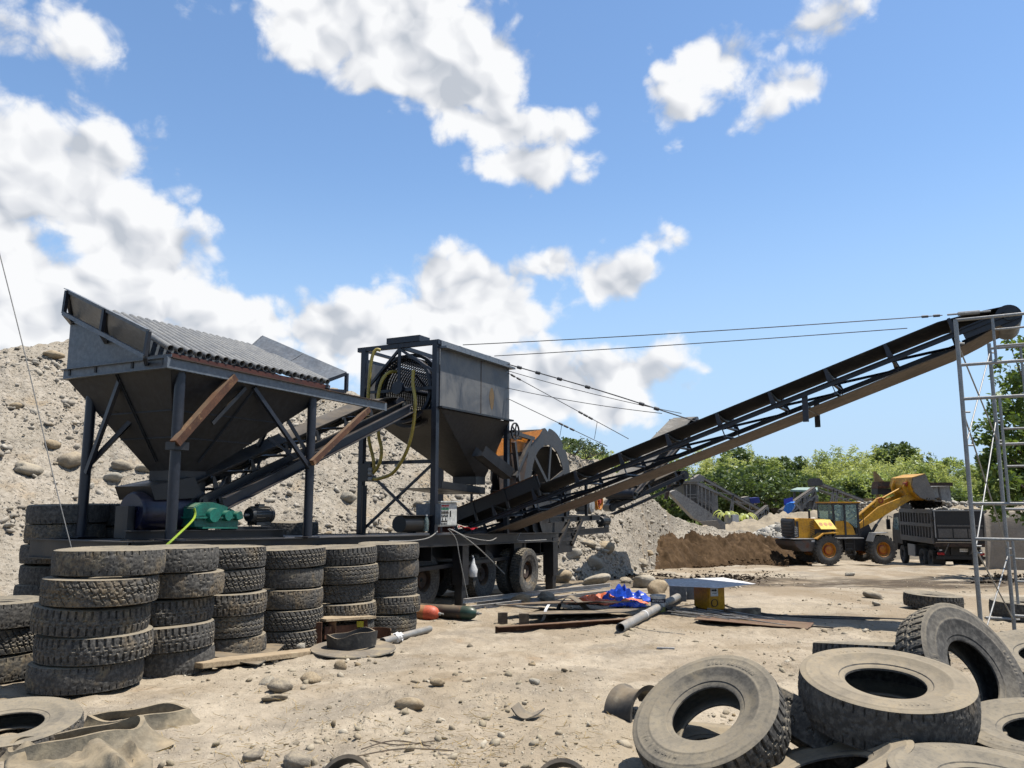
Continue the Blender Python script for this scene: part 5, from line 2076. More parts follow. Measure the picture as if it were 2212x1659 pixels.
# ------------------------------------------------------------------ drum screen tower and bin
tw = thing('drum_screen_tower', 'black steel frame tower round the rotating drum screen', 'tower', mp(-0.87, 6.1, zdeck(6)))
TA, TE = 6.02, 8.92
zt = 4.88
for (c, t_) in ((0, TA - 0.05), (-1.74, TA - 0.05)):
    mb = MB().bar(dk(c, t_), mp(c, t_, zt), 0.11, 0.11, T)
    mb.build('post', NV, tw)
for (c, t_) in ((0, TE), (-1.74, TE)):
    mb = MB().bar(dk(c, t_), mp(c, t_, 3.62), 0.10, 0.10, T)
    mb.build('post', NV, tw)
def twbar(p, q, w=0.07, h=0.07, name='frame_bar', mat=None):
    return MB().bar(p, q, w, h).build(name, mat or NV, tw)


twbar(mp(-1.9, TA - 0.05, zt), mp(0.08, TA - 0.05, zt), 0.09, 0.09, 'top_beam')
twbar(mp(-1.74, TA - 0.05, 3.98), mp(0, TA - 0.05, 3.98), 0.05, 0.06, 'mid_beam')
twbar(mp(-0.87, TA - 0.05, zt), mp(-0.87, TA - 0.05, 3.98), 0.07, 0.06, 'king_post')
twbar(mp(-0.87, TA - 0.05, zt - 0.06), mp(-1.70, TA - 0.05, 4.02), 0.05, 0.05, 'diagonal')
twbar(mp(-0.87, TA - 0.05, zt - 0.06), mp(-0.04, TA - 0.05, 4.3), 0.05, 0.05, 'diagonal')
twbar(mp(-1.74, TA - 0.05, 2.55), mp(0, TA - 0.05, 2.55), 0.05, 0.07, 'cross_bar')
twbar(mp(-1.70, TA - 0.05, zdeck(6) + 0.05), mp(-0.04, TA - 0.05, 2.5), 0.045, 0.045, 'cross_brace')
twbar(mp(-0.04, TA - 0.10, zdeck(6) + 0.05), mp(-1.70, TA - 0.10, 2.5), 0.045, 0.045, 'cross_brace')
twbar(mp(-0.9, TE, zdeck(8.9)), mp(-0.9, TE, 2.6), 0.06, 0.06, 'rear_post')
for c_ in (0.0, -1.74):
    twbar(mp(c_, TA, zt - 0.02), mp(c_, TE, zt - 0.05), 0.06, 0.06, 'top_rail')
twbar(mp(-0.9, TA - 0.1, zt), mp(-0.9, TA + 1.2, zt - 0.02), 0.06, 0.08, 'drive_beam')
mb = MB()
mb.mbox(-1.15, -0.35, TA - 0.12, TA + 0.25, zt + 0.05, zt + 0.17)
mb.build('top_box', NV, tw)
# perforated drum: two nested cages of bars
dc = mp(-0.86, 0, 4.02)
R0 = 0.66
drum = MB().lathe([(R0 + 0.03, TA + 0.05), (R0 + 0.03, TA + 0.12), (R0 - 0.03, TA + 0.12), (R0 - 0.03, TA + 0.05)], dc, T, 48, True)
drum = drum.build('drum_ring', NV, tw, 40)
mb = MB().lathe([(R0 + 0.10, TA + 0.30), (R0 + 0.10, TA + 0.44), (R0 + 0.04, TA + 0.44), (R0 + 0.04, TA + 0.30)], dc, T, 48, True)
mb.build('riding_ring', BK, tw, 40)
mb = MB()
nb = 60
for i in range(nb):
    th = 2 * math.pi * i / nb
    e = C * math.cos(th) + UP * math.sin(th)
    mb.bar(dc + T * (TA + 0.1) + e * R0, dc + T * (TE - 0.1) + e * R0, 0.010, 0.03, e)
for k in range(34):
    t_ = TA + 0.14 + k * 0.08
    mb.lathe([(R0 - 0.008, t_), (R0 + 0.008, t_), (R0 + 0.008, t_ + 0.028), (R0 - 0.008, t_ + 0.028)], dc, T, 40, True)
cage = mb.build('drum_mesh', BK, tw)
tag(cage, kind='stuff')
mb = MB().tube(dc + T * (TA - 0.12), dc + T * (TE + 0.2), 0.06, 14)
mb.tube(dc + T * (TA - 0.14), dc + T * (TA - 0.06), 0.13, 20)
mb.build('drum_shaft', NV, tw, 40)
mb = MB()
for i in range(3):
    th = 2 * math.pi * i / 3 + 0.25
    e = C * math.cos(th) + UP * math.sin(th)
    mb.bar(dc + T * (TA + 1.2), dc + T * (TA + 1.2) + e * R0, 0.05, 0.02, T)
mb.build('drum_spokes', NV, tw)
mb = MB().lathe([(0.86, TA + 0.5), (0.86, TE - 0.1), (0.84, TE - 0.1), (0.84, TA + 0.5)], dc, T, 40, True, 0.0, 2 * math.pi)
# hood over the upper half of the drum
hood = MB()
vs, fs = [], []
for i in range(25):
    th = math.pi * i / 24
    e = C * math.cos(th) + UP * math.sin(th)
    vs += [dc + T * (TA + 0.42) + e * 0.80, dc + T * (TE - 0.05) + e * 0.80]
for i in range(24):
    fs.append((2 * i, 2 * i + 1, 2 * i + 3, 2 * i + 2))
# side tank behind (left far plate)
mb = MB().plate([mp(-1.78, TA + 0.1, 3.9), mp(-1.78, TE, 3.9), mp(-1.78, TE, 4.7), mp(-1.78, TA + 0.1, 4.7)], 0.012)
mb.build('far_side_plate', M['bin'], tw)

bn = thing('wash_bin', 'stained steel wash bin with a pyramid base beside the drum tower', 'bin', mp(-0.87, 7.5, 2.2))
cb = 0.07
for (t0, t1) in ((TA + 0.0, 7.62), (7.63, TE)):
    mb = MB().mbox(cb - 0.008, cb, t0, t1, 3.62, 4.78)
    mb.build('side_plate', M['bin'], bn)
mb = MB().mbox(cb - 0.03, cb + 0.15, TA - 0.02, TE + 0.02, 4.76, 4.80)
mb.obox(mp(cb + 0.01, (TA + TE) / 2, 4.85), C * 0.012, T * (TE - TA) / 2, UP * 0.07)
mb.build('top_flange', M['grey_steel'], bn)
mb = MB().mbox(cb - 0.01, cb + 0.08, TA - 0.05, TE + 0.08, 3.58, 3.615)
mb.build('mid_flange', BK, bn)
mb = MB().mbox(-1.82, cb - 0.02, TE - 0.004, TE + 0.004, 3.62, 4.7)
mb.build('end_plate', M['bin'], bn)
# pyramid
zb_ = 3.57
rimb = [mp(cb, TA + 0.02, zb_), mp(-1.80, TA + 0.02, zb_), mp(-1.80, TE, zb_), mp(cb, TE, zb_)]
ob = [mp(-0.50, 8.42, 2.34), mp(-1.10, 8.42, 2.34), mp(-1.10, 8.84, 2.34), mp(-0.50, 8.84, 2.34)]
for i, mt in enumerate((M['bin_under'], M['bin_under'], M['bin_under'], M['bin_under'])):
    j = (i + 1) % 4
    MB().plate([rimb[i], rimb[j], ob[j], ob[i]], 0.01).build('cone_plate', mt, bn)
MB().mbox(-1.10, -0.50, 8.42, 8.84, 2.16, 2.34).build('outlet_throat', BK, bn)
# overflow chute on the near face
ch0, ch1 = P(1034, 985, 0.0), P(1096, 1034, 0.30)
dch = (ch1 - ch0)
wch = Vector((-dch.y, dch.x, 0)).normalized() * 0.17
mb = MB()
mb.plate([ch0 - wch, ch0 + wch, ch1 + wch, ch1 - wch], 0.012)
mb.bar(ch0 - wch + UP * 0.11, ch1 - wch + UP * 0.11, 0.012, 0.22)
mb.bar(ch0 + wch + UP * 0.11, ch1 + wch + UP * 0.11, 0.012, 0.22)
mb.build('chute', BK, bn)
mb = MB()
e0 = rimb[0]
mb.lathe([(0.0, 0.0), (0.10, 0.0)], mp(cb + 0.004, 8.1, 4.0), C, 24)
ctr_ = mp(cb + 0.004, 8.1, 4.0)
mb.v = [tuple(Vector((ctr_.x + (x - ctr_.x) * (1 + 0.15 * math.sin(z * 30)), ctr_.y + (y - ctr_.y) * (1 + 0.15 * math.sin(z * 30)), ctr_.z + (z - ctr_.z) * 2.4))) for (x, y, z) in mb.v]
mb.build('rust_stain', paint('ochre_rust_stain', '#7d6238', '#5e5240', 6, 0.8, dust=0), bn)
mb = MB().obox(mp(cb + 0.003, 7.625, 4.2), T * 0.008, C * 0.004, UP * 0.58)
mb.build('seam', M['rust_dark'], bn)
for (t_, z_) in ((6.75, 4.80), (8.0, 4.80)):
    mb = MB().mbox(cb - 0.08, cb - 0.02, t_, t_ + 0.1, z_, z_ + 0.14)
    mb.build('cable_lug', BK, bn)
# hand wheel at the far corner
hwc = mp(0.16, TE + 0.12, 3.36)
mb = MB().lathe([(0.17, -0.015), (0.20, -0.015), (0.20, 0.015), (0.17, 0.015)], hwc, C, 28, True)
for i in range(5):
    th = 2 * math.pi * i / 5
    e = T * math.cos(th) + UP * math.sin(th)
    mb.bar(hwc, hwc + e * 0.18, 0.03, 0.02, C)
mb.tube(hwc - C * 0.2, hwc + C * 0.03, 0.03, 10)
mb.build('belt_pulley', BK, bn, 40)
# flat feed tray under the bin
trp = [P(976, 1040, -0.15), P(1100, 1036, -0.15)]
mb = MB().plate([mp(-0.2, 6.55, 2.05), mp(-0.2, 8.3, 1.95), mp(-1.3, 8.3, 1.95), mp(-1.3, 6.55, 2.05)], 0.012)
mb.bar(mp(-0.2, 6.55, 2.12), mp(-0.2, 8.3, 2.02), 0.012, 0.14)
mb.build('catch_tray', BK, bn)

# ------------------------------------------------------------------ sand wash wheel
ww = thing('sand_wash_wheel', 'big grey spoked bucket wheel with orange paddles at the rear of the trailer', 'wheel', mp(-0.9, 11.6, zdeck(11.6)))
wc0 = Q(1184, 1046, 11.9)
wcc = wc0
R1 = (wc0 - D(1184, 925, wc0.y)).length
Rb = R1 * 0.70
for k, off in enumerate((0.0, -0.9)):
    ctr = wcc + C * off
    mb = MB()
    n_ = 96
    # notched ring
    vs, fs = [], []
    for i in range(n_):
        th = 2 * math.pi * i / n_
        e = T * math.cos(th) + UP * math.sin(th)
        ro = R1 - (0.11 if (i % 12) in (0,) else (0.05 if (i % 12) == 1 else 0.0))
        for (r, h) in ((ro, 0.012), (Rb, 0.012), (Rb, -0.012), (ro, -0.012)):
            vs.append(ctr + e * r + C * h)
    for i in range(n_):
        j = (i + 1) % n_
        for q in range(4):
            q2 = (q + 1) % 4
            fs.append((i * 4 + q, j * 4 + q, j * 4 + q2, i * 4 + q2))
    mb.add(vs, fs)
    rg_ = mb.build('wheel_ring', M['wheel_grey'], ww)
    for i in range(6):
        th = 2 * math.pi * i / 6 + 0.35
        e = T * math.cos(th) + UP * math.sin(th)
        MB().bar(ctr, ctr + e * (Rb + 0.04), 0.10, 0.03, C).build('spoke', M['wheel_grey'], rg_)
# buckets between the rings
for i in range(12):
    th = 2 * math.pi * i / 12 + 0.12
    e = T * math.cos(th) + UP * math.sin(th)
    f = T * math.cos(th + 0.42) + UP * math.sin(th + 0.42)
    p0, p1 = wcc + e * (R1 - 0.03), wcc + f * (Rb - 0.02)
    a0 = -0.02
    MB().plate([p0 + C * a0, p1 + C * a0, p1 - C * 0.88, p0 - C * 0.88], 0.012).build('paddle', M['rust_dark'], ww)
MB().tube(wcc + C * 0.25, wcc - C * 1.15, 0.07, 16).build('wheel_shaft', BK, ww, 40)
mb = MB().tube(wcc - C * 0.02, wcc - C * 0.88, Rb * 0.97, 40, cap=False)
mb.build('wheel_drum', BK, ww, 40)
# orange guard plates and a frame between bin and wheel
og = thing('wheel_trough', 'orange and grey trough guard standing between the bin and the wash wheel', 'guard', mp(-0.5, 10, zdeck(10)))
for (poly, m_) in (([(1078, 948), (1098, 946), (1098, 965), (1096, 985), (1072, 985)], 'orange'), ([(1104, 948), (1145, 952), (1142, 975), (1104, 978)], 'orange'),
                   ([(1128, 935), (1172, 928), (1165, 940), (1140, 966), (1128, 950)], 'orange'), ([(1076, 985), (1142, 975), (1128, 1060), (1080, 1060)], 'rust_dark')):
    pts = [P(x, y, -0.30) for (x, y) in poly]
    MB().ext(pts, C * -0.02).build('guard_plate', M[m_], og)
for (a, b) in (((1108, 935), (1152, 948)), ((1110, 955), (1120, 1040)), ((1146, 950), (1112, 1030))):
    MB().bar(P(a[0], a[1], -0.20), P(b[0], b[1], -0.20), 0.09, 0.09, C).build('guard_bar', M['wheel_grey'], og)
# trough side plates low down
MB().ext([P(1070, 1065, -0.5), P(1160, 1060, -0.5), P(1205, 1150, -0.5), P(1140, 1150, -0.5)], C * -0.015).build('trough_plate', M['wheel_grey'], og)
MB().ext([P(1150, 1075, -0.25), P(1235, 1070, -0.25), P(1225, 1150, -0.25), P(1172, 1150, -0.25)], C * -0.015).build('trough_plate', M['wheel_grey'], og)

# ------------------------------------------------------------------ rear drive platform
pf = thing('drive_platform', 'black cantilever platform with posts at the rear end of the trailer', 'platform', mp(-0.3, 12.5, zdeck(12.5)))
zz_ = zdeck(12.5)
for c_ in (0.0, -0.75):
    MB().ibeam(mp(c_, 11.2, zz_ + 0.34), mp(c_, 14.6, zz_ + 0.34), 0.14, 0.09).build('platform_beam', BK, pf)
    MB().ibeam(mp(c_, 12.6, zz_ - 0.02), mp(c_, 15.3, zz_ - 0.02), 0.16, 0.09).build('tail_beam', BK, pf)
for t_ in (12.0, 13.0, 13.9):
    MB().ibeam(mp(0.05, t_, zz_ + 0.34), mp(-0.8, t_, zz_ + 0.34), 0.12, 0.08).build('platform_cross', BK, pf)
for (t0, t1) in ((11.6, 12.35), (12.5, 13.2)):
    MB().bar(mp(0.02, t0, zz_ - 0.32), mp(0.02, t1, zz_ + 0.30), 0.09, 0.09, C).build('platform_strut', BK, pf)
for (t_, zt_) in ((12.15, 1.62), (13.55, 1.75)):
    MB().bar(mp(0.02, t_, zz_ + 0.4), mp(0.02, t_, zz_ + zt_ - 0.35), 0.07, 0.07, C).build('platform_post', BK, pf)
MB().bar(mp(0.02, 12.1, zz_ + 1.28), mp(0.02, 13.6, zz_ + 1.36), 0.07, 0.07).build('platform_rail', BK, pf)
MB().mbox(-0.85, 0.0, 11.4, 12.6, zz_ - 0.5, zz_ - 0.1).build('tail_box', BK, pf)


def motor(name, label, c, axis, L_, r, mat, fins=True, base=True, endmat=None):
    axis = Vector(axis).normalized()
    root = thing(name, label, 'motor', Vector(c) - UP * r * 1.2)
    mb = MB().lathe([(0, -L_ / 2), (r * 0.80, -L_ / 2), (r * 0.92, -L_ * 0.42), (r * 0.92, L_ * 0.34), (r, L_ * 0.35), (r, L_ * 0.48), (r * 0.9, L_ / 2), (0, L_ / 2)], c, axis, 24)
    mb.build('motor_body', mat, root, 40)
    mb = MB()
    a, b = mb.frame(axis)
    for i in range(18):
        th = 2 * math.pi * i / 18
        e = a * math.cos(th) + b * math.sin(th)
        mb.bar(Vector(c) + e * r * 0.97 - axis * L_ * 0.38, Vector(c) + e * r * 0.97 + axis * L_ * 0.3, 0.008, r * 0.12, e)
    mb.build('cooling_fins', mat, root)
    MB().lathe([(0, L_ * 0.505), (r * 0.55, L_ * 0.505), (r * 0.55, L_ * 0.52), (0, L_ * 0.52)], c, axis, 20).build('fan_cover', endmat or mat, root, 40)
    mb = MB().tube(Vector(c) - axis * (L_ * 0.5), Vector(c) - axis * (L_ * 0.68), r * 0.16, 10)
    mb.build('shaft', M['grey_pipe'], root, 40)
    side = axis.cross(UP).normalized()
    mb = MB()
    for k in (-1, 1):
        mb.obox(Vector(c) + side * (k * r * 0.62) - UP * (r * 1.0), axis * (L_ * 0.32), side * (r * 0.14), UP * (r * 0.2))
    mb.build('feet', mat, root)
    MB().obox(Vector(c) + UP * (r * 1.08), axis * (L_ * 0.14), side * (r * 0.35), UP * (r * 0.18)).build('terminal_box', mat, root)
    mb = MB().lathe([(r * 0.12, -r * 0.03), (r * 0.17, -r * 0.03), (r * 0.17, r * 0.03), (r * 0.12, r * 0.03)], Vector(c) + UP * r * 1.35 - axis * L_ * 0.05, side, 14, True)
    mb.build('lifting_eye', mat, root, 40)
    return root


motor('electric_motor', 'light grey electric motor on the rear platform of the trailer', P(1300 / 1.0 - 38, 1092, -0.25), C, 0.5, 0.20, M['motor_grey'])
mc = P(1293, 1083, -0.02)
pw = thing('drive_pulley', 'orange red spoked drive pulley on the rear platform', 'pulley', mc - UP * 0.24)
mb = MB().lathe([(0.21, -0.05), (0.245, -0.05), (0.235, 0.0), (0.245, 0.05), (0.21, 0.05)], mc, C, 32, True)
mb.build('pulley_rim', M['rim_yellow'], pw, 40)
mb = MB()
for i in range(5):
    th = 2 * math.pi * i / 5
    e = T * math.cos(th) + UP * math.sin(th)
    mb.bar(mc, mc + e * 0.22, 0.06, 0.03, C)
mb.lathe([(0.0, -0.05), (0.07, -0.05), (0.07, 0.06), (0, 0.06)], mc, C, 18)
mb.build('pulley_spokes', M['rim_red'], pw, 40)
mb = MB()
for k in (-0.22, 0.22):
    mb.bar(mc + T * k, mc + T * (k * 0.8) + UP * 1.0, 0.02, 0.08, T)
mb.build('drive_belt', M['return_belt'], pw)
motor('electric_motor', 'small dark motor sticking out at the rear end of the trailer', mp(-0.05, 15.0, zz_ + 0.24), T, 0.5, 0.15, M['motor'], endmat=M['rust'])

# ------------------------------------------------------------------ feeder drive: blue drum, green gearbox, motor
MB0 = MB().ibeam(dk(-0.32, -0.4, 0.06), dk(-0.32, 2.3, 0.06), 0.12, 0.10)
solo(MB0, 'drive_sill', BK, 'black sill beam under the gearbox and motor', 'beam')
d0, d1 = P(285, 1107, -0.75), P(418, 1107, -0.75)
dr = thing('feeder_drum', 'dark blue steel drum under the hopper outlet', 'drum', (d0 + d1) / 2 - UP * 0.3)
ax = (d1 - d0)
L_ = ax.length
mb = MB().lathe([(0.05, -0.02), (0.24, -0.02), (0.27, 0.02), (0.27, L_ - 0.02), (0.24, L_ + 0.02), (0.05, L_ + 0.02)], d0, ax, 36)
mb.build('drum_shell', M['blue_drum'], dr, 40)
mb = MB().tube(d0 - ax.normalized() * 0.15, d1 + ax.normalized() * 0.35, 0.045, 14)
mb.build('drum_shaft', BK, dr, 40)
for q in (d0 - ax.normalized() * 0.1, d1 + ax.normalized() * 0.12):
    MB().obox(q - UP * 0.12, T * 0.05, C * 0.12, UP * 0.2).build('bearing_block', BK, dr)
# skirted feed boot above the drum
bt = MB()
for (poly) in ([(325, 1050), (420, 1030), (440, 1075), (335, 1080)],):
    bt.ext([P(x, y, -0.5) for (x, y) in poly], C * -0.7)
solo(bt, 'feed_boot', BK, 'dark steel boot between the hopper outlet and the feeder belt', 'boot')

gx = P(468, 1116, -0.30)
gb = thing('gearbox', 'green gear reducer bolted to the trailer beside the feeder drum', 'gearbox', gx - UP * 0.2)
sc_ = (gx - CAM).length / F


def gp(px, py, c=-0.30):
    return P(px, py, c)


MB().ext([gp(418, 1118), gp(516, 1118), gp(514, 1138), gp(420, 1138)], C * -0.30).build('gearcase_base', M['green_gear'], gb, 0, 0.006)
MB().ext([gp(416, 1116), gp(418, 1096), gp(436, 1086), gp(462, 1085), (gp(486, 1092)), gp(506, 1102), gp(520, 1116)], C * -0.30).build('gearcase_cover', M['green_gear'], gb, 0, 0.012)
MB().obox((gp(413, 1118) + gp(521, 1118)) / 2 - C * 0.15, (gp(521, 1118) - gp(413, 1118)) / 2, C * 0.19, UP * 0.012).build('split_flange', M['green_gear'], gb)
MB().obox((gp(432, 1140) + gp(508, 1140)) / 2 - C * 0.15, (gp(508, 1140) - gp(432, 1140)) / 2, C * 0.2, UP * 0.012).build('foot_flange', M['green_gear'], gb)
for (x, y, r_) in ((457, 1113, 0.100), (487, 1114, 0.072), (510, 1114, 0.062)):
    p = gp(x, y) + C * 0.02
    MB().lathe([(0, 0.05), (r_ * 0.92, 0.05), (r_, 0.03), (r_, -0.05)], p, C, 26).build('bearing_cap', M['green_gear'], gb, 40)
mb = MB()
for x in (424, 440, 473, 499, 512):
    mb.tube(gp(x, 1119) + C * 0.02 - UP * 0.03, gp(x, 1119) + C * 0.02 + UP * 0.03, 0.012, 8)
tag(mb.build('bolts', M['green_gear'], gb), kind='stuff')
motor('electric_motor', 'dark blue electric motor beside the green gearbox', P(560, 1112, -0.40), T, 0.42, 0.125, M['motor'])
MB0 = MB().bar(dk(-0.55, 1.45, 0.13), dk(-0.55, 2.2, 0.13), 0.3, 0.06)
solo(MB0, 'motor_plate', BK, 'black mounting plate under the blue motor', 'plate')
mb = MB().path([gp(420, 1098), gp(412, 1120) + C * 0.06, P(385, 1155, 0.15), P(358, 1180, 0.2)], 0.016, 6, 6)
solo(mb, 'lime_strap', M['strap'], 'lime yellow strap hanging from the gearbox', 'strap', None, 50)

# ------------------------------------------------------------------ control cabinet and things on the deck
ca = thing('control_cabinet', 'pale grey electrical control cabinet with rows of switches on the trailer edge', 'cabinet', P(965, 1138, 0.0))
pts = {k: P(x, y, 0.02) for k, (x, y) in dict(bl=(948, 1138), br=(986, 1137), tr=(983, 1087), tl=(944, 1086)).items()}
w_ = (pts['br'] - pts['bl'])
h_ = (pts['tl'] - pts['bl']).length
wl = w_.length
o0 = pts['bl']
body = MB().obox(o0 + T * wl / 2 - C * 0.16 + UP * h_ / 2, T * wl / 2, C * 0.16, UP * h_ / 2)
body = body.build('cabinet_body', M['cabinet'], ca, 0, 0.006)
MB().obox(o0 + T * wl / 2 - C * 0.14 + UP * (h_ + 0.015), T * (wl / 2 + 0.03), C * 0.20, UP * 0.012).build('cabinet_roof', M['cabinet'], ca)
door = MB().obox(o0 + T * wl / 2 + C * 0.008 + UP * h_ / 2, T * (wl / 2 - 0.015), C * 0.008, UP * (h_ / 2 - 0.02))
door = door.build('door', M['cabinet'], ca, 0, 0.004)
rows_ = [(0.86, 'red', 5), (0.72, 'green_lamp', 5), (0.56, 'black', 5), (0.41, 'black', 2), (0.22, 'black', 4)]
for (fz, mk, nk) in rows_:
    for k in range(nk):
        ft = 0.10 + 0.085 * k if nk > 2 else 0.16 + 0.17 * k
        p = o0 + T * (wl * ft) + C * 0.016 + UP * (h_ * fz)
        MB().tube(p, p + C * 0.022, 0.014, 8).build('switch', M[mk], door)
        MB().obox(p - UP * 0.05 + C * 0.003, T * 0.012, C * 0.003, UP * 0.018).build('switch_label', M['black'], door)
p = o0 + T * (wl * 0.58) + C * 0.02 + UP * (h_ * 0.52)
MB().obox(p, T * 0.012, C * 0.012, UP * 0.06).build('door_handle', M['black'], door)
MB().obox(o0 - T * 0.18 - C * 0.12 + UP * h_ * 0.52, T * 0.012, C * 0.28, UP * h_ * 0.42).build('back_plate', M['grey_steel'], ca)
for f in (0.1, 0.9):
    MB().obox(o0 + T * wl * f - C * 0.15 - UP * 0.06, T * 0.03, C * 0.12, UP * 0.06).build('stand', M['red_primer'], ca)

tb = dk(-0.18, 5.05, 0.0)
mb = MB()
p0, p1 = P(862, 1132, -0.15), P(914, 1132, -0.15)
mb = MB().path([p0, p0.lerp(p1, 0.3), p0.lerp(p1, 0.7), p1], 0.155, 14, 3)
mb.bar(p0.lerp(p1, 0.5) - UP * 0.15, p0.lerp(p1, 0.52) - UP * 0.15 + T * 0.01, 0.2, 0.02)
mb.bar(p0 + UP * 0.15, p1 + UP * 0.16 + T * 0.05, 0.34, 0.012)
solo(mb, 'belt_guard', M['black'], 'black rounded belt guard standing on the trailer deck left of the cabinet', 'guard', None, 40)
p = P(921, 1131, 0.02)
bo = thing('water_bottle', 'clear plastic water bottle beside the control cabinet', 'bottle', p - UP * 0.14)
MB().lathe([(0, -0.14), (0.04, -0.14), (0.043, -0.12), (0.043, 0.05), (0.036, 0.08), (0.016, 0.12), (0.016, 0.14), (0, 0.14)], p, UP, 16).build('bottle_body', M['pet'], bo, 40)
MB().lathe([(0, 0.14), (0.018, 0.14), (0.018, 0.165), (0, 0.165)], p, UP, 14).build('cap', M['white'], bo, 40)
mb = MB()
vs, fs = [], []
for i in range(12):
    for k in range(5):
        u, w = i / 11, k / 4
        q = P(990 + 42 * u, 1147, 0.05 - 0.28 * w)
        vs.append(q + UP * (0.05 + 0.05 * math.sin(6 * u + 2 * w) * (1 - u) + 0.02 * math.sin(15 * u + w * 5)))
for i in range(11):
    for k in range(4):
        fs.append((i * 5 + k, (i + 1) * 5 + k, (i + 1) * 5 + k + 1, i * 5 + k + 1))
mb.add(vs, fs)
o = solo(mb, 'red_rag', M['red'], 'red cloth lying on the trailer edge right of the cabinet', 'cloth', None, 60)
o.modifiers.new('thick', 'SOLIDIFY').thickness = 0.008
p = P(1022, 1200, 0.08)
mb = MB().lathe([(0.012, 0.0), (0.02, -0.06), (0.05, -0.16), (0.085, -0.28), (0.095, -0.36), (0.07, -0.42), (0.0, -0.43)], p, UP, 14)
mb.v = [(x + 0.012 * math.sin(z * 40 + x * 30), y, z) for (x, y, z) in mb.v]
solo(mb, 'plastic_bag', M['bag'], 'white plastic bag hanging below the trailer beam', 'bag', None, 60)

# ------------------------------------------------------------------ hoses and their manifold
ho = [('hose', 'yellow hose arching over the left top corner of the drum tower', [Q(822, 757, TA - 0.15), Q(812, 756, TA - 0.2), Q(803, 775, TA - 0.25), Q(797, 830, TA - 0.25), Q(794, 900, TA - 0.2), Q(797, 950, TA - 0.2), Q(806, 990, TA - 0.18), Q(808, 1015, TA - 0.15)]),
      ('hose', 'yellow hose curling out of the drum down to the manifold, the middle one', [Q(856, 803, TA + 0.1), Q(838, 806, TA - 0.1), Q(822, 830, TA - 0.25), Q(815, 880, TA - 0.25), Q(818, 940, TA - 0.22), Q(824, 970, TA - 0.2), Q(820, 1000, TA - 0.18), Q(806, 1022, TA - 0.15)]),
      ('hose', 'long yellow hose hanging in a wide loop in front of the drum', [Q(893, 800, TA - 0.12), Q(892, 830, TA - 0.2), Q(897, 870, TA - 0.25), Q(891, 930, TA - 0.25), Q(876, 980, TA - 0.22), Q(850, 1020, TA - 0.2), Q(822, 1033, TA - 0.18), Q(804, 1035, TA - 0.15)])]
for nm, lab, pts in ho:
    mb = MB().path(pts, 0.034, 12, 8)
    solo(mb, nm, M['hose'], lab, 'hose', 'yellow hoses of the drum screen', 50)
mf = thing('hose_manifold', 'dark manifold box with three hose sockets on the left post of the tower', 'manifold', Q(795, 1040, TA - 0.1))
a, b = Q(780, 1002, TA - 0.12), Q(806, 1040, TA - 0.12)
MB().obox((a + b) / 2, C * 0.13, T * 0.06, UP * abs(a.z - b.z) / 2).build('manifold_body', BK, mf)
for y in (1015, 1023, 1035):
    p = Q(803, y, TA - 0.16)
    MB().tube(p - C * 0.06, p + C * 0.03, 0.05, 12).build('socket', M['grey_pipe'], mf, 40)
MB().tube(mp(-1.62, TA - 0.1, zdeck(6)), mp(-1.62, TA - 0.1, 2.1), 0.05, 14).build('riser_pipe', BK, mf, 40)

# ------------------------------------------------------------------ guy cables
GC = 'steel guy cables of the discharge conveyor'


def cable(pts, r, label, mat='wire', group=GC, sag=0.0, n=12, knots=()):
    pts = [Vector(p) for p in pts]
    if len(pts) == 2:
        a, b = pts
        pts = [a.lerp(b, i / n) - UP * (sag * 4 * (i / n) * (1 - i / n)) for i in range(n + 1)]
        mb = MB().path(pts, r, 6, 1)
    else:
        mb = MB().path(pts, r, 6, 6)
    for f in knots:
        i = int(f * (len(pts) - 1))
        j = min(i + 1, len(pts) - 1)
        p = pts[i].lerp(pts[j], f * (len(pts) - 1) - i)
        d = (pts[j] - pts[max(j - 1, 0)]).normalized()
        mb.tube(p - d * 0.05, p + d * 0.05, r * 2.6, 8)
    return solo(mb, 'guy_cable', M[mat], label, 'cable', group, 50)


headN = cB - UP * LIFT
cable([P(1000, 745, 0.02), D(2036, 681, 13.1)], 0.009, 'upper guy cable from the bin top to the conveyor head', sag=0.03, knots=(0.97, 0.99))
cable([P(1068, 769, -0.02), D(1960, 709, 14.1)], 0.009, 'second guy cable from the bin top, just below the upper one', sag=0.02)
cable([P(1094, 786, 0.05), D(1290, 842, 16.9), D(1440, 890, 16.2), D(1520, 916, 15.9)], 0.014, 'thick knotted cable from the bin corner to the middle of the conveyor', knots=(0.05, 0.12, 0.2, 0.3, 0.55, 0.62))
cable([P(1094, 800, 0.05), D(1472, 893, 16.6)], 0.008, 'thin cable just below the knotted one', sag=0.05)
cable([P(1096, 805, 0.05), D(1358, 948, 17.0)], 0.009, 'cable running steeply down from the bin corner', knots=(0.05, 0.1, 0.62, 0.66, 0.7))
cable([P(1095, 838, 0.05), D(1430, 893, 16.6)], 0.008, 'thin cable from the middle of the bin edge', sag=0.05)
cable([P(1095, 860, 0.05), D(1312, 964, 17.2)], 0.009, 'lowest cable from the bin to the conveyor', knots=(0.55, 0.6, 0.66))
for (a, b) in ((((1290, 912)), ((1284, 948))), ((1214, 915), (1209, 944))):
    cable([D(a[0], a[1], 17.1), D(b[0], b[1], 17.1)], 0.006, 'short loose wire end hanging from %s cable' % ('the steep' if a[0] == 1290 else 'the lowest'), n=2)
cable([D(-8, 520, 8.6), D(60, 790, 8.75), D(108, 1000, 8.9), D(154, 1183, 9.0)], 0.006, 'thin guy wire running down at the left edge to the tyre stack', mat='cable_grey', group=None)
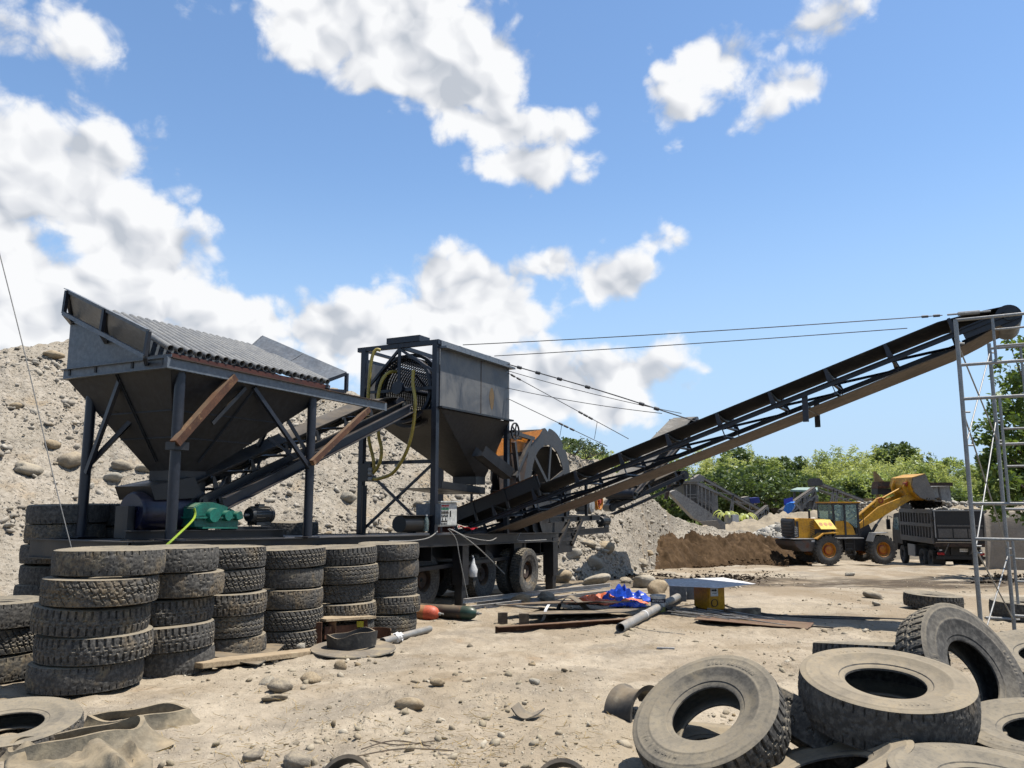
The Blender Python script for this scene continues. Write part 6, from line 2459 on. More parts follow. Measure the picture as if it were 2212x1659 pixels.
# turnbuckle at the conveyor head
tbk = MB()
a, b = D(2046, 680, 13.0), D(2140, 672, 12.75)
tbk.tube(a, b, 0.016, 8)
tbk.tube(a.lerp(b, 0.25), a.lerp(b, 0.75), 0.035, 8)
solo(tbk, 'turnbuckle', M['galv'], 'galvanised turnbuckle on the guy cable at the conveyor head', 'turnbuckle', None, 40)
# electric leads hanging off the cabinet
for (pts, r, lab, mt) in (
        ([(968, 1143), (985, 1165), (992, 1200), (1000, 1240), (1012, 1300)], 0.010, 'pale lead dropping from the cabinet to the ground', 'cable_grey'),
        ([(970, 1142), (1000, 1158), (1040, 1190), (1090, 1240)], 0.012, 'dark lead running from the cabinet down under the trailer', 'cable_grey'),
        ([(975, 1143), (1010, 1160), (1055, 1168), (1072, 1162)], 0.010, 'grey lead looping along the trailer beam', 'cable_grey'),
        ([(945, 1148), (925, 1162), (890, 1168), (840, 1169)], 0.010, 'grey lead running left along the trailer beam', 'cable_grey'),
        ([(1125, 1150), (1118, 1165), (1130, 1168), (1180, 1166)], 0.010, 'grey lead hanging in a loop above the trailer wheel', 'cable_grey'),
        ([(1128, 1248), (1160, 1285), (1190, 1310), (1210, 1322)], 0.014, 'black cable stretched from the trailer wheel to the curved rubber', 'cable')):
    cable([P(x, y, 0.09 + 0.04 * i) for i, (x, y) in enumerate(pts)], r, lab, mt, 'electric leads below the cabinet')

# ------------------------------------------------------------------ scrap and gear on the yard
def gas_cylinder(a, b, r, body, head, label):
    a, b = Vector(a), Vector(b)
    ax = b - a
    L_ = ax.length
    root = thing('gas_cylinder', label, 'gas cylinder', (a + b) / 2 - UP * r, 'gas cylinders lying beside the tyres')
    MB().lathe([(0, 0.0), (r * 0.8, 0.0), (r, 0.03), (r, L_ * 0.80)], a, ax, 28).build('cylinder_body', M[body], root, 40)
    MB().lathe([(r, L_ * 0.80), (r * 1.0, L_ * 0.86), (r * 0.93, L_ * 0.92), (r * 0.72, L_ * 0.965), (r * 0.4, L_ * 0.99), (0.028, L_)], a, ax, 28).build('shoulder', M[head], root, 40)
    MB().lathe([(0.03, L_ - 0.01), (0.03, L_ + 0.035), (0.016, L_ + 0.04), (0.016, L_ + 0.085), (0, L_ + 0.085)], a, ax, 12).build('valve', M['grey_pipe'], root, 40)


p1, p2 = G(935, 1338), G(838, 1330)
r_ = 0.135
q1 = D(948, 1326, p1.y)
d_ = Vector((0.93, -0.30, 0)).normalized()
gas_cylinder(q1 - d_ * 1.2, q1, r_, 'cyl_tan', 'cyl_orange', 'tan gas cylinder with an orange shoulder lying beside the last tyre stack')
q1 = D(1030, 1330, 14.0)
q1.z = float(gz(q1.x, q1.y)) + 0.12
d_ = Vector((0.90, -0.36, 0)).normalized()
gas_cylinder(q1 - d_ * 1.3, q1, 0.115, 'cyl_dark', 'cyl_green', 'dark rusty gas cylinder with a green shoulder behind the orange one')

# pipe with a white wrapping
a, b = G(826, 1395) + UP * 0.055, G(928, 1366) + UP * 0.055
pp_ = thing('short_pipe', 'short grey pipe wrapped in white plastic lying below the last tyre stack', 'pipe', (a + b) / 2 - UP * 0.05)
MB().pipe(a, b, 0.048, 0.040, 16).build('pipe', M['grey_pipe'], pp_, 40)
mb = MB().lathe([(0.05, 0.38), (0.066, 0.41), (0.06, 0.45), (0.072, 0.49), (0.06, 0.53), (0.068, 0.57), (0.05, 0.60)], a, b - a, 16)
mb.v = [(x + random.gauss(0, 0.006), y + random.gauss(0, 0.006), z + random.gauss(0, 0.006)) for (x, y, z) in mb.v]
mb.build('plastic_wrap', M['bag'], pp_)

# rusty box stand and curved plate under the tyres
g = G(735, 1392)
bx = thing('rusty_bench', 'low rusty steel bench with a dusty plate top beside the tyre stacks', 'bench', g)
l, r = G(680, 1396), G(790, 1382)
MB().bar(l + UP * 0.32 + Vector((0, 0.15, 0)), r + UP * 0.30 + Vector((0, 0.15, 0)), 0.34, 0.03).build('bench_top', M['wood'], bx)
for f in (0.05, 0.32, 0.95):
    q = l.lerp(r, f)
    MB().bar(q + UP * 0.0, q + UP * 0.30, 0.10, 0.03, Vector((0, 1, 0))).build('bench_leg', M['rust'], bx)
MB().bar(l + UP * 0.15 + Vector((0.1, 0.1, 0)), r + UP * 0.13 + Vector((0, 0.1, 0)), 0.02, 0.16).build('bench_rail', M['rust'], bx)
mb = MB().obox(l.lerp(r, 0.87) + UP * 0.22 + Vector((0, 0.02, 0)), (0.045, 0, 0), (0, 0.02, 0), (0, 0, 0.04))
solo(mb, 'yellow_packet', M['yellow_bit'], 'small yellow packet under the rusty bench', 'packet')
g = G(812, 1388)
curved_strip([g + Vector((-0.28, 0.10, 0.08)), g + Vector((-0.05, 0.24, 0.09)), g + Vector((0.16, 0.16, 0.09)), g + Vector((0.20, 0.02, 0.08))], Vector((0, 0, 0.16)), 0.008, M['rust'], 'curved_plate', 'curved rusty steel band beside the bench', 'steel band')
mb = MB().bar(G(585, 1410) + UP * 0.02, G(668, 1385) + UP * 0.04, 0.09, 0.025)
solo(mb, 'wood_strip', M['wood'], 'narrow wooden strip in front of the fourth tyre stack', 'wood strip')
g = G(70, 1405)
curved_strip([G(0, 1412) + UP * 0.02, G(40, 1398) + UP * 0.10, G(75, 1392) + UP * 0.14, G(95, 1390) + UP * 0.03], Vector((0.05, 0.3, 0)), 0.015, M['flap'], 'rubber_sheet', 'grey rubber sheet on the ground behind the nearest tyre stack', 'rubber sheet')

# bundle of galvanised channels lying in front of the trailer
CHG = 'galvanised channels in front of the trailer'
for k, (x0, y0, x1, y1, dz, lab) in enumerate([(1000, 1312, 1318, 1274, 0.12, 'upper channel of the bundle in front of the trailer wheel'),
                                               (1012, 1320, 1322, 1282, 0.05, 'lower channel of the bundle in front of the trailer wheel'),
                                               (1030, 1308, 1300, 1272, 0.05, 'rear channel of the bundle in front of the trailer wheel')]):
    mb = MB().channel(G(x0, y0) + UP * dz, G(x1, y1) + UP * dz, 0.09, 0.05, 0.004, side=1)
    solo(mb, 'steel_channel', M['channel'], 'galvanised steel channel, ' + lab, 'channel', CHG)
mb = MB().tube(G(1062, 1312) + UP * 0.06, G(1235, 1326) + UP * 0.05, 0.022, 8)
solo(mb, 'steel_bar', M['grey_pipe'], 'thin grey bar lying between the channels and the black plates', 'bar', None, 40)

# arch of black sheet rubber
g0, g1 = G(1205, 1330), G(1270, 1324)
curved_strip([g0 + Vector((0, 0, 0.06)), g0 + Vector((0.05, 0.05, 0.20)), g0.lerp(g1, 0.38) + UP * 0.31, g0.lerp(g1, 0.72) + UP * 0.20, g1 + Vector((0.0, 0, 0.05)), g1 + Vector((0.06, -0.02, 0.02))],
             Vector((0.10, 0.42, 0.0)), 0.012, M['flap_dark'], 'rubber_sheet', 'arched black rubber sheet in front of the tarpaulins', 'rubber sheet')


# tarpaulins
def heap(name, mat, cx, cy, rx, ry, hgt, label, seed, n=44, spikes=3.0):
    rr = np.random.default_rng(seed)
    u, w = np.meshgrid(np.linspace(-1, 1, n), np.linspace(-1, 1, n))
    rho = np.sqrt(u * u + w * w)
    bound = 0.82 + 0.22 * np.sin(3 * np.arctan2(w, u) + seed) + 0.12 * np.sin(7 * np.arctan2(w, u))
    uu, ww_ = u, w
    ridged = 1 - np.abs(fbm(u * spikes + seed, w * spikes, 3, 0.5)) * 3.2
    hh = np.clip(1 - rho / bound, 0, 1) ** 0.7 * (0.45 + 0.55 * np.clip(ridged, 0, 1)) + 0.22 * np.clip(ridged - 0.35, 0, 1) * np.clip(1.05 - rho / bound, 0, 1)
    px_ = cx + rx * uu
    py_ = cy + ry * ww_
    zz = gz(px_, py_) + 0.012 + hgt * hh
    V = np.stack([px_, py_, zz], -1)
    Fc = grid_faces(n, n)
    cenr = rho.ravel()[Fc].max(1) / bound.ravel()[Fc].min(1)
    Fc = Fc[cenr < 1.02]
    g_ = gpt(cx, cy)
    V = V.reshape(-1, 3) - np.array(g_)
    me = npmesh(name, V, Fc, mat, True)
    me.set_sharp_from_angle(angle=rad(30))
    o = nobj(name, me)
    o.location = g_
    BASE[o.name] = Vector(g_)
    tag(o, label, 'tarpaulin')
    o.modifiers.new('thick', 'SOLIDIFY').thickness = 0.006
    return o


g = G(1305, 1303)
heap('tarpaulin', M['tarp_orange'], g.x, g.y, 0.92, 0.80, 0.20, 'crumpled orange tarpaulin under the blue one', 3)
g = G(1342, 1300)
heap('tarpaulin', M['tarp_blue'], g.x, g.y + 0.05, 0.70, 0.50, 0.34, 'crumpled bright blue tarpaulin on the yard', 8, 44, 2.4)
g = G(1362, 1310)
heap('tarpaulin', M['tarp_blue'], g.x, g.y, 0.42, 0.22, 0.12, 'trailing corner of blue tarpaulin right of the main heap', 5, 30, 3.6)

# stacked dark plates on blocks, with a rusty angle in front
pl = [(1080, 1332, 1230, 1326, 1375, 1318, 1250, 1312)]
PLG = 'dark steel plates stacked on blocks'
for (c, lift, m_, lab) in [([(1078, 1340), (1290, 1330), (1375, 1318), (1200, 1314)], [0.22, 0.24, 0.14, 0.14], 'rust_dark', 'upper dark rusty plate propped up in front of the arched rubber'),
                           ([(1110, 1350), (1330, 1338), (1385, 1326), (1200, 1328)], [0.13, 0.12, 0.07, 0.08], 'flap_dark', 'lower black plate under the rusty one')]:
    gquad('steel_plate', c, lift, M[m_], lab, 'plate', 0.012, 0.02)
for (x, y, lab) in ((1086, 1345, 'left timber block under the dark plates'), (1132, 1350, 'right timber block under the dark plates')):
    p = G(x, y)
    mb = MB().obox(p + UP * 0.09, (0.08, 0, 0), (0, 0.05, 0), (0, 0, 0.09))
    solo(mb, 'timber_block', M['wood_dark'], lab, 'block')
mb = MB().angle(G(1070, 1368) + UP * 0.05, G(1372, 1346) + UP * 0.05, 0.10, 0.012)
solo(mb, 'steel_angle', M['rust'], 'long rusty steel angle lying in front of the dark plates', 'steel angle')
p = G(1180, 1342)
curved_strip([p + Vector((0.05, 0.1, 0.26)), p + Vector((-0.01, 0.0, 0.18)), p + Vector((-0.05, -0.08, 0.05)), p + Vector((-0.09, -0.15, 0.02))], Vector((0.05, 0.02, 0)), 0.003, M['bag'], 'white_ribbon', 'white plastic ribbon hanging over the dark plates', 'ribbon')

# grey pipe with flange plates
a, b = G(1340, 1368) + UP * 0.075, G(1462, 1306) + UP * 0.14
d_ = (b - a).normalized()
gp_ = thing('flanged_pipe', 'long grey steel pipe with square flange plates, open end towards the camera', 'pipe', (a + b) / 2)
MB().pipe(a, b + d_ * 1.1, 0.072, 0.064, 20).build('pipe', M['grey_pipe'], gp_, 40)
for f in (0.35, 0.72):
    q = a.lerp(b, f)
    MB().lathe([(0.076, -0.03), (0.08, -0.02), (0.08, 0.02), (0.076, 0.03)], q, d_, 20).build('pipe_wrap', M['bag'], gp_, 40)
sdv = d_.cross(UP).normalized()
upv = sdv.cross(d_)
for (off, hw) in ((0.15, 0.17), (0.85, 0.23)):
    q = b + d_ * off + UP * 0.08
    MB().obox(q, d_ * 0.008, sdv * hw, upv * hw).build('flange_plate', M['grey_steel'], gp_)

# paint pail
p = G(1422, 1325)
pa = thing('paint_pail', 'white paint pail with a dark band behind the grey pipe', 'pail', p)
MB().lathe([(0, 0.0), (0.125, 0.0), (0.14, 0.30), (0.148, 0.30), (0.148, 0.33), (0.135, 0.33), (0.118, 0.02)], p, UP, 28).build('pail_body', M['white'], pa, 40)
vv = (CAM - p)
vv.z = 0
vv.normalize()
band = MB().lathe([(0.1365, 0.20), (0.1395, 0.27)], p, UP, 40)
band.build('dark_band', paint('navy_print', (0.02, 0.022, 0.05), None, 2, 0.5, dust=0), pa, 40)
MB().lathe([(0.1285, 0.02), (0.134, 0.13)], p, UP, 40).build('green_band', paint('green_print', '#8f9a4a', '#a3925c', 5, 0.6, dust=0), pa, 40)
rt = Vector((-vv.y, vv.x, 0))
flat_text('BOYSEN', 0.055, M['white'], pa, p + vv * 0.142 + UP * 0.235, rt, UP)

# yellow welding set under a loose grey sheet
p = G(1548, 1327)
fx = D(1520, 1300, p.y)
wd = thing('welding_set', 'yellow box shaped welding set standing under a loose grey sheet', 'welding set', p)
ang = rad(16)
ux = Vector((math.cos(ang), math.sin(ang), 0))
uy = Vector((-math.sin(ang), math.cos(ang), 0))
hw, hd, hh = 0.175, 0.27, 0.205
cw = p + UP * (hh + 0.08) + uy * 0.25
body = MB().obox(cw, ux * hw, uy * hd, UP * hh)
body = body.build('welder_case', M['weld_yellow'], wd, 0, 0.02)
fc = cw - uy * (hd + 0.003)
MB().obox(fc + UP * 0.115 - ux * 0.045, ux * 0.075, uy * 0.003, UP * 0.075).build('plate', M['white'], body)
mb = MB()
q = fc + UP * 0.145 - ux * 0.045 - uy * 0.005
mb.ext([q - ux * 0.055 - UP * 0.012, q + ux * 0.015 - UP * 0.012, q + ux * 0.015 - UP * 0.028, q + ux * 0.055, q + ux * 0.015 + UP * 0.028, q + ux * 0.015 + UP * 0.012, q - ux * 0.055 + UP * 0.012], -uy * 0.002)
mb.build('arrow', M['print'], body)
MB().obox(q - UP * 0.055, ux * 0.045, uy * 0.001, UP * 0.004).build('underline', M['print'], body)
MB().lathe([(0.06, 0), (0.07, 0), (0.07, 0.012), (0.06, 0.012)], fc - UP * 0.08 - ux * 0.05, -uy, 26, True).build('dial_ring', M['black'], body, 40)
MB().lathe([(0, 0.008), (0.048, 0.008), (0.048, 0.0)], fc - UP * 0.08 - ux * 0.05, -uy, 26).build('dial', M['weld_yellow'], body, 40)
for k in (-1, 1):
    for j in (-1, 1):
        q = p + ux * (k * 0.14) + uy * (0.25 + j * 0.2) + UP * 0.05
        MB().lathe([(0, -0.02), (0.05, -0.02), (0.05, 0.02), (0, 0.02)], q, ux, 14).build('wheel', M['black'], wd, 40)
MB().obox(cw - UP * (hh + 0.03), ux * 0.18, uy * 0.28, UP * 0.02).build('base_frame', M['black'], wd)
mb = MB()
zs = cw.z + hh + 0.02
c = [PZ(1462, 1263, zs + 0.02), PZ(1560, 1275, zs + 0.0), PZ(1650, 1262, zs + 0.03), PZ(1590, 1254.5, zs + 0.06), PZ(1520, 1255.5, zs + 0.04)]
c = [cw + ux * -0.85 + uy * -0.1 + UP * (hh + 0.024), cw + ux * -0.1 + uy * -0.52 + UP * (hh + 0.006), cw + ux * 0.9 + uy * -0.15 + UP * (hh + 0.018), cw + ux * 0.75 + uy * 0.75 + UP * (hh + 0.058), cw + ux * -0.55 + uy * 0.72 + UP * (hh + 0.06)]
mb.plate([c[0], c[1], c[2], c[3], c[4]], 0.004)
solo(mb, 'loose_sheet', M['sheet_grey'], 'pale blue grey metal sheet laid over the yellow welding set', 'sheet')
mb = MB().obox(G(1592, 1330) + UP * 0.07 + Vector((0.1, 0, 0)), ux * 0.34, uy * 0.06, UP * 0.055)
solo(mb, 'timber_block', M['wood_dark'], 'dark timber beam under the yellow welding set', 'block')
gquad('steel_plate', [(1500, 1346), (1745, 1362), (1760, 1350), (1520, 1334)], [0.05, 0.02, 0.03, 0.05], M['rust'], 'rusty brown plate lying in front of the welding set', 'plate', 0.01, 0.01)
RG = 'thin rods and offcuts in front of the welding set'
for k in range(26):
    x0 = random.uniform(1440, 1600)
    y0 = random.uniform(1322, 1338) + (x0 - 1440) * 0.06
    ln = random.uniform(40, 130)
    x1 = x0 + ln
    y1 = y0 + ln * 0.11 + random.uniform(-3, 3)
    mb = MB().tube(G(x0, y0) + UP * random.uniform(0.06, 0.12), G(x1, y1) + UP * random.uniform(0.03, 0.09), 0.008, 6)
    solo(mb, 'steel_rod', M['grey_pipe'], 'thin grey rod in the bundle of rods in front of the welding set', 'rod', RG, 40)
for (pts, lab) in (([(1400, 1322), (1500, 1318), (1560, 1330), (1680, 1333), (1800, 1335), (1990, 1342)], 'black cable running from the welding set to the right across the yard'),
                   ([(1430, 1318), (1540, 1305), (1590, 1318), (1650, 1328), (1780, 1338), (1900, 1340)], 'second black cable looping in front of the welding set'),
                   ([(1395, 1332), (1470, 1325), (1560, 1345), (1700, 1352), (1800, 1360)], 'black cable along the rusty brown plate')):
    mb = MB().path([G(x, y) + UP * 0.025 for (x, y) in pts], 0.014, 6, 8)
    solo(mb, 'cable', M['cable'], lab, 'cable', 'cables trailing from the welding set', 50)
mb = MB().path([G(x, y) + UP * 0.012 for (x, y) in ((1340, 1350), (1395, 1362), (1440, 1368), (1480, 1372))], 0.005, 5, 6)
solo(mb, 'wire', M['cable_grey'], 'thin wire lying on the sand right of the open pipe end', 'wire', None, 50)
mb = MB().obox(G(1438, 1402) + UP * 0.01, (0.11, -0.02, 0), (0.004, 0.02, 0), (0, 0, 0.01))
solo(mb, 'metal_strip', M['channel'], 'small pale metal strip alone on the sand', 'strip')
for (pts, lab) in (([(780, 1625), (850, 1612), (930, 1618)], 'longest twig in the dry twigs at the bottom'), ([(800, 1605), (860, 1622), (940, 1606)], 'crossing twig in the dry twigs at the bottom'), ([(770, 1640), (870, 1630), (980, 1628)], 'lowest twig in the dry twigs at the bottom')):
    mb = MB().path([G(x, y) + UP * (0.02 + 0.02 * (i == 1)) for i, (x, y) in enumerate(pts)], 0.005, 5, 4)
    solo(mb, 'twig', M['wood_dark'], lab, 'twig', 'dry twigs at the bottom edge', 50)

# ------------------------------------------------------------------ scaffold tower at the right
sf = thing('scaffold_tower', 'galvanised tube scaffold tower at the right edge under the conveyor head', 'scaffold', gpt(6.3, 10.6))
GA = M['galv']
Ya, Yb = 10.4, 12.0
zb1 = float(gz(6.0, Ya))
# near frame: post, far post, ledgers
fx0 = D(2064, 690, Ya).x
fx1 = fx0 + 1.25
ax0 = D(2137, 750, Yb).x
zt1 = D(2066, 690, Ya).z
zt2 = D(2137, 742, Yb).z


def stube(p, q, r=0.024, name='tube'):
    return MB().tube(p, q, r, 12).build(name, GA, sf, 40)


pn = Vector((fx0, Ya, 0))
tilt = Vector((0.86, -0.5, 0)).normalized()
xe = lambda base, s_, z: Vector((base.x + tilt.x * s_, base.y + tilt.y * s_, z))
b1 = Vector((fx0, Ya, 0))
b2 = Vector((ax0, Yb, 0))
stube(xe(b1, 0, zb1), xe(b1, 0, zt1), 0.027, 'post')
stube(xe(b2, 0, zb1 - 0.1), xe(b2, 0, zt2), 0.027, 'post')
stube(xe(b1, 1.25, zb1), xe(b1, 1.25, zt1), 0.027, 'post')
stube(xe(b2, 1.25, zb1 - 0.1), xe(b2, 1.25, zt2), 0.027, 'post')


def zat(y, Y):
    return D(2090, y, Y).z


for y in (690, 789, 862, 1088, 1164):
    z_ = zat(y + (0 if y > 700 else 2), Ya)
    stube(xe(b1, 0, z_), xe(b1, 1.25, z_), 0.021, 'ledger')
for y in (753, 944, 960, 1100, 1330):
    z_ = zat(y, Yb)
    if y == 944:
        continue
    stube(xe(b2, 0, z_), xe(b2, 1.25, z_), 0.021, 'ledger')
for (s_, y0, y1, base, Y_) in ((0.42, 690, 789, b1, Ya), (0.42, 862, 1088, b1, Ya), (0.42, 1164, 1300, b1, Ya), (0.40, 753, 960, b2, Yb), (0.40, 1100, 1330, b2, Yb)):
    stube(xe(base, s_, zat(y0, Y_)), xe(base, s_, zat(y1, Y_)), 0.017, 'ladder_upright')
    for f in (0.3, 0.65):
        z_ = zat(y0 + (y1 - y0) * f, Y_)
        stube(xe(base, s_, z_), xe(base, 1.25, z_), 0.014, 'rung')
for y in (700, 760, 830, 905, 1000, 1060, 1220, 1270):
    z_ = zat(y, Yb)
    stube(xe(b2, 0.75, z_), xe(b2, 1.25, z_), 0.014, 'rung')
# crossed braces between the two frames
for (y0a, y1b) in ((742, 962), (890, 1195), (1180, 1420)):
    za0, za1 = zat(y0a, Ya), zat(y1b, Ya)
    zb0, zb1_ = zat(y0a + 20, Yb), zat(y1b - 10, Yb)
    za1 = max(za1, zb1 + 0.1)
    zb1_ = max(zb1_, zb1 + 0.15)
    stube(xe(b1, 0, za0), xe(b2, 0, zb1_), 0.010, 'cross_brace')
    stube(xe(b1, 0, za1), xe(b2, 0, zb0), 0.010, 'cross_brace')
    for p_ in (xe(b1, 0, za0), xe(b2, 0, zb1_), xe(b1, 0, za1), xe(b2, 0, zb0)):
        stube(p_ - Vector((0.02, 0, 0)), p_ + Vector((0.09, 0, 0)), 0.012, 'brace_pin')
for b_ in (b1, b2):
    for s_ in (0, 1.25):
        q = xe(b_, s_, zb1 - 0.02)
        g_ = float(gz(q.x, q.y))
        MB().obox(Vector((q.x, q.y, g_ + 0.01)), (0.07, 0, 0), (0, 0.07, 0), (0, 0, 0.012)).build('foot_plate', GA, sf)
# loose tubes on the ground behind it
for (x0, y0, x1, y1, lab) in ((2150, 1322, 2330, 1334, 'upper loose galvanised tube on the ground at the scaffold foot'), (2130, 1340, 2330, 1352, 'lower loose galvanised tube on the ground at the scaffold foot')):
    mb = MB().tube(G(x0, y0) + UP * 0.04, G(x1, y1) + UP * 0.05, 0.028, 10)
    solo(mb, 'loose_tube', GA, lab, 'tube', 'loose tubes at the scaffold foot', 40)
p = G(2204, 1402)
mb = MB()
for k in (0, 0.12):
    mb.lathe([(0.02, -0.02), (0.085, -0.02), (0.085, 0.02), (0.02, 0.02)], p + Vector((k, 0, 0.10)), Vector((1, 0.3, 0.15)), 18, True)
mb.tube(p + Vector((-0.04, 0, 0.09)), p + Vector((0.3, 0.05, 0.12)), 0.03, 10)
mb.bar(p + Vector((0.02, 0, 0.0)), p + Vector((0.25, 0.0, 0.02)), 0.12, 0.04)
solo(mb, 'rusty_roller', M['rust_dark'], 'rusty flanged roller at the right edge behind the upright tyre', 'roller', None, 40)

# ------------------------------------------------------------------ wheel loader (built facing +x, its right side to -y)
LB, LY, LK = M['loader_black'], M['loader_yellow'], M['loader_black']


def big_wheel(root, x, y, z, R=0.80, W=0.56, side=-1):
    """earthmover wheel; the outer face looks to side*y"""
    mb = MB()
    prof = [(R * 0.50, -W * 0.40), (R * 0.56, -W * 0.47), (R * 0.78, -W * 0.5), (R * 0.90, -W * 0.46), (R * 0.945, -W * 0.38), (R * 0.95, 0), (R * 0.945, W * 0.38), (R * 0.90, W * 0.46), (R * 0.78, W * 0.5), (R * 0.56, W * 0.47), (R * 0.50, W * 0.40)]
    mb.lathe(prof, (x, y, z), (0, 1, 0), 44)
    n_ = 22
    for i in range(n_):
        for k in (-1, 1):
            th = 2 * math.pi * (i + (0.5 if k > 0 else 0)) / n_
            e = Vector((math.cos(th), 0, math.sin(th)))
            f = Vector((-math.sin(th), 0, math.cos(th)))
            c_ = Vector((x, y, z)) + e * (R * 0.965) + Vector((0, k * W * 0.27, 0))
            mb.obox(c_, f * (R * 0.075), Vector((0, W * 0.22, 0)) + f * (k * R * 0.045), e * (R * 0.04))
            c2 = Vector((x, y, z)) + e * (R * 0.90) + Vector((0, k * W * 0.47, 0))
            mb.obox(c2, f * (R * 0.07), Vector((0, W * 0.02, 0)), e * (R * 0.07))
    w = mb.build('wheel', M['tyre_dark'], root, 35)
    for s_ in (-1, 1):
        MB().lathe([(R * 0.52, s_ * W * 0.42), (R * 0.50, s_ * W * 0.46), (R * 0.46, s_ * W * 0.40), (R * 0.42, s_ * W * 0.22), (R * 0.30, s_ * W * 0.20)], (x, y, z), (0, 1, 0), 32).build('rim', M['rim_yellow'], w, 40)
        MB().lathe([(R * 0.31, s_ * W * 0.20), (R * 0.31, s_ * W * 0.34), (R * 0.26, s_ * W * 0.38)], (x, y, z), (0, 1, 0), 28).build('hub_ring', M['rim_red'], w, 40)
        MB().lathe([(R * 0.26, s_ * W * 0.38), (R * 0.22, s_ * W * 0.43), (0, s_ * W * 0.45)], (x, y, z), (0, 1, 0), 28).build('hub', M['rim_yellow'], w, 40)


ld = thing('wheel_loader', 'yellow wheel loader with its bucket raised over the dump truck', 'loader', (0, 0, 0), local=True)
RW = 0.80
for x in (0.0, 3.25):
    for y in (-1.05, 1.05):
        big_wheel(ld, x, y, RW)
    MB().tube((x, -0.9, RW), (x, 0.9, RW), 0.22, 16).build('axle', LK, ld, 40)
MB().box(-1.4, 1.35, -0.45, 0.45, 0.75, 1.35).build('rear_frame', LK, ld, 0, 0.02)
MB().box(1.55, 3.7, -0.42, 0.42, 0.7, 1.45).build('front_frame', LK, ld, 0, 0.02)
MB().tube((1.45, 0, 0.6), (1.45, 0, 1.6), 0.22, 14).build('articulation', LK, ld, 40)
# counterweight
MB().ext([(-1.85, -1.12, 1.02), (-1.95, -1.12, 1.30), (-0.75, -1.12, 1.38), (-0.62, -1.12, 1.02), (-0.9, -1.12, 0.72), (-1.5, -1.12, 0.72)], (0, 2.24, 0)).build('counterweight', M['bumper'], ld, 0, 0.03)
MB().box(-1.97, -0.72, -1.14, 1.14, 1.38, 1.42).build('counterweight_cap', M['truck_trim'], ld)
# engine hood
MB().ext([(-1.55, -0.72, 1.42), (-1.62, -0.72, 2.42), (-1.35, -0.72, 2.52), (0.55, -0.72, 2.46), (0.55, -0.72, 1.5), (-0.4, -0.72, 1.42)], (0, 1.44, 0)).build('hood', LY, ld, 0, 0.03)
MB().ext([(-1.69, -0.70, 1.44), (-1.75, -0.70, 2.36), (-1.68, -0.70, 2.50), (-1.60, -0.70, 2.50), (-1.60, -0.70, 1.44)], (0, 1.40, 0)).build('grille_frame', LK, ld, 0, 0.02)
for k in range(5):
    z_ = 1.55 + k * 0.17
    MB().box(-1.80, -1.70, -0.58, 0.58, z_, z_ + 0.05).build('grille_slat', M['bumper'], ld)
for k in range(9):
    z_ = 1.58 + k * 0.095
    MB().obox((-0.62, -0.728, z_), (0.13, 0, 0.05), (0, 0.01, 0), (0, 0, 0.015)).build('vent_slat', LK, ld)
MB().box(-0.48, 0.55, -0.735, -0.70, 1.48, 1.92).build('engine_opening', LK, ld)
# raised service door, bright yellow with three holes
dp = [(-0.52, -0.80, 2.44), (0.42, -0.80, 2.44), (0.60, -1.18, 1.92), (-0.34, -1.18, 1.92)]
dor = MB().plate(dp, 0.03)
dor = dor.build('service_door', M['loader_bright'], ld)
nd = (Vector(dp[1]) - Vector(dp[0])).cross(Vector(dp[3]) - Vector(dp[0])).normalized()
if nd.y > 0:
    nd = -nd
for f in (0.2, 0.5, 0.8):
    q = (Vector(dp[0]).lerp(Vector(dp[1]), f) + Vector(dp[3]).lerp(Vector(dp[2]), f)) / 2
    MB().lathe([(0, 0.018), (0.115, 0.018), (0.115, 0.0)], q, nd, 22).build('vent_disc', M['rim_yellow'], dor, 40)
flat_text('L955F', 0.24, M['white'], ld, (-1.57, -0.735, 1.80), (0.06, 0, 1), (-1, 0, 0.06))
MB().box(-1.58, -1.42, -0.731, -0.72, 1.48, 2.35).build('decal_strip', LK, ld)
MB().box(-0.92, -0.72, -1.135, -1.122, 1.24, 1.34).build('plate', M['white'], ld)
# exhaust, mirrors
MB().tube((-0.2, 0.25, 2.4), (-0.2, 0.25, 2.95), 0.06, 12).build('exhaust', LK, ld, 40)
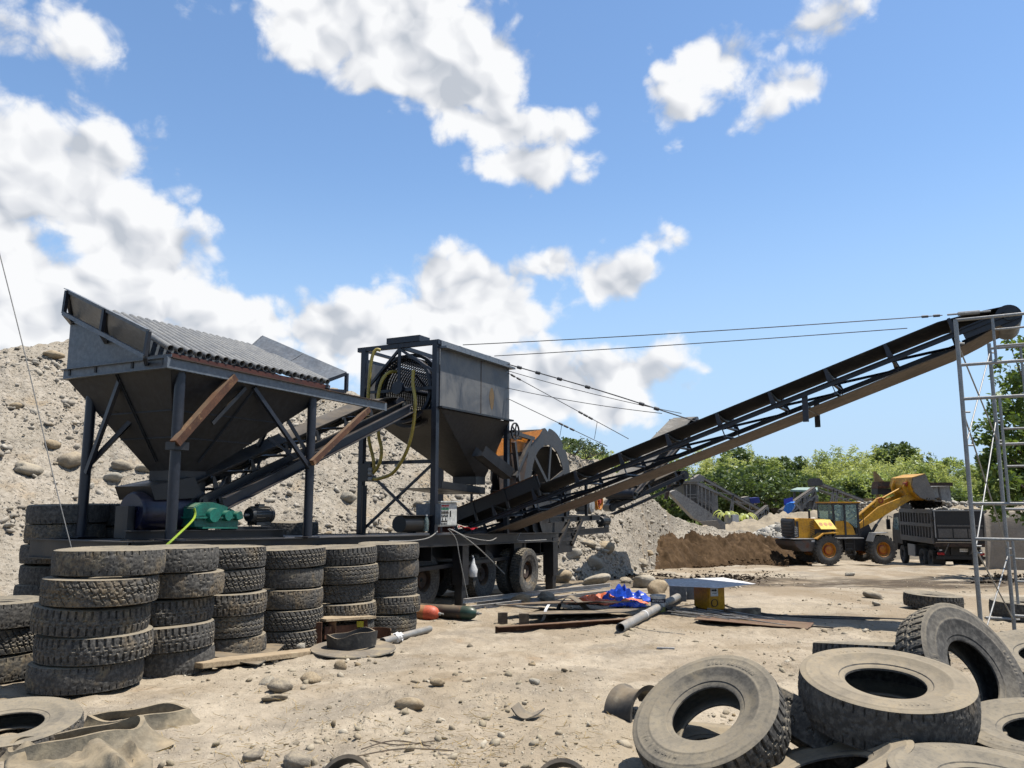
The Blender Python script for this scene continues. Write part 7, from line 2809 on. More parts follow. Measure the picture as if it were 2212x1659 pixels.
# cab
cx0, cx1, cy0, cy1 = 0.62, 2.25, -0.78, 0.78
for (x, y) in ((cx0 + 0.05, cy0), (cx0 + 0.05, cy1), (cx0 + 0.72, cy0), (cx0 + 0.72, cy1), (cx1 - 0.10, cy0), (cx1 - 0.10, cy1)):
    wq = 0.05
    MB().box(x - wq, x + wq, y - 0.04, y + 0.04, 1.55, 3.28).build('cab_pillar', LK, ld)
MB().box(cx0 - 0.12, cx1 + 0.1, cy0 - 0.08, cy1 + 0.08, 3.34, 3.42).build('cab_roof', LY, ld, 0, 0.03)
MB().box(cx0 - 0.02, cx1 + 0.02, cy0 - 0.03, cy1 + 0.03, 3.26, 3.34).build('roof_frame', LK, ld)
MB().box(cx0, cx1, cy0, cy1, 1.45, 1.60).build('cab_floor', LK, ld)
for y in (cy0, cy1):
    MB().ext([(cx0, y, 1.60), (cx0, y, 2.36), (1.30, y, 2.36), (1.55, y, 2.28), (1.80, y, 2.05), (1.95, y, 1.60)], (0, 0.03 if y < 0 else -0.03, 0)).build('cab_side_panel', LY, ld)
    MB().box(cx0 + 0.10, cx0 + 0.67, y - 0.005, y + 0.005, 2.38, 3.26).build('window', M['glass'], ld)
    MB().ext([(cx0 + 0.77, y - 0.004, 2.38), (1.50, y - 0.004, 2.36), (1.95, y - 0.004, 1.98), (cx1 - 0.15, y - 0.004, 1.98), (cx1 - 0.15, y - 0.004, 3.26), (cx0 + 0.77, y - 0.004, 3.26)], (0, 0.01, 0)).build('window', M['glass'], ld)
MB().box(cx0, cx0 + 0.012, cy0 + 0.06, cy1 - 0.06, 2.4, 3.26).build('rear_window', M['glass'], ld)
MB().box(cx1 - 0.05, cx1 - 0.038, cy0 + 0.06, cy1 - 0.06, 2.0, 3.26).build('windscreen', M['glass'], ld)
MB().box(1.0, 1.5, -0.28, 0.28, 1.6, 2.05).build('seat', M['black'], ld, 0, 0.03)
MB().box(0.98, 1.12, -0.26, 0.26, 2.05, 2.75).build('seat_back', M['black'], ld, 0, 0.03)
MB().path([(1.75, 0, 1.6), (1.85, 0, 2.1), (1.72, 0, 2.3)], 0.03, 8, 4).build('steering_column', M['black'], ld, 40)
MB().lathe([(0.19, -0.012), (0.21, 0), (0.19, 0.012)], (1.70, 0, 2.33), (-0.5, 0, 0.8), 20, True).build('steering_wheel', M['black'], ld, 40)
MB().box(0.55, 2.2, -1.15, -0.72, 1.40, 1.45).build('platform', M['truck_trim'], ld)
for k in range(3):
    MB().box(1.1, 1.6, -1.12, -0.85, 0.52 + 0.3 * k, 0.55 + 0.3 * k).build('step', LK, ld)
for x in (1.08, 1.62):
    MB().box(x - 0.02, x + 0.02, -1.12, -1.08, 0.5, 1.4).build('step_rail', LK, ld)
MB().path([(2.15, -0.8, 1.6), (2.35, -0.95, 2.0), (2.35, -0.95, 2.8)], 0.02, 6, 4).build('handrail', LK, ld, 40)
# fenders
for y in (-1.05, 1.05):
    MB().ext([(-0.72, y - 0.30, 1.42), (-0.3, y - 0.30, 1.72), (0.6, y - 0.30, 1.76), (0.6, y - 0.30, 1.70), (-0.28, y - 0.30, 1.66), (-0.68, y - 0.30, 1.38)], (0, 0.6, 0)).build('rear_fender', LY, ld)
    MB().ext([(2.55, y - 0.30, 1.25), (2.78, y - 0.30, 1.72), (3.55, y - 0.30, 1.74), (3.55, y - 0.30, 1.70), (2.82, y - 0.30, 1.67), (2.60, y - 0.30, 1.22)], (0, 0.6, 0)).build('front_fender', M['truck_trim'], ld)
# lift tower, boom arms, cylinders
MB().ext([(2.15, -0.45, 1.3), (2.15, -0.45, 2.15), (2.55, -0.45, 2.45), (2.95, -0.45, 2.3), (3.3, -0.45, 1.5), (3.3, -0.45, 1.3)], (0, 0.9, 0)).build('lift_tower', LK, ld, 0, 0.02)
ang0 = Vector((2.45, 0, 2.05))
tip = Vector((5.62, 0, 3.70))
for y in (-0.55, 0.55):
    w_ = 0.07
    poly = [ang0 + Vector((-0.12, 0, -0.14)), ang0 + Vector((-0.12, 0, 0.16)), Vector((3.55, 0, 3.12)), Vector((4.25, 0, 3.38)), tip + Vector((0.0, 0, 0.17)), tip + Vector((0.12, 0, -0.12)), Vector((4.2, 0, 2.80)), Vector((3.75, 0, 2.55))]
    MB().ext([q + Vector((0, y - w_, 0)) for q in poly], (0, 2 * w_, 0)).build('boom_arm', LY, ld, 0, 0.02)
    MB().tube((2.95, y * 0.9, 1.45), (3.45, y * 0.9, 2.15), 0.085, 14).build('lift_cylinder', LK, ld, 40)
    MB().tube((3.45, y * 0.9, 2.15), (3.95, y * 0.9, 2.72), 0.05, 12).build('lift_rod', M['galv'], ld, 40)
MB().ext([(3.60, -0.12, 3.1), (3.85, -0.12, 3.6), (4.15, -0.12, 3.7), (4.35, -0.12, 3.4), (4.1, -0.12, 3.0)], (0, 0.24, 0)).build('rocker', LY, ld, 0, 0.02)
MB().lathe([(0.10, -0.14), (0.16, -0.14), (0.16, 0.14), (0.10, 0.14)], (4.05, 0, 3.5), (0, 1, 0), 20, True).build('rocker_boss', M['rim_red'], ld, 40)
MB().tube((2.5, 0, 2.5), (3.85, 0, 3.5), 0.09, 14).build('tilt_cylinder', LY, ld, 40)
MB().tube((4.2, 0, 3.6), (5.55, 0, 4.25), 0.06, 12).build('dump_link', LY, ld, 40)
MB().box(4.1, 4.3, -0.55, 0.55, 3.0, 3.15).build('arm_cross', LY, ld)
# bucket tipped forward
bk = []
BW = 1.0
BD = 0.52
bp = [(5.35, 5.55), (5.30, 5.05), (5.45, 4.55), (5.75, 4.28), (6.15, 4.10), (7.05, 4.02), (7.10, 4.06), (6.25, 4.30), (5.90, 4.45), (5.62, 4.70), (5.50, 5.05), (5.52, 5.52), (6.35, 5.92), (6.25, 5.96)]
bucket = MB()
outer = [(5.45 + (x - 5.35) * 0.9, 4.0 - BD + (z - 4.0) * 0.88) for (x, z) in [(6.35, 5.74), (5.45, 5.50), (5.32, 5.02), (5.48, 4.52), (5.85, 4.18), (6.3, 4.02), (7.05, 3.98)]]
vs, fs = [], []
for y in (-BW, BW):
    for (x, z) in outer:
        vs.append((x, y, z))
k_ = len(outer)
for i in range(k_ - 1):
    fs.append((i, i + 1, k_ + i + 1, k_ + i))
bucket.add(vs, fs)
bu = bucket.build('bucket_shell', LY, ld)
bu.modifiers.new('thick', 'SOLIDIFY').thickness = 0.05
for y in (-BW, BW):
    MB().ext([(x, y, z) for (x, z) in outer], (0, 0.04 if y < 0 else -0.04, 0)).build('bucket_side', M['bucket_steel'] if y < 0 else LY, ld)
MB().obox((7.0, 0, 3.98 - BD), (0.2, 0, -0.01), (0, BW + 0.02, 0), (0, 0, 0.03)).build('cutting_edge', M['bucket_steel'], ld)
for k in range(8):
    y = -BW + 0.1 + k * (2 * BW - 0.2) / 7
    MB().ext([(7.08, y - 0.06, 3.96 - BD), (7.36, y - 0.03, 3.92 - BD), (7.36, y + 0.03, 3.92 - BD), (7.08, y + 0.06, 3.96 - BD)], (0, 0, 0.06)).build('bucket_tooth', M['bucket_steel'], ld)
for y in (-0.55, 0.55):
    MB().ext([(5.42, y - 0.05, 4.0), (5.42, y - 0.05, 4.7), (5.20, y - 0.05, 4.25), (5.55, y - 0.05, 3.52), (5.95, y - 0.05, 3.6)], (0, 0.1, 0)).build('bucket_lug', LY, ld)
MB().lathe([(0.0, -0.14), (0.13, -0.14), (0.13, 0.14), (0, 0.14)], (5.42, -0.55, 4.42), (0, 1, 0), 18).build('bucket_pin', M['rim_red'], ld, 40)
# place: rear right wheel under the photographed one
yawL = rad(9)
rw = D(1786, 1188, 43.0)
hdg = Vector((math.cos(yawL), math.sin(yawL), 0))
lft = Vector((-math.sin(yawL), math.cos(yawL), 0))
LS = 0.96
org = Vector((rw.x, rw.y, 0)) + lft * 1.05 * LS
lz = D(1786, 1220, 43.0).z
ld.location = (org.x, org.y, lz)
ld.rotation_euler = (0, 0, yawL)
ld.scale = (LS, LS, LS)
# soil falling from the bucket
bt = ld.matrix_world
mw = Matrix.Translation(ld.location) @ Matrix.Rotation(yawL, 4, 'Z') @ Matrix.Scale(LS, 4)
pts, szs = [], []
for k in range(420):
    x = 6.85 + random.gauss(0, 0.26)
    z = 3.62 - abs(random.gauss(0, 0.36)) * (1.2 if x > 6.6 else 0.4)
    pts.append((mw @ Vector((x, random.uniform(-0.95, 0.95), z)))[:])
    szs.append(0.07 + 0.08 * random.random())
o = stone_field('falling_soil', np.array(pts), np.array(szs), M['soil_dark'], np.random.default_rng(4), sub=1)
tag(o, 'dark soil sliding out of the raised loader bucket', 'soil', kind='stuff')


# ------------------------------------------------------------------ dump truck (built facing +x; rear to -x, its left side +y)
def truck_wheel(root, x, y, z, R=0.53, W=0.29, dark=True):
    o = nobj('wheel', TY['darklug'], root)
    q = Vector((0, 1, 0)).to_track_quat('Z', 'Y').to_matrix().to_4x4()
    o.matrix_local = Matrix.Translation(Vector((x, y, z))) @ q
    r0 = MB().lathe([(0.0, 0.03), (0.12, 0.03), (0.15, -0.03), (0.22, -0.04), (0.235, 0.075), (0.258, 0.085), (0.256, 0.06), (0.24, 0.05), (0.235, -0.09), (0.258, -0.095)], (0, 0, 0), (0, 0, 1), 28)
    r0.build('rim', M['truck_grey'], o, 40)
    return o


TG, TK, TT = M['truck_grey'], M['truck_black'], M['truck_trim']
tk = thing('dump_truck', 'dark grey dump truck with ribbed box standing under the loader bucket, tailgate to the camera', 'truck', (0, 0, 0), local=True)
BX0, BX1, BY = 0.0, 5.3, 1.25
BZ0, BZ1 = 1.42, 3.12
MB().box(BX0, BX1, -BY, BY, BZ0 - 0.05, BZ0 + 0.05).build('box_floor', TG, tk)
for y in (-BY, BY):
    s_ = 1 if y > 0 else -1
    side = MB().box(BX0, BX1, min(y, y - s_ * 0.05), max(y, y - s_ * 0.05), BZ0, BZ1).build('box_side', TK, tk)
    for (z0, z1) in ((BZ0 - 0.02, BZ0 + 0.26), (BZ0 + 0.82, BZ0 + 1.0), (BZ1 - 0.18, BZ1 + 0.03)):
        MB().box(BX0 - 0.01, BX1, min(y, y + s_ * 0.09), max(y, y + s_ * 0.09), z0, z1).build('side_rail', TG, side)
    for k in range(12):
        x = BX0 + 0.05 + k * (BX1 - 0.2) / 11
        MB().box(x, x + 0.14, min(y, y + s_ * 0.075), max(y, y + s_ * 0.075), BZ0 + 0.26, BZ1 - 0.18).build('side_rib', TG, side)
MB().box(BX1 - 0.05, BX1, -BY, BY, BZ0, BZ1 + 0.25).build('box_front', TG, tk)
# tailgate, recessed panels with bare edges
tg = MB().box(-0.05, 0.0, -BY + 0.03, BY - 0.03, BZ0 + 0.06, BZ1 - 0.02).build('tailgate', TK, tk)
MB().box(-0.10, -0.05, -BY, BY, BZ1 - 0.06, BZ1 + 0.0).build('tailgate_top', TT, tg)
MB().box(-0.10, -0.05, -BY + 0.12, BY - 0.12, BZ0 + 0.16, BZ0 + 0.22).build('tailgate_bottom', TT, tg)
for y in (-BY + 0.06, BY - 0.06):
    MB().box(-0.09, -0.05, y - 0.025, y + 0.025, BZ0 + 0.30, BZ1 - 0.08).build('tailgate_edge', TT, tg)
for (y0, y1) in ((-1.05, -0.38), (-0.32, 0.32), (0.38, 1.05)):
    MB().box(-0.075, -0.05, y0, y1, BZ0 + 0.30, BZ0 + 0.75).build('tailgate_panel', TG, tg)
MB().box(-0.08, -0.05, -1.1, 1.1, BZ0 + 0.86, BZ0 + 0.94).build('tailgate_band', TG, tg)
MB().box(-0.12, 0.02, -BY, BY, BZ0 - 0.16, BZ0 + 0.02).build('rear_sill', M['rust_dark'], tk)
for y in (-0.62, 0.62):
    MB().bar((-0.13, y, BZ0 + 0.0), (-0.02, y + 0.18, 0.92), 0.05, 0.05).build('tailgate_lock', TG, tk)
for y in (-BY - 0.02, BY + 0.02):
    MB().box(-0.16, -0.02, y - 0.05, y + 0.05, BZ1 - 0.5, BZ1 - 0.35).build('tailgate_hinge', TK, tk)
# chassis
for y in (-0.42, 0.42):
    MB().box(0.1, 7.0, y - 0.05, y + 0.05, 0.85, 1.2).build('chassis_rail', TK, tk)
MB().box(0.12, 0.2, -1.15, 1.15, 0.62, 0.78).build('rear_bumper', TK, tk)
MB().box(0.2, 0.4, -1.0, 1.0, 0.78, 1.25).build('rear_panel', TK, tk)
pltt = MB().box(0.16, 0.18, -0.42, 0.02, 1.0, 1.16).build('number_plate', M['white'], tk)
flat_text('ACM 2479', 0.085, M['print'], tk, (0.157, -0.20, 1.08), (0, -1, 0), (0, 0, 1))
for y in (-0.95, 0.95):
    MB().box(0.06, 0.14, y - 0.16, y + 0.16, 0.84, 0.96).build('tail_lamp', M['red'], tk)
    MB().box(0.06, 0.10, y - 0.06, y + 0.06, 1.05, 1.12).build('reflector', M['white'], tk)
for x in (1.15, 2.5, 5.9):
    for y in ((-1.0, -0.68, 0.68, 1.0) if x < 5 else (-1.0, 1.0)):
        truck_wheel(tk, x, y, 0.53)
    MB().tube((x, -1.0, 0.53), (x, 1.0, 0.53), 0.09, 12).build('axle', TK, tk, 40)
MB().box(0.55, 0.58, 0.62, 1.2, 0.35, 1.0).build('mud_flap', M['black'], tk)
MB().box(0.55, 0.58, -1.2, -0.62, 0.35, 1.0).build('mud_flap', M['black'], tk)
for y in (0.75, -1.15):
    MB().box(3.5, 4.5, y, y + 0.4, 0.55, 1.15).build('fuel_tank', TG, tk, 0, 0.04)
    MB().box(3.4, 4.6, y + 0.38, y + 0.44, 0.55, 1.2).build('side_guard', TT, tk)
# cab
MB().ext([(5.4, -1.2, 0.95), (5.4, -1.2, 2.95), (6.9, -1.2, 2.85), (7.35, -1.2, 1.9), (7.4, -1.2, 0.75), (6.4, -1.2, 0.75), (6.3, -1.2, 1.1), (5.5, -1.2, 1.1)], (0, 2.4, 0)).build('cab', TK, tk, 0, 0.05)
for y in (-1.21, 1.21):
    MB().ext([(5.9, y, 1.9), (5.9, y, 2.65), (6.75, y, 2.6), (7.05, y, 1.9)], (0, 0.012 if y > 0 else -0.012, 0)).build('side_window', M['glass'], tk)
    MB().box(7.15, 7.3, y * 1.18 - 0.1, y * 1.18 + 0.1, 1.9, 2.5).build('mirror', M['black'], tk)
    MB().path([(7.1, y, 2.6), (7.25, y * 1.18, 2.7), (7.22, y * 1.18, 2.4)], 0.025, 6, 3).build('mirror_arm', M['black'], tk, 40)
    MB().path([(5.2, y * 0.9, 1.2), (5.2, y * 0.95, 2.8), (5.2, y * 0.95, 3.05)], 0.06, 8, 3).build('stack_pipe', TK, tk, 40)
MB().ext([(5.5, -1.0, 2.93), (5.6, -1.0, 3.1), (6.2, -1.0, 3.12), (6.75, -1.0, 2.87)], (0, 2.0, 0)).build('roof_spoiler', TT, tk, 0, 0.03)
yawT = rad(90 - 9.5)
rc = D(2076, 1180, 41.5)
tz = D(2050, 1236, 41.5).z
tk.location = (rc.x, rc.y, tz)
tk.rotation_euler = (0, 0, yawT)
# load of pale rubble in the box
mwT = Matrix.Translation(tk.location) @ Matrix.Rotation(yawT, 4, 'Z')
pts, szs = [], []
for k in range(700):
    x = random.uniform(2.2, 5.1)
    y = random.uniform(-1.15, 1.15)
    z = BZ1 - 0.12 + 0.35 * max(0, 1 - abs(y) / 1.2) * (0.5 + 0.5 * math.sin(x * 1.1 + 0.5)) + random.uniform(-0.1, 0.05)
    pts.append((mwT @ Vector((x, y, z)))[:])
    szs.append(0.07 + 0.07 * random.random())
o = stone_field('truck_load', np.array(pts), np.array(szs), M['stones_white'], np.random.default_rng(6), sub=1)
tag(o, 'pale rubble heaped in the box of the dump truck', 'rubble', kind='stuff')

# second truck farther back with its box tipped up
t2 = thing('tipped_truck', 'pale scratched truck box tipped up behind the dump truck', 'truck', D(2045, 1170, 58), local=False)
Y2 = 58.0
bl, br, tr_, tl = D(1992, 1125, Y2), D(2060, 1118, Y2), D(2052, 1050, Y2), D(1962, 1052, Y2)
MB().ext([bl, br, tr_, tl], (0.3, 2.2, 0.2)).build('box_floor', M['bed_far'], t2)
for f in (0.25, 0.5, 0.72):
    a, b = tl.lerp(tr_, f), bl.lerp(br, f)
    MB().bar(a - Vector((0, 0.03, 0)), b - Vector((0, 0.03, 0)), 0.10, 0.06, Vector((0, 1, 0))).build('floor_rib', M['truck_grey'], t2)
MB().bar(D(1898, 1046, Y2), D(2056, 1046, Y2 - 0.3), 0.3, 0.25).build('box_rim', M['rust_dark'], t2)
MB().ext([D(1896, 1055, Y2 + 1), D(1980, 1052, Y2 + 1), D(1980, 1040, Y2 + 1), D(1898, 1040, Y2 + 1)], (0.2, 1.5, 0)).build('headboard', M['rust'], t2)
MB().ext([D(1896, 1068, Y2 + 1.2), D(1975, 1068, Y2 + 1.2), D(1975, 1055, Y2 + 1.2), D(1896, 1055, Y2 + 1.2)], (0.2, 1.5, 0)).build('headboard_lower', M['truck_black'], t2)
for f in (0.15, 0.5, 0.85):
    q = D(2046 + 8 * f, 1085 + 30 * f, Y2 - 0.1)
    MB().obox(q, (0.22, 0, 0), (0, 0.03, 0), (0, 0, 0.10)).build('side_step', M['truck_trim'], t2)
# excavator boom behind
ex = thing('excavator', 'dusty yellow excavator boom reaching up behind the loader bucket', 'excavator', D(1905, 1075, 62))
e0, e1, e2 = D(1890, 1022, 62), D(1915, 1048, 62), D(1900, 1075, 62)
MB().ext([D(1889, 1018, 62), D(1897, 1024, 62), D(1914, 1046, 62), D(1926, 1068, 62), D(1912, 1072, 62), D(1900, 1052, 62), D(1891, 1034, 62)], (0.1, 0.5, 0)).build('boom', paint('dusty_tan_paint', '#b5935a', '#9a7a48', 1, 0.6, dust=0.3), ex)
MB().ext([D(1888, 1018, 61.8), D(1893, 1018, 61.8), D(1900, 1076, 61.8), D(1894, 1076, 61.8)], (0.1, 0.4, 0)).build('stick', paint('dusty_tan_stick', '#a98850', '#8c6f42', 1, 0.6, dust=0.3), ex)
MB().ext([D(1885, 1076, 61.5), D(1935, 1076, 61.5), D(1935, 1110, 61.5), D(1885, 1110, 61.5)], (0.2, 2.0, 0)).build('house', paint('dusty_excavator_house', '#9c7c46', '#7a6238', 1, 0.6, dust=0.3), ex)

# ------------------------------------------------------------------ far crushing plant
PG, PD = M['plant_grey'], M['plant_dark']
Yp = 72.0


def F_(x, y, Y=Yp):
    return D(x, y, Y)


cp = thing('crusher_tower', 'dusty grey crusher house with railings beyond the gravel heap', 'crusher', F_(1510, 1110))


def slab(root, pts, depth, mat, name, Y=Yp):
    return MB().ext([F_(x, y, Y) for (x, y) in pts], (0, depth, 0)).build(name, mat, root)


slab(cp, [(1476, 1046), (1502, 1043), (1504, 1100), (1480, 1082)], 4.0, PD, 'front_wall')
slab(cp, [(1502, 1043), (1550, 1066), (1552, 1112), (1504, 1094)], 3.5, PG, 'side_wall', Yp + 0.1)
for x, y0, y1 in ((1508, 1047, 1098), (1516, 1051, 1101), (1524, 1055, 1103), (1532, 1059, 1106), (1540, 1062, 1109), (1483, 1047, 1084), (1491, 1046, 1088)):
    MB().bar(F_(x, y0, Yp - 0.1), F_(x, y1, Yp - 0.1), 0.09, 0.09, Vector((0, 1, 0))).build('wall_stud', PG, cp)
slab(cp, [(1476, 1045), (1476, 1040), (1506, 1040), (1553, 1064), (1553, 1068), (1504, 1046)], 4.2, PG, 'roof_edge', Yp - 0.2)
slab(cp, [(1458, 1040), (1508, 1037), (1508, 1040), (1458, 1043)], 3.0, PG, 'platform', Yp - 0.4)
for x in (1460, 1472, 1485, 1498):
    MB().bar(F_(x, 1026, Yp - 0.4), F_(x, 1040, Yp - 0.4), 0.06, 0.06, Vector((0, 1, 0))).build('rail_post', PG, cp)
for y in (1027, 1033):
    MB().bar(F_(1458, y, Yp - 0.4), F_(1500, y - 2, Yp - 0.4), 0.05, 0.05).build('handrail', PG, cp)
for y in (1069, 1076):
    MB().bar(F_(1482, y, Yp - 0.6), F_(1506, y - 1, Yp - 0.6), 0.05, 0.05).build('handrail', PG, cp)
    MB().bar(F_(1506, y - 1, Yp - 0.6), F_(1548, y + 26, Yp - 0.6), 0.05, 0.05).build('handrail', PG, cp)
slab(cp, [(1498, 1034), (1512, 1024), (1522, 1030), (1520, 1040), (1502, 1042)], 1.5, PG, 'head_drum')
slab(cp, [(1482, 1082), (1510, 1085), (1556, 1112), (1556, 1118), (1505, 1100)], 2.0, PD, 'lower_chute')

rp = thing('concrete_ramp', 'sloping grey concrete ramp wall below the crusher', 'ramp', F_(1490, 1130, 66))
slab(rp, [(1446, 1064), (1460, 1058), (1530, 1104), (1592, 1148), (1566, 1152), (1500, 1120)], 1.5, M['concrete'], 'ramp_face', 66)
MB().bar(F_(1446, 1046, 66), F_(1438, 1078, 66), 0.28, 0.35, Vector((0, 1, 0))).build('rusty_post', M['rust_dark'], rp)
slab(rp, [(1512, 1126), (1550, 1124), (1560, 1150), (1530, 1146)], 0.3, M['bank_tan'], 'brick_footing', 65.6)


def truss(name, label, a, b, w=0.9, Y=Yp, legs=(), mat=PG):
    A, B = F_(*a, Y), F_(*b, Y)
    root = thing(name, label, 'conveyor', A.lerp(B, 0.5))
    dv = Vector((0, w, 0))
    for off in (Vector((0, 0, 0)), dv):
        MB().bar(A + off, B + off, 0.12, 0.16, UP).build('chord', mat, root)
        MB().bar(A + off - UP * 0.55, B + off - UP * 0.55, 0.10, 0.10, UP).build('lower_chord', mat, root)
    n_ = max(4, int((B - A).length / 1.4))
    for i in range(n_):
        p, q = A.lerp(B, i / n_), A.lerp(B, (i + 1) / n_)
        MB().bar(p - UP * 0.55, q, 0.07, 0.07, Vector((0, 1, 0))).build('lattice', mat, root)
        MB().bar(q, q - UP * 0.55, 0.06, 0.06, Vector((0, 1, 0))).build('lattice_post', mat, root)
    MB().ext([A + UP * 0.1, B + UP * 0.1, B + UP * 0.18, A + UP * 0.18], dv).build('belt', PD, root)
    for (f, y) in legs:
        p = A.lerp(B, f)
        px_ = 1106 + F * p.x / p.y
        for s_ in (-3, 4):
            MB().bar(p, F_(px_ + s_, y, Y), 0.12, 0.12, Vector((0, 1, 0))).build('leg', mat, root)
    return root


truss('far_conveyor', 'long dusty conveyor sloping down right of the crusher house', (1512, 1030), (1655, 1108), 1.0, 73, ((0.5, 1112),))
truss('far_conveyor', 'short pale conveyor slanting up out of the cobbles', (1602, 1143), (1660, 1096), 0.9, 62, ((0.9, 1136), (0.7, 1136)))
truss('far_conveyor', 'high grey conveyor crossing in front of the trees behind the loader cab', (1757, 1040), (1882, 1088), 1.0, 76, ((0.35, 1095), (0.42, 1095)))
truss('far_conveyor', 'steep dark conveyor beside the green roofed shed', (1690, 1106), (1762, 1056), 0.9, 66, ((0.6, 1135),))
slab_root = thing('conveyor_drive', 'dark drive housing at the upper end of the high conveyor', 'housing', F_(1762, 1050, 75.8))
slab(slab_root, [(1754, 1037), (1776, 1037), (1778, 1048), (1756, 1050)], 1.2, PD, 'housing', 75.6)
slab(slab_root, [(1757, 1033), (1772, 1033), (1772, 1037), (1757, 1037)], 1.2, PD, 'housing_cap', 75.6)

gs = thing('green_shed', 'open shed with a pale green roof among the far conveyors', 'shed', F_(1738, 1110, 68))
MB().ext([F_(1708, 1061, 68), F_(1722, 1056, 69.5), F_(1766, 1056, 69.5), F_(1766, 1062, 68)], (0.0, 0.0, 0.12)).build('roof', M['green_roof'], gs)
MB().ext([F_(1708, 1062, 67.9), F_(1768, 1062, 67.9), F_(1768, 1059, 67.9), F_(1708, 1059, 67.9)], (0, 0.1, 0)).build('roof_edge', M['green_roof'], gs)
for x in (1716, 1730, 1744, 1758):
    MB().bar(F_(x, 1061, 68.2), F_(x, 1132, 68.2), 0.16, 0.16, Vector((0, 1, 0))).build('post', PD, gs)
for y in (1080, 1096, 1112):
    MB().bar(F_(1714, y, 68.2), F_(1760, y, 68.2), 0.12, 0.12).build('beam', PG, gs)
for (a, b) in (((1716, 1132), (1744, 1080)), ((1744, 1132), (1766, 1070))):
    MB().bar(F_(*a, 68.1), F_(*b, 68.1), 0.13, 0.13, Vector((0, 1, 0))).build('brace', PG, gs)
slab(gs, [(1718, 1098), (1742, 1098), (1742, 1130), (1718, 1130)], 1.5, PD, 'machine_box', 68.5)
slab(gs, [(1748, 1072), (1768, 1072), (1768, 1100), (1748, 1100)], 1.2, PG, 'hopper_box', 68.4)
bs = thing('blue_drum_cover', 'bright blue round sheet cover beside the green roofed shed', 'cover', F_(1704, 1105, 62))
n_ = 18
fan = [F_(1694, 1113, 62)]
c_ = F_(1703, 1098, 62)
pts = [F_(1693, 1114, 62), F_(1693, 1098, 62), F_(1697, 1090, 62), F_(1706, 1086, 62), F_(1714, 1086, 62), F_(1716, 1093, 62), F_(1713, 1101, 62), F_(1707, 1108, 62)]
MB().ext(pts, (0.3, 0.5, 0.1)).build('cover_face', M['blue_sheet'], bs)
MB().ext([F_(1693, 1078, 62.4), F_(1712, 1074, 62.4), F_(1714, 1088, 62.4), F_(1694, 1092, 62.4)], (0.2, 0.6, 0)).build('cover_top', paint('violet_blue_sheet', '#3a4cc0', '#4a3fae', 2, 0.4, dust=0), bs)
MB().bar(F_(1716, 1086, 62), F_(1746, 1118, 62), 0.14, 0.14, Vector((0, 1, 0))).build('discharge_chute', PG, bs)
MB().ext([F_(1700, 1112, 61), F_(1726, 1108, 61), F_(1732, 1128, 61), F_(1696, 1128, 61)], (0, 1.6, 0)).build('engine_block', PD, bs)
wt = thing('white_tank', 'small white box standing in front of the far crusher', 'box', F_(1588, 1140, 60))
slab(wt, [(1583, 1112), (1596, 1112), (1596, 1136), (1583, 1134)], 0.7, M['white'], 'tank', 60)
slab(wt, [(1570, 1112), (1583, 1112), (1583, 1134), (1572, 1130)], 0.9, M['concrete'], 'plinth', 60.2)
bl = thing('blue_machine', 'small blue and grey machine on the slope behind the long conveyor', 'machine', F_(1622, 1100, 74))
slab(bl, [(1620, 1076), (1640, 1074), (1642, 1086), (1622, 1088)], 1.5, paint('dull_blue', '#38459a', '#2a3680', 1, 0.5, dust=0.1), 'housing', 74)
slab(bl, [(1596, 1076), (1618, 1072), (1622, 1090), (1604, 1092)], 1.5, PG, 'frame', 74.2)

# ------------------------------------------------------------------ wooded slope far behind
def build_slope():
    xs = np.linspace(-60, 150, 90)
    ys = np.linspace(84, 190, 60)
    Xg, Yg = np.meshgrid(xs, ys)
    base = gz(Xg, Yg)
    rise = np.clip((Yg - 88) / 60, 0, 1) ** 0.9
    hx = np.interp(Xg, [-60, 0, 10, 30, 60, 100, 150], [6.0, 7.0, 7.0, 7.0, 6.5, 5.0, 4.5])
    Z = base - 0.4 + rise * hx + 0.6 * fbm(Xg * 0.1, Yg * 0.1, 3)
    me = npmesh('wooded_slope', np.stack([Xg, Yg, Z], -1).reshape(-1, 3), grid_faces(60, 90), M['hillside'])
    tag(nobj('wooded_slope', me), kind='structure')
    return lambda x, y: float(gz(x, y) - 0.4 + np.clip((y - 88) / 60, 0, 1) ** 0.9 * np.interp(x, [-60, 0, 10, 30, 60, 100, 150], [6.0, 7.0, 7.0, 7.0, 6.5, 5.0, 4.5]))


slope_z = build_slope()


def leaves(name, centres, spread, per, size, mat, rng, droop=0.0, aspect=0.35, flat=1.0):
    """leaf-sized faces in clumps: centres (n,3), spread per clump"""
    n = len(centres)
    c = np.repeat(centres, per, 0)
    sp = np.repeat(np.asarray(spread, float).reshape(-1), per)[:, None] if np.ndim(spread) else spread
    off = rng.normal(size=(n * per, 3))
    off /= np.maximum(np.linalg.norm(off, axis=1)[:, None], 1e-6)
    off *= (rng.random((n * per, 1)) ** 0.45)
    off[:, 2] *= flat
    p = c + off * sp
    m = len(p)
    d = rng.normal(size=(m, 3))
    d[:, 2] = d[:, 2] * 0.6 - droop
    d += off * 0.8
    d /= np.linalg.norm(d, axis=1)[:, None]
    s = np.cross(d, rng.normal(size=(m, 3)))
    s /= np.linalg.norm(s, axis=1)[:, None]
    ln = size * rng.uniform(0.6, 1.3, (m, 1))
    wd = ln * aspect
    V = np.stack([p - d * ln / 2, p + s * wd / 2, p + d * ln / 2, p - s * wd / 2], 1).reshape(-1, 3)
    Fc = np.arange(m * 4).reshape(-1, 4)
    return npmesh(name, V, Fc, mat, False)


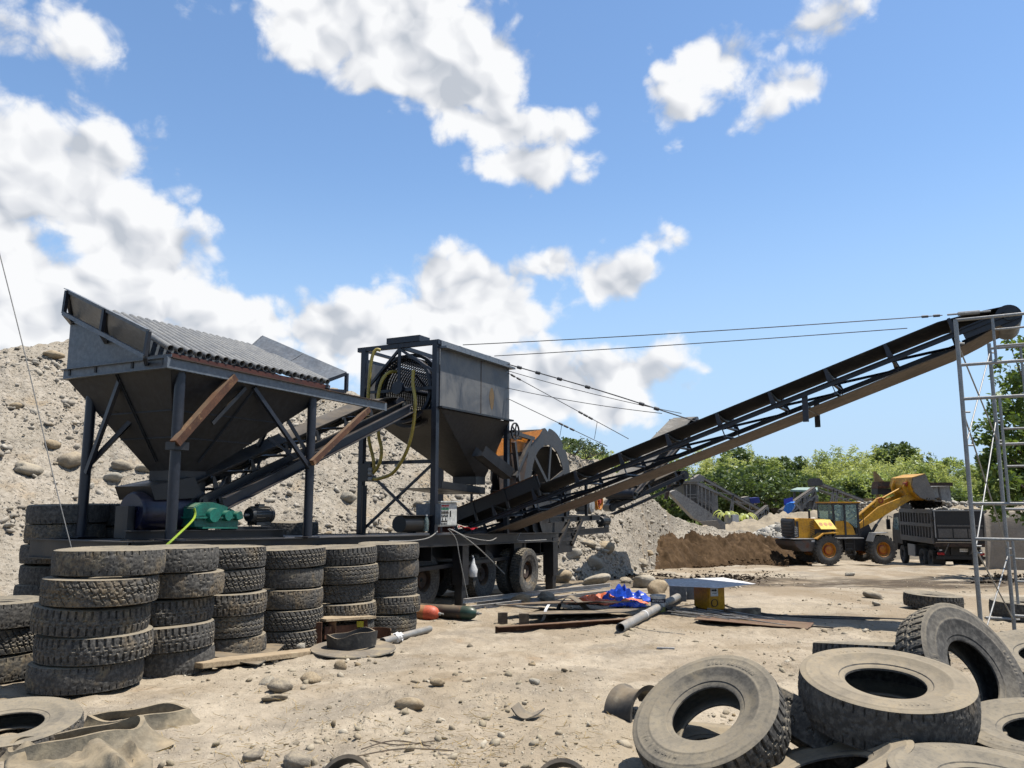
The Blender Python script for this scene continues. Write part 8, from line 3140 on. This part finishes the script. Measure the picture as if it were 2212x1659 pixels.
def crown_bamboo(seed, mat):
    rg = np.random.default_rng(seed)
    cs, sp = [], []
    for k in range(16):
        a = rg.uniform(0, 6.28)
        lean = rg.uniform(0.3, 2.4)
        h = rg.uniform(5.0, 8.5)
        for j in range(8):
            f = 0.28 + 0.72 * j / 7
            r = lean * f ** 2
            z = h * (f - 0.10 * f ** 3 * lean / 2)
            cs.append((math.cos(a) * r + rg.normal(0, 0.25), math.sin(a) * r + rg.normal(0, 0.25), z))
            sp.append(0.95 * (1.15 - 0.6 * f))
    return leaves('bamboo_foliage', np.array(cs), sp, 30, 0.50, mat, rg, 0.35, 0.24)


def crown_round(seed, mat, R=3.2, h=5.5, flat=0.7, clumps=60, per=60, size=0.45, umbrella=False):
    rg = np.random.default_rng(seed)
    cs, sp = [], []
    for k in range(clumps):
        v = rg.normal(size=3)
        v /= np.linalg.norm(v)
        r = rg.uniform(0.55, 1.0) ** 0.6
        c = v * R * r
        if umbrella:
            c[2] = abs(c[2]) * 0.35 + rg.choice([-0.9, -0.3, 0.5])
            c[:2] *= 1.25
        else:
            c[2] *= flat
        cs.append(c + np.array([0, 0, h]) + rg.normal(0, 0.15, 3))
        sp.append(R * rg.uniform(0.16, 0.30))
    return leaves('tree_foliage', np.array(cs), sp, per, size, mat, rg, 0.1, 0.5, 0.55 if umbrella else 0.8)


def trunk_mesh(seed, h, n=5, r=0.16, spread=1.5, culms=False):
    rg = random.Random(seed)
    mb = MB()
    if culms:
        for k in range(9):
            a = rg.uniform(0, 6.28)
            l = rg.uniform(0.2, 1.6)
            b = Vector((rg.gauss(0, 0.3), rg.gauss(0, 0.3), -0.4))
            mb.path([b, b + Vector((math.cos(a) * l * 0.2, math.sin(a) * l * 0.2, h * 0.5)), b + Vector((math.cos(a) * l, math.sin(a) * l, h * 0.95))], [0.06, 0.05, 0.03], 5, 3)
    else:
        mb.path([Vector((0, 0, -0.5)), Vector((0.1, 0, h * 0.35)), Vector((0.05, 0.1, h * 0.7)), Vector((0, 0, h))], [r * 1.3, r, r * 0.8, r * 0.5], 8, 4)
        for k in range(n):
            a = rg.uniform(0, 6.28)
            z0 = h * rg.uniform(0.35, 0.75)
            e = Vector((math.cos(a) * spread, math.sin(a) * spread, z0 + h * rg.uniform(0.2, 0.45)))
            mb.path([Vector((0.05, 0.05, z0)), Vector((e.x * 0.45, e.y * 0.45, (z0 + e.z) / 2 + 0.15)), e], [r * 0.6, r * 0.4, r * 0.15], 6, 3)
    o = mb.build('trunk', M['bark'])
    me = o.data
    bpy.data.objects.remove(o)
    return me


BAM = [crown_bamboo(s, m_) for s, m_ in ((1, M['leaf_bamboo']), (2, M['leaf_bamboo']), (3, M['leaf_mid']), (4, M['leaf_bamboo']))]
RND = [crown_round(11, M['leaf_mid'], 3.4, 4.6, 0.8), crown_round(12, M['leaf_dark'], 3.2, 4.4, 0.8), crown_round(14, M['leaf_blue'], 3.0, 4.6, 0.85)]
UMB = crown_round(13, M['leaf_dark'], 4.6, 5.2, 0.5, 80, 60, 0.42, True)
TRK_B = [trunk_mesh(21, 6.5, culms=True), trunk_mesh(22, 6.5, culms=True)]
TRK_R = [trunk_mesh(23, 4.8, 6, 0.18, 2.0), trunk_mesh(24, 5.4, 7, 0.22, 3.2)]


def plant_tree(name, crown, trunk, loc, sc, label, group, rz=None, zs=1.0):
    r = thing(name, label, 'tree', loc, group)
    r.scale = (sc, sc, sc * zs)
    r.rotation_euler = (0, 0, random.uniform(0, 6.28) if rz is None else rz)
    o = bpy.data.objects.new('trunk', trunk)
    COL.objects.link(o)
    o.parent = r
    o = bpy.data.objects.new('crown', crown)
    COL.objects.link(o)
    o.parent = r
    return r


rt = random.Random(42)
# skyline of the wood: column -> top row
SKY = lambda x: float(np.interp(x, [1180, 1240, 1300, 1400, 1480, 1560, 1600, 1680, 1740, 1800, 1900, 1950, 2000, 2060, 2120, 2260], [960, 948, 965, 985, 985, 972, 968, 985, 982, 975, 962, 965, 985, 995, 1000, 990]))
k = 0
for row, (Yt, step) in enumerate(((128, 26), (116, 30), (104, 36), (96, 44))):
    x = 1190 + 9 * row
    rown = ['in the back row of the wood', 'in the third row of the wood', 'in the second row of the wood', 'at the front of the wood'][row]
    while x < 2290:
        xx = x + rt.uniform(-10, 10)
        Y = Yt + rt.uniform(-4, 4)
        X = (xx - 1106) / F * Y
        zb_ = slope_z(X, Y)
        top = CZ + (HZ - (SKY(xx) + row * 22 + rt.uniform(-6, 16))) / F * Y
        hgt = max(3.5, top - zb_)
        bam = rt.random() < (0.8 if row < 3 else 0.45)
        if row == 3 and xx < 1360:
            x += step
            continue
        where = [w for lim, w in ((1330, 'behind the wash wheel'), (1430, 'behind the discharge conveyor'), (1560, 'behind the crusher house'), (1680, 'behind the long far conveyor'), (1780, 'above the green roofed shed'), (1880, 'above the loader cab'), (1990, 'above the loader bucket'), (2080, 'above the truck'), (9999, 'behind the scaffold')) if xx < lim][0]
        if bam:
            i = rt.randrange(4)
            plant_tree('bamboo_clump', BAM[i], TRK_B[rt.randrange(2)], (X, Y, zb_), hgt / 8.2, 'feathery bamboo clump %s, %s' % (rown, where), 'bamboo clumps on the far slope', zs=1.0)
        else:
            i = rt.choice([0, 0, 2, 1])
            plant_tree('broadleaf_tree', RND[i], TRK_R[0], (X, Y, zb_), hgt / 7.2, ['mid green bushy tree', 'dark green bushy tree', 'grey green bushy tree'][i] + ' %s, %s' % (rown, where), 'bushy trees on the far slope %d' % i)
        x += step * rt.uniform(0.8, 1.2)
for (xx, ytop, Y, kind, lab) in [(1610, 1018, 88, 'umb', 'wide dark umbrella crowned tree in front of the bamboo, left one'), (1668, 1030, 87, 'umb', 'wide dark umbrella crowned tree in front of the bamboo, right one'),
                                 (1450, 1000, 92, 'dark', 'dark tree standing behind the crusher house'), (1540, 1040, 90, 'dark', 'dark tree just right of the crusher house'),
                                 (1938, 952, 126, 'darktop', 'tall dark round tree topping the skyline above the loader bucket'), (1595, 964, 128, 'darktop', 'dark tree topping the skyline above the crusher'),
                                 (1790, 1035, 95, 'dark', 'dark bush behind the high conveyor'), (1840, 1030, 96, 'dark', 'dark bush right of the high conveyor'), (2030, 1050, 90, 'dark', 'dark bush above the tipped truck box')]:
    X = (xx - 1106) / F * Y
    zb_ = slope_z(X, Y)
    top = CZ + (HZ - ytop) / F * Y
    h_ = max(3, top - zb_)
    if kind == 'umb':
        plant_tree('umbrella_tree', UMB, TRK_R[1], (X, Y, zb_), h_ / 7.0, lab, 'umbrella trees')
    else:
        plant_tree('broadleaf_tree', RND[1], TRK_R[0], (X, Y, zb_), h_ / 7.2, lab, 'dark trees')
# palm-like young banana plants by the far white box
for (xx, yy_, lab) in ((1568, 1128, 'drooping banana plant left of the small white box'), (1606, 1134, 'drooping banana plant right of the small white box')):
    p = F_(xx, yy_, 61)
    r = thing('banana_plant', lab, 'plant', p)
    for i in range(9):
        a = i * 0.7 + rt.random()
        ln = rt.uniform(0.7, 1.2)
        pts = [p, p + Vector((math.cos(a) * ln * 0.35, math.sin(a) * ln * 0.35, ln * 0.75)), p + Vector((math.cos(a) * ln * 0.8, math.sin(a) * ln * 0.8, ln * 0.65)), p + Vector((math.cos(a) * ln, math.sin(a) * ln, ln * 0.3))]
        pts = catmull(pts, 4)
        sdw = Vector((-math.sin(a), math.cos(a), 0))
        mb = MB()
        n_ = len(pts)
        vs, fs = [], []
        for j, q in enumerate(pts):
            w = 0.13 * math.sin(math.pi * min(1, 0.08 + 0.9 * j / (n_ - 1)))
            vs += [q - sdw * w, q + UP * 0.04, q + sdw * w]
        for j in range(n_ - 1):
            for q in (0, 1):
                fs.append((j * 3 + q, j * 3 + q + 1, (j + 1) * 3 + q + 1, (j + 1) * 3 + q))
        mb.add(vs, fs)
        mb.build('leaf', M['leaf_bamboo'], r, 60)

# the near broadleaf tree at the right edge
tx, ty = D(2212, 1085, 27).x + 0.9, 27.0
tz_ = float(gz(tx, ty))
rg = np.random.default_rng(77)
cs, sp = [], []
for (x, y, r_, n_) in [(2190, 840, 0.75, 14), (2215, 900, 0.9, 16), (2165, 875, 0.55, 9), (2235, 800, 0.8, 12), (2180, 955, 0.75, 13), (2150, 935, 0.5, 8), (2150, 985, 0.7, 11), (2195, 1005, 0.9, 14), (2165, 1040, 0.65, 11), (2205, 1060, 0.8, 12),
                       (2128, 995, 0.35, 5), (2260, 950, 1.3, 22), (2290, 860, 1.2, 20), (2280, 1040, 1.2, 18), (2240, 760, 0.5, 6), (2330, 930, 1.5, 20), (2195, 1085, 0.6, 8)]:
    for _ in range(n_):
        Y = ty + rg.normal(0, 0.9)
        c = D(x, y, Y)
        cs.append(np.array(c) + rg.normal(0, r_ * 0.55, 3))
        sp.append(rg.uniform(0.18, 0.34))
cs = np.array(cs) - np.array([tx, ty, tz_])
nt_ = thing('leafy_tree', 'dark leafy broadleaf tree at the right edge behind the scaffold', 'tree', (tx, ty, tz_))
me = leaves('crown', cs, sp, 42, 0.20, M['leaf_near'], rg, 0.45, 0.5)
o = nobj('crown', me, nt_)
BASE['tmp'] = Vector((0, 0, 0))
mb = MB()
b0 = Vector((tx, ty, tz_))
mb.path([b0 - UP * 0.3, b0 + Vector((0.05, 0, 1.2)), b0 + Vector((-0.1, 0.1, 2.6)), b0 + Vector((0.1, 0, 4.2)), b0 + Vector((0.2, 0, 5.4))], [0.2, 0.17, 0.14, 0.10, 0.05], 10, 4)
for i in range(0, len(cs), 6):
    e = Vector(cs[i]) + b0
    s_ = b0 + UP * max(0.8, min(4.5, (e.z - b0.z) * 0.6))
    mb.path([s_, s_.lerp(e, 0.5) + UP * 0.12, e], [0.05, 0.03, 0.012], 5, 3)
mb.build('trunk', M['bark'], nt_, 50)

# tufts on the crest of the gravel heap
for (xx, lab) in ((1238, 'straggly bush on the crest of the heap right of the wash wheel'), (1265, 'second straggly bush on the crest of the heap')):
    p = hill_pt(xx, 1.0)
    rg = np.random.default_rng(int(xx))
    cs = np.array([(rg.normal(0, 0.35), rg.normal(0, 0.3), rg.uniform(0.1, 0.6)) for _ in range(14)])
    r = thing('bush', lab, 'bush', p)
    nobj('crown', leaves('crown', cs, 0.18, 30, 0.12, M['leaf_blue'], rg, 0.2, 0.4), r)
    mb = MB()
    for c in cs[::3]:
        mb.path([Vector(p), Vector(p) + Vector(c) * 0.6, Vector(p) + Vector(c)], [0.02, 0.015, 0.006], 4, 2)
    mb.build('trunk', M['bark'], r)
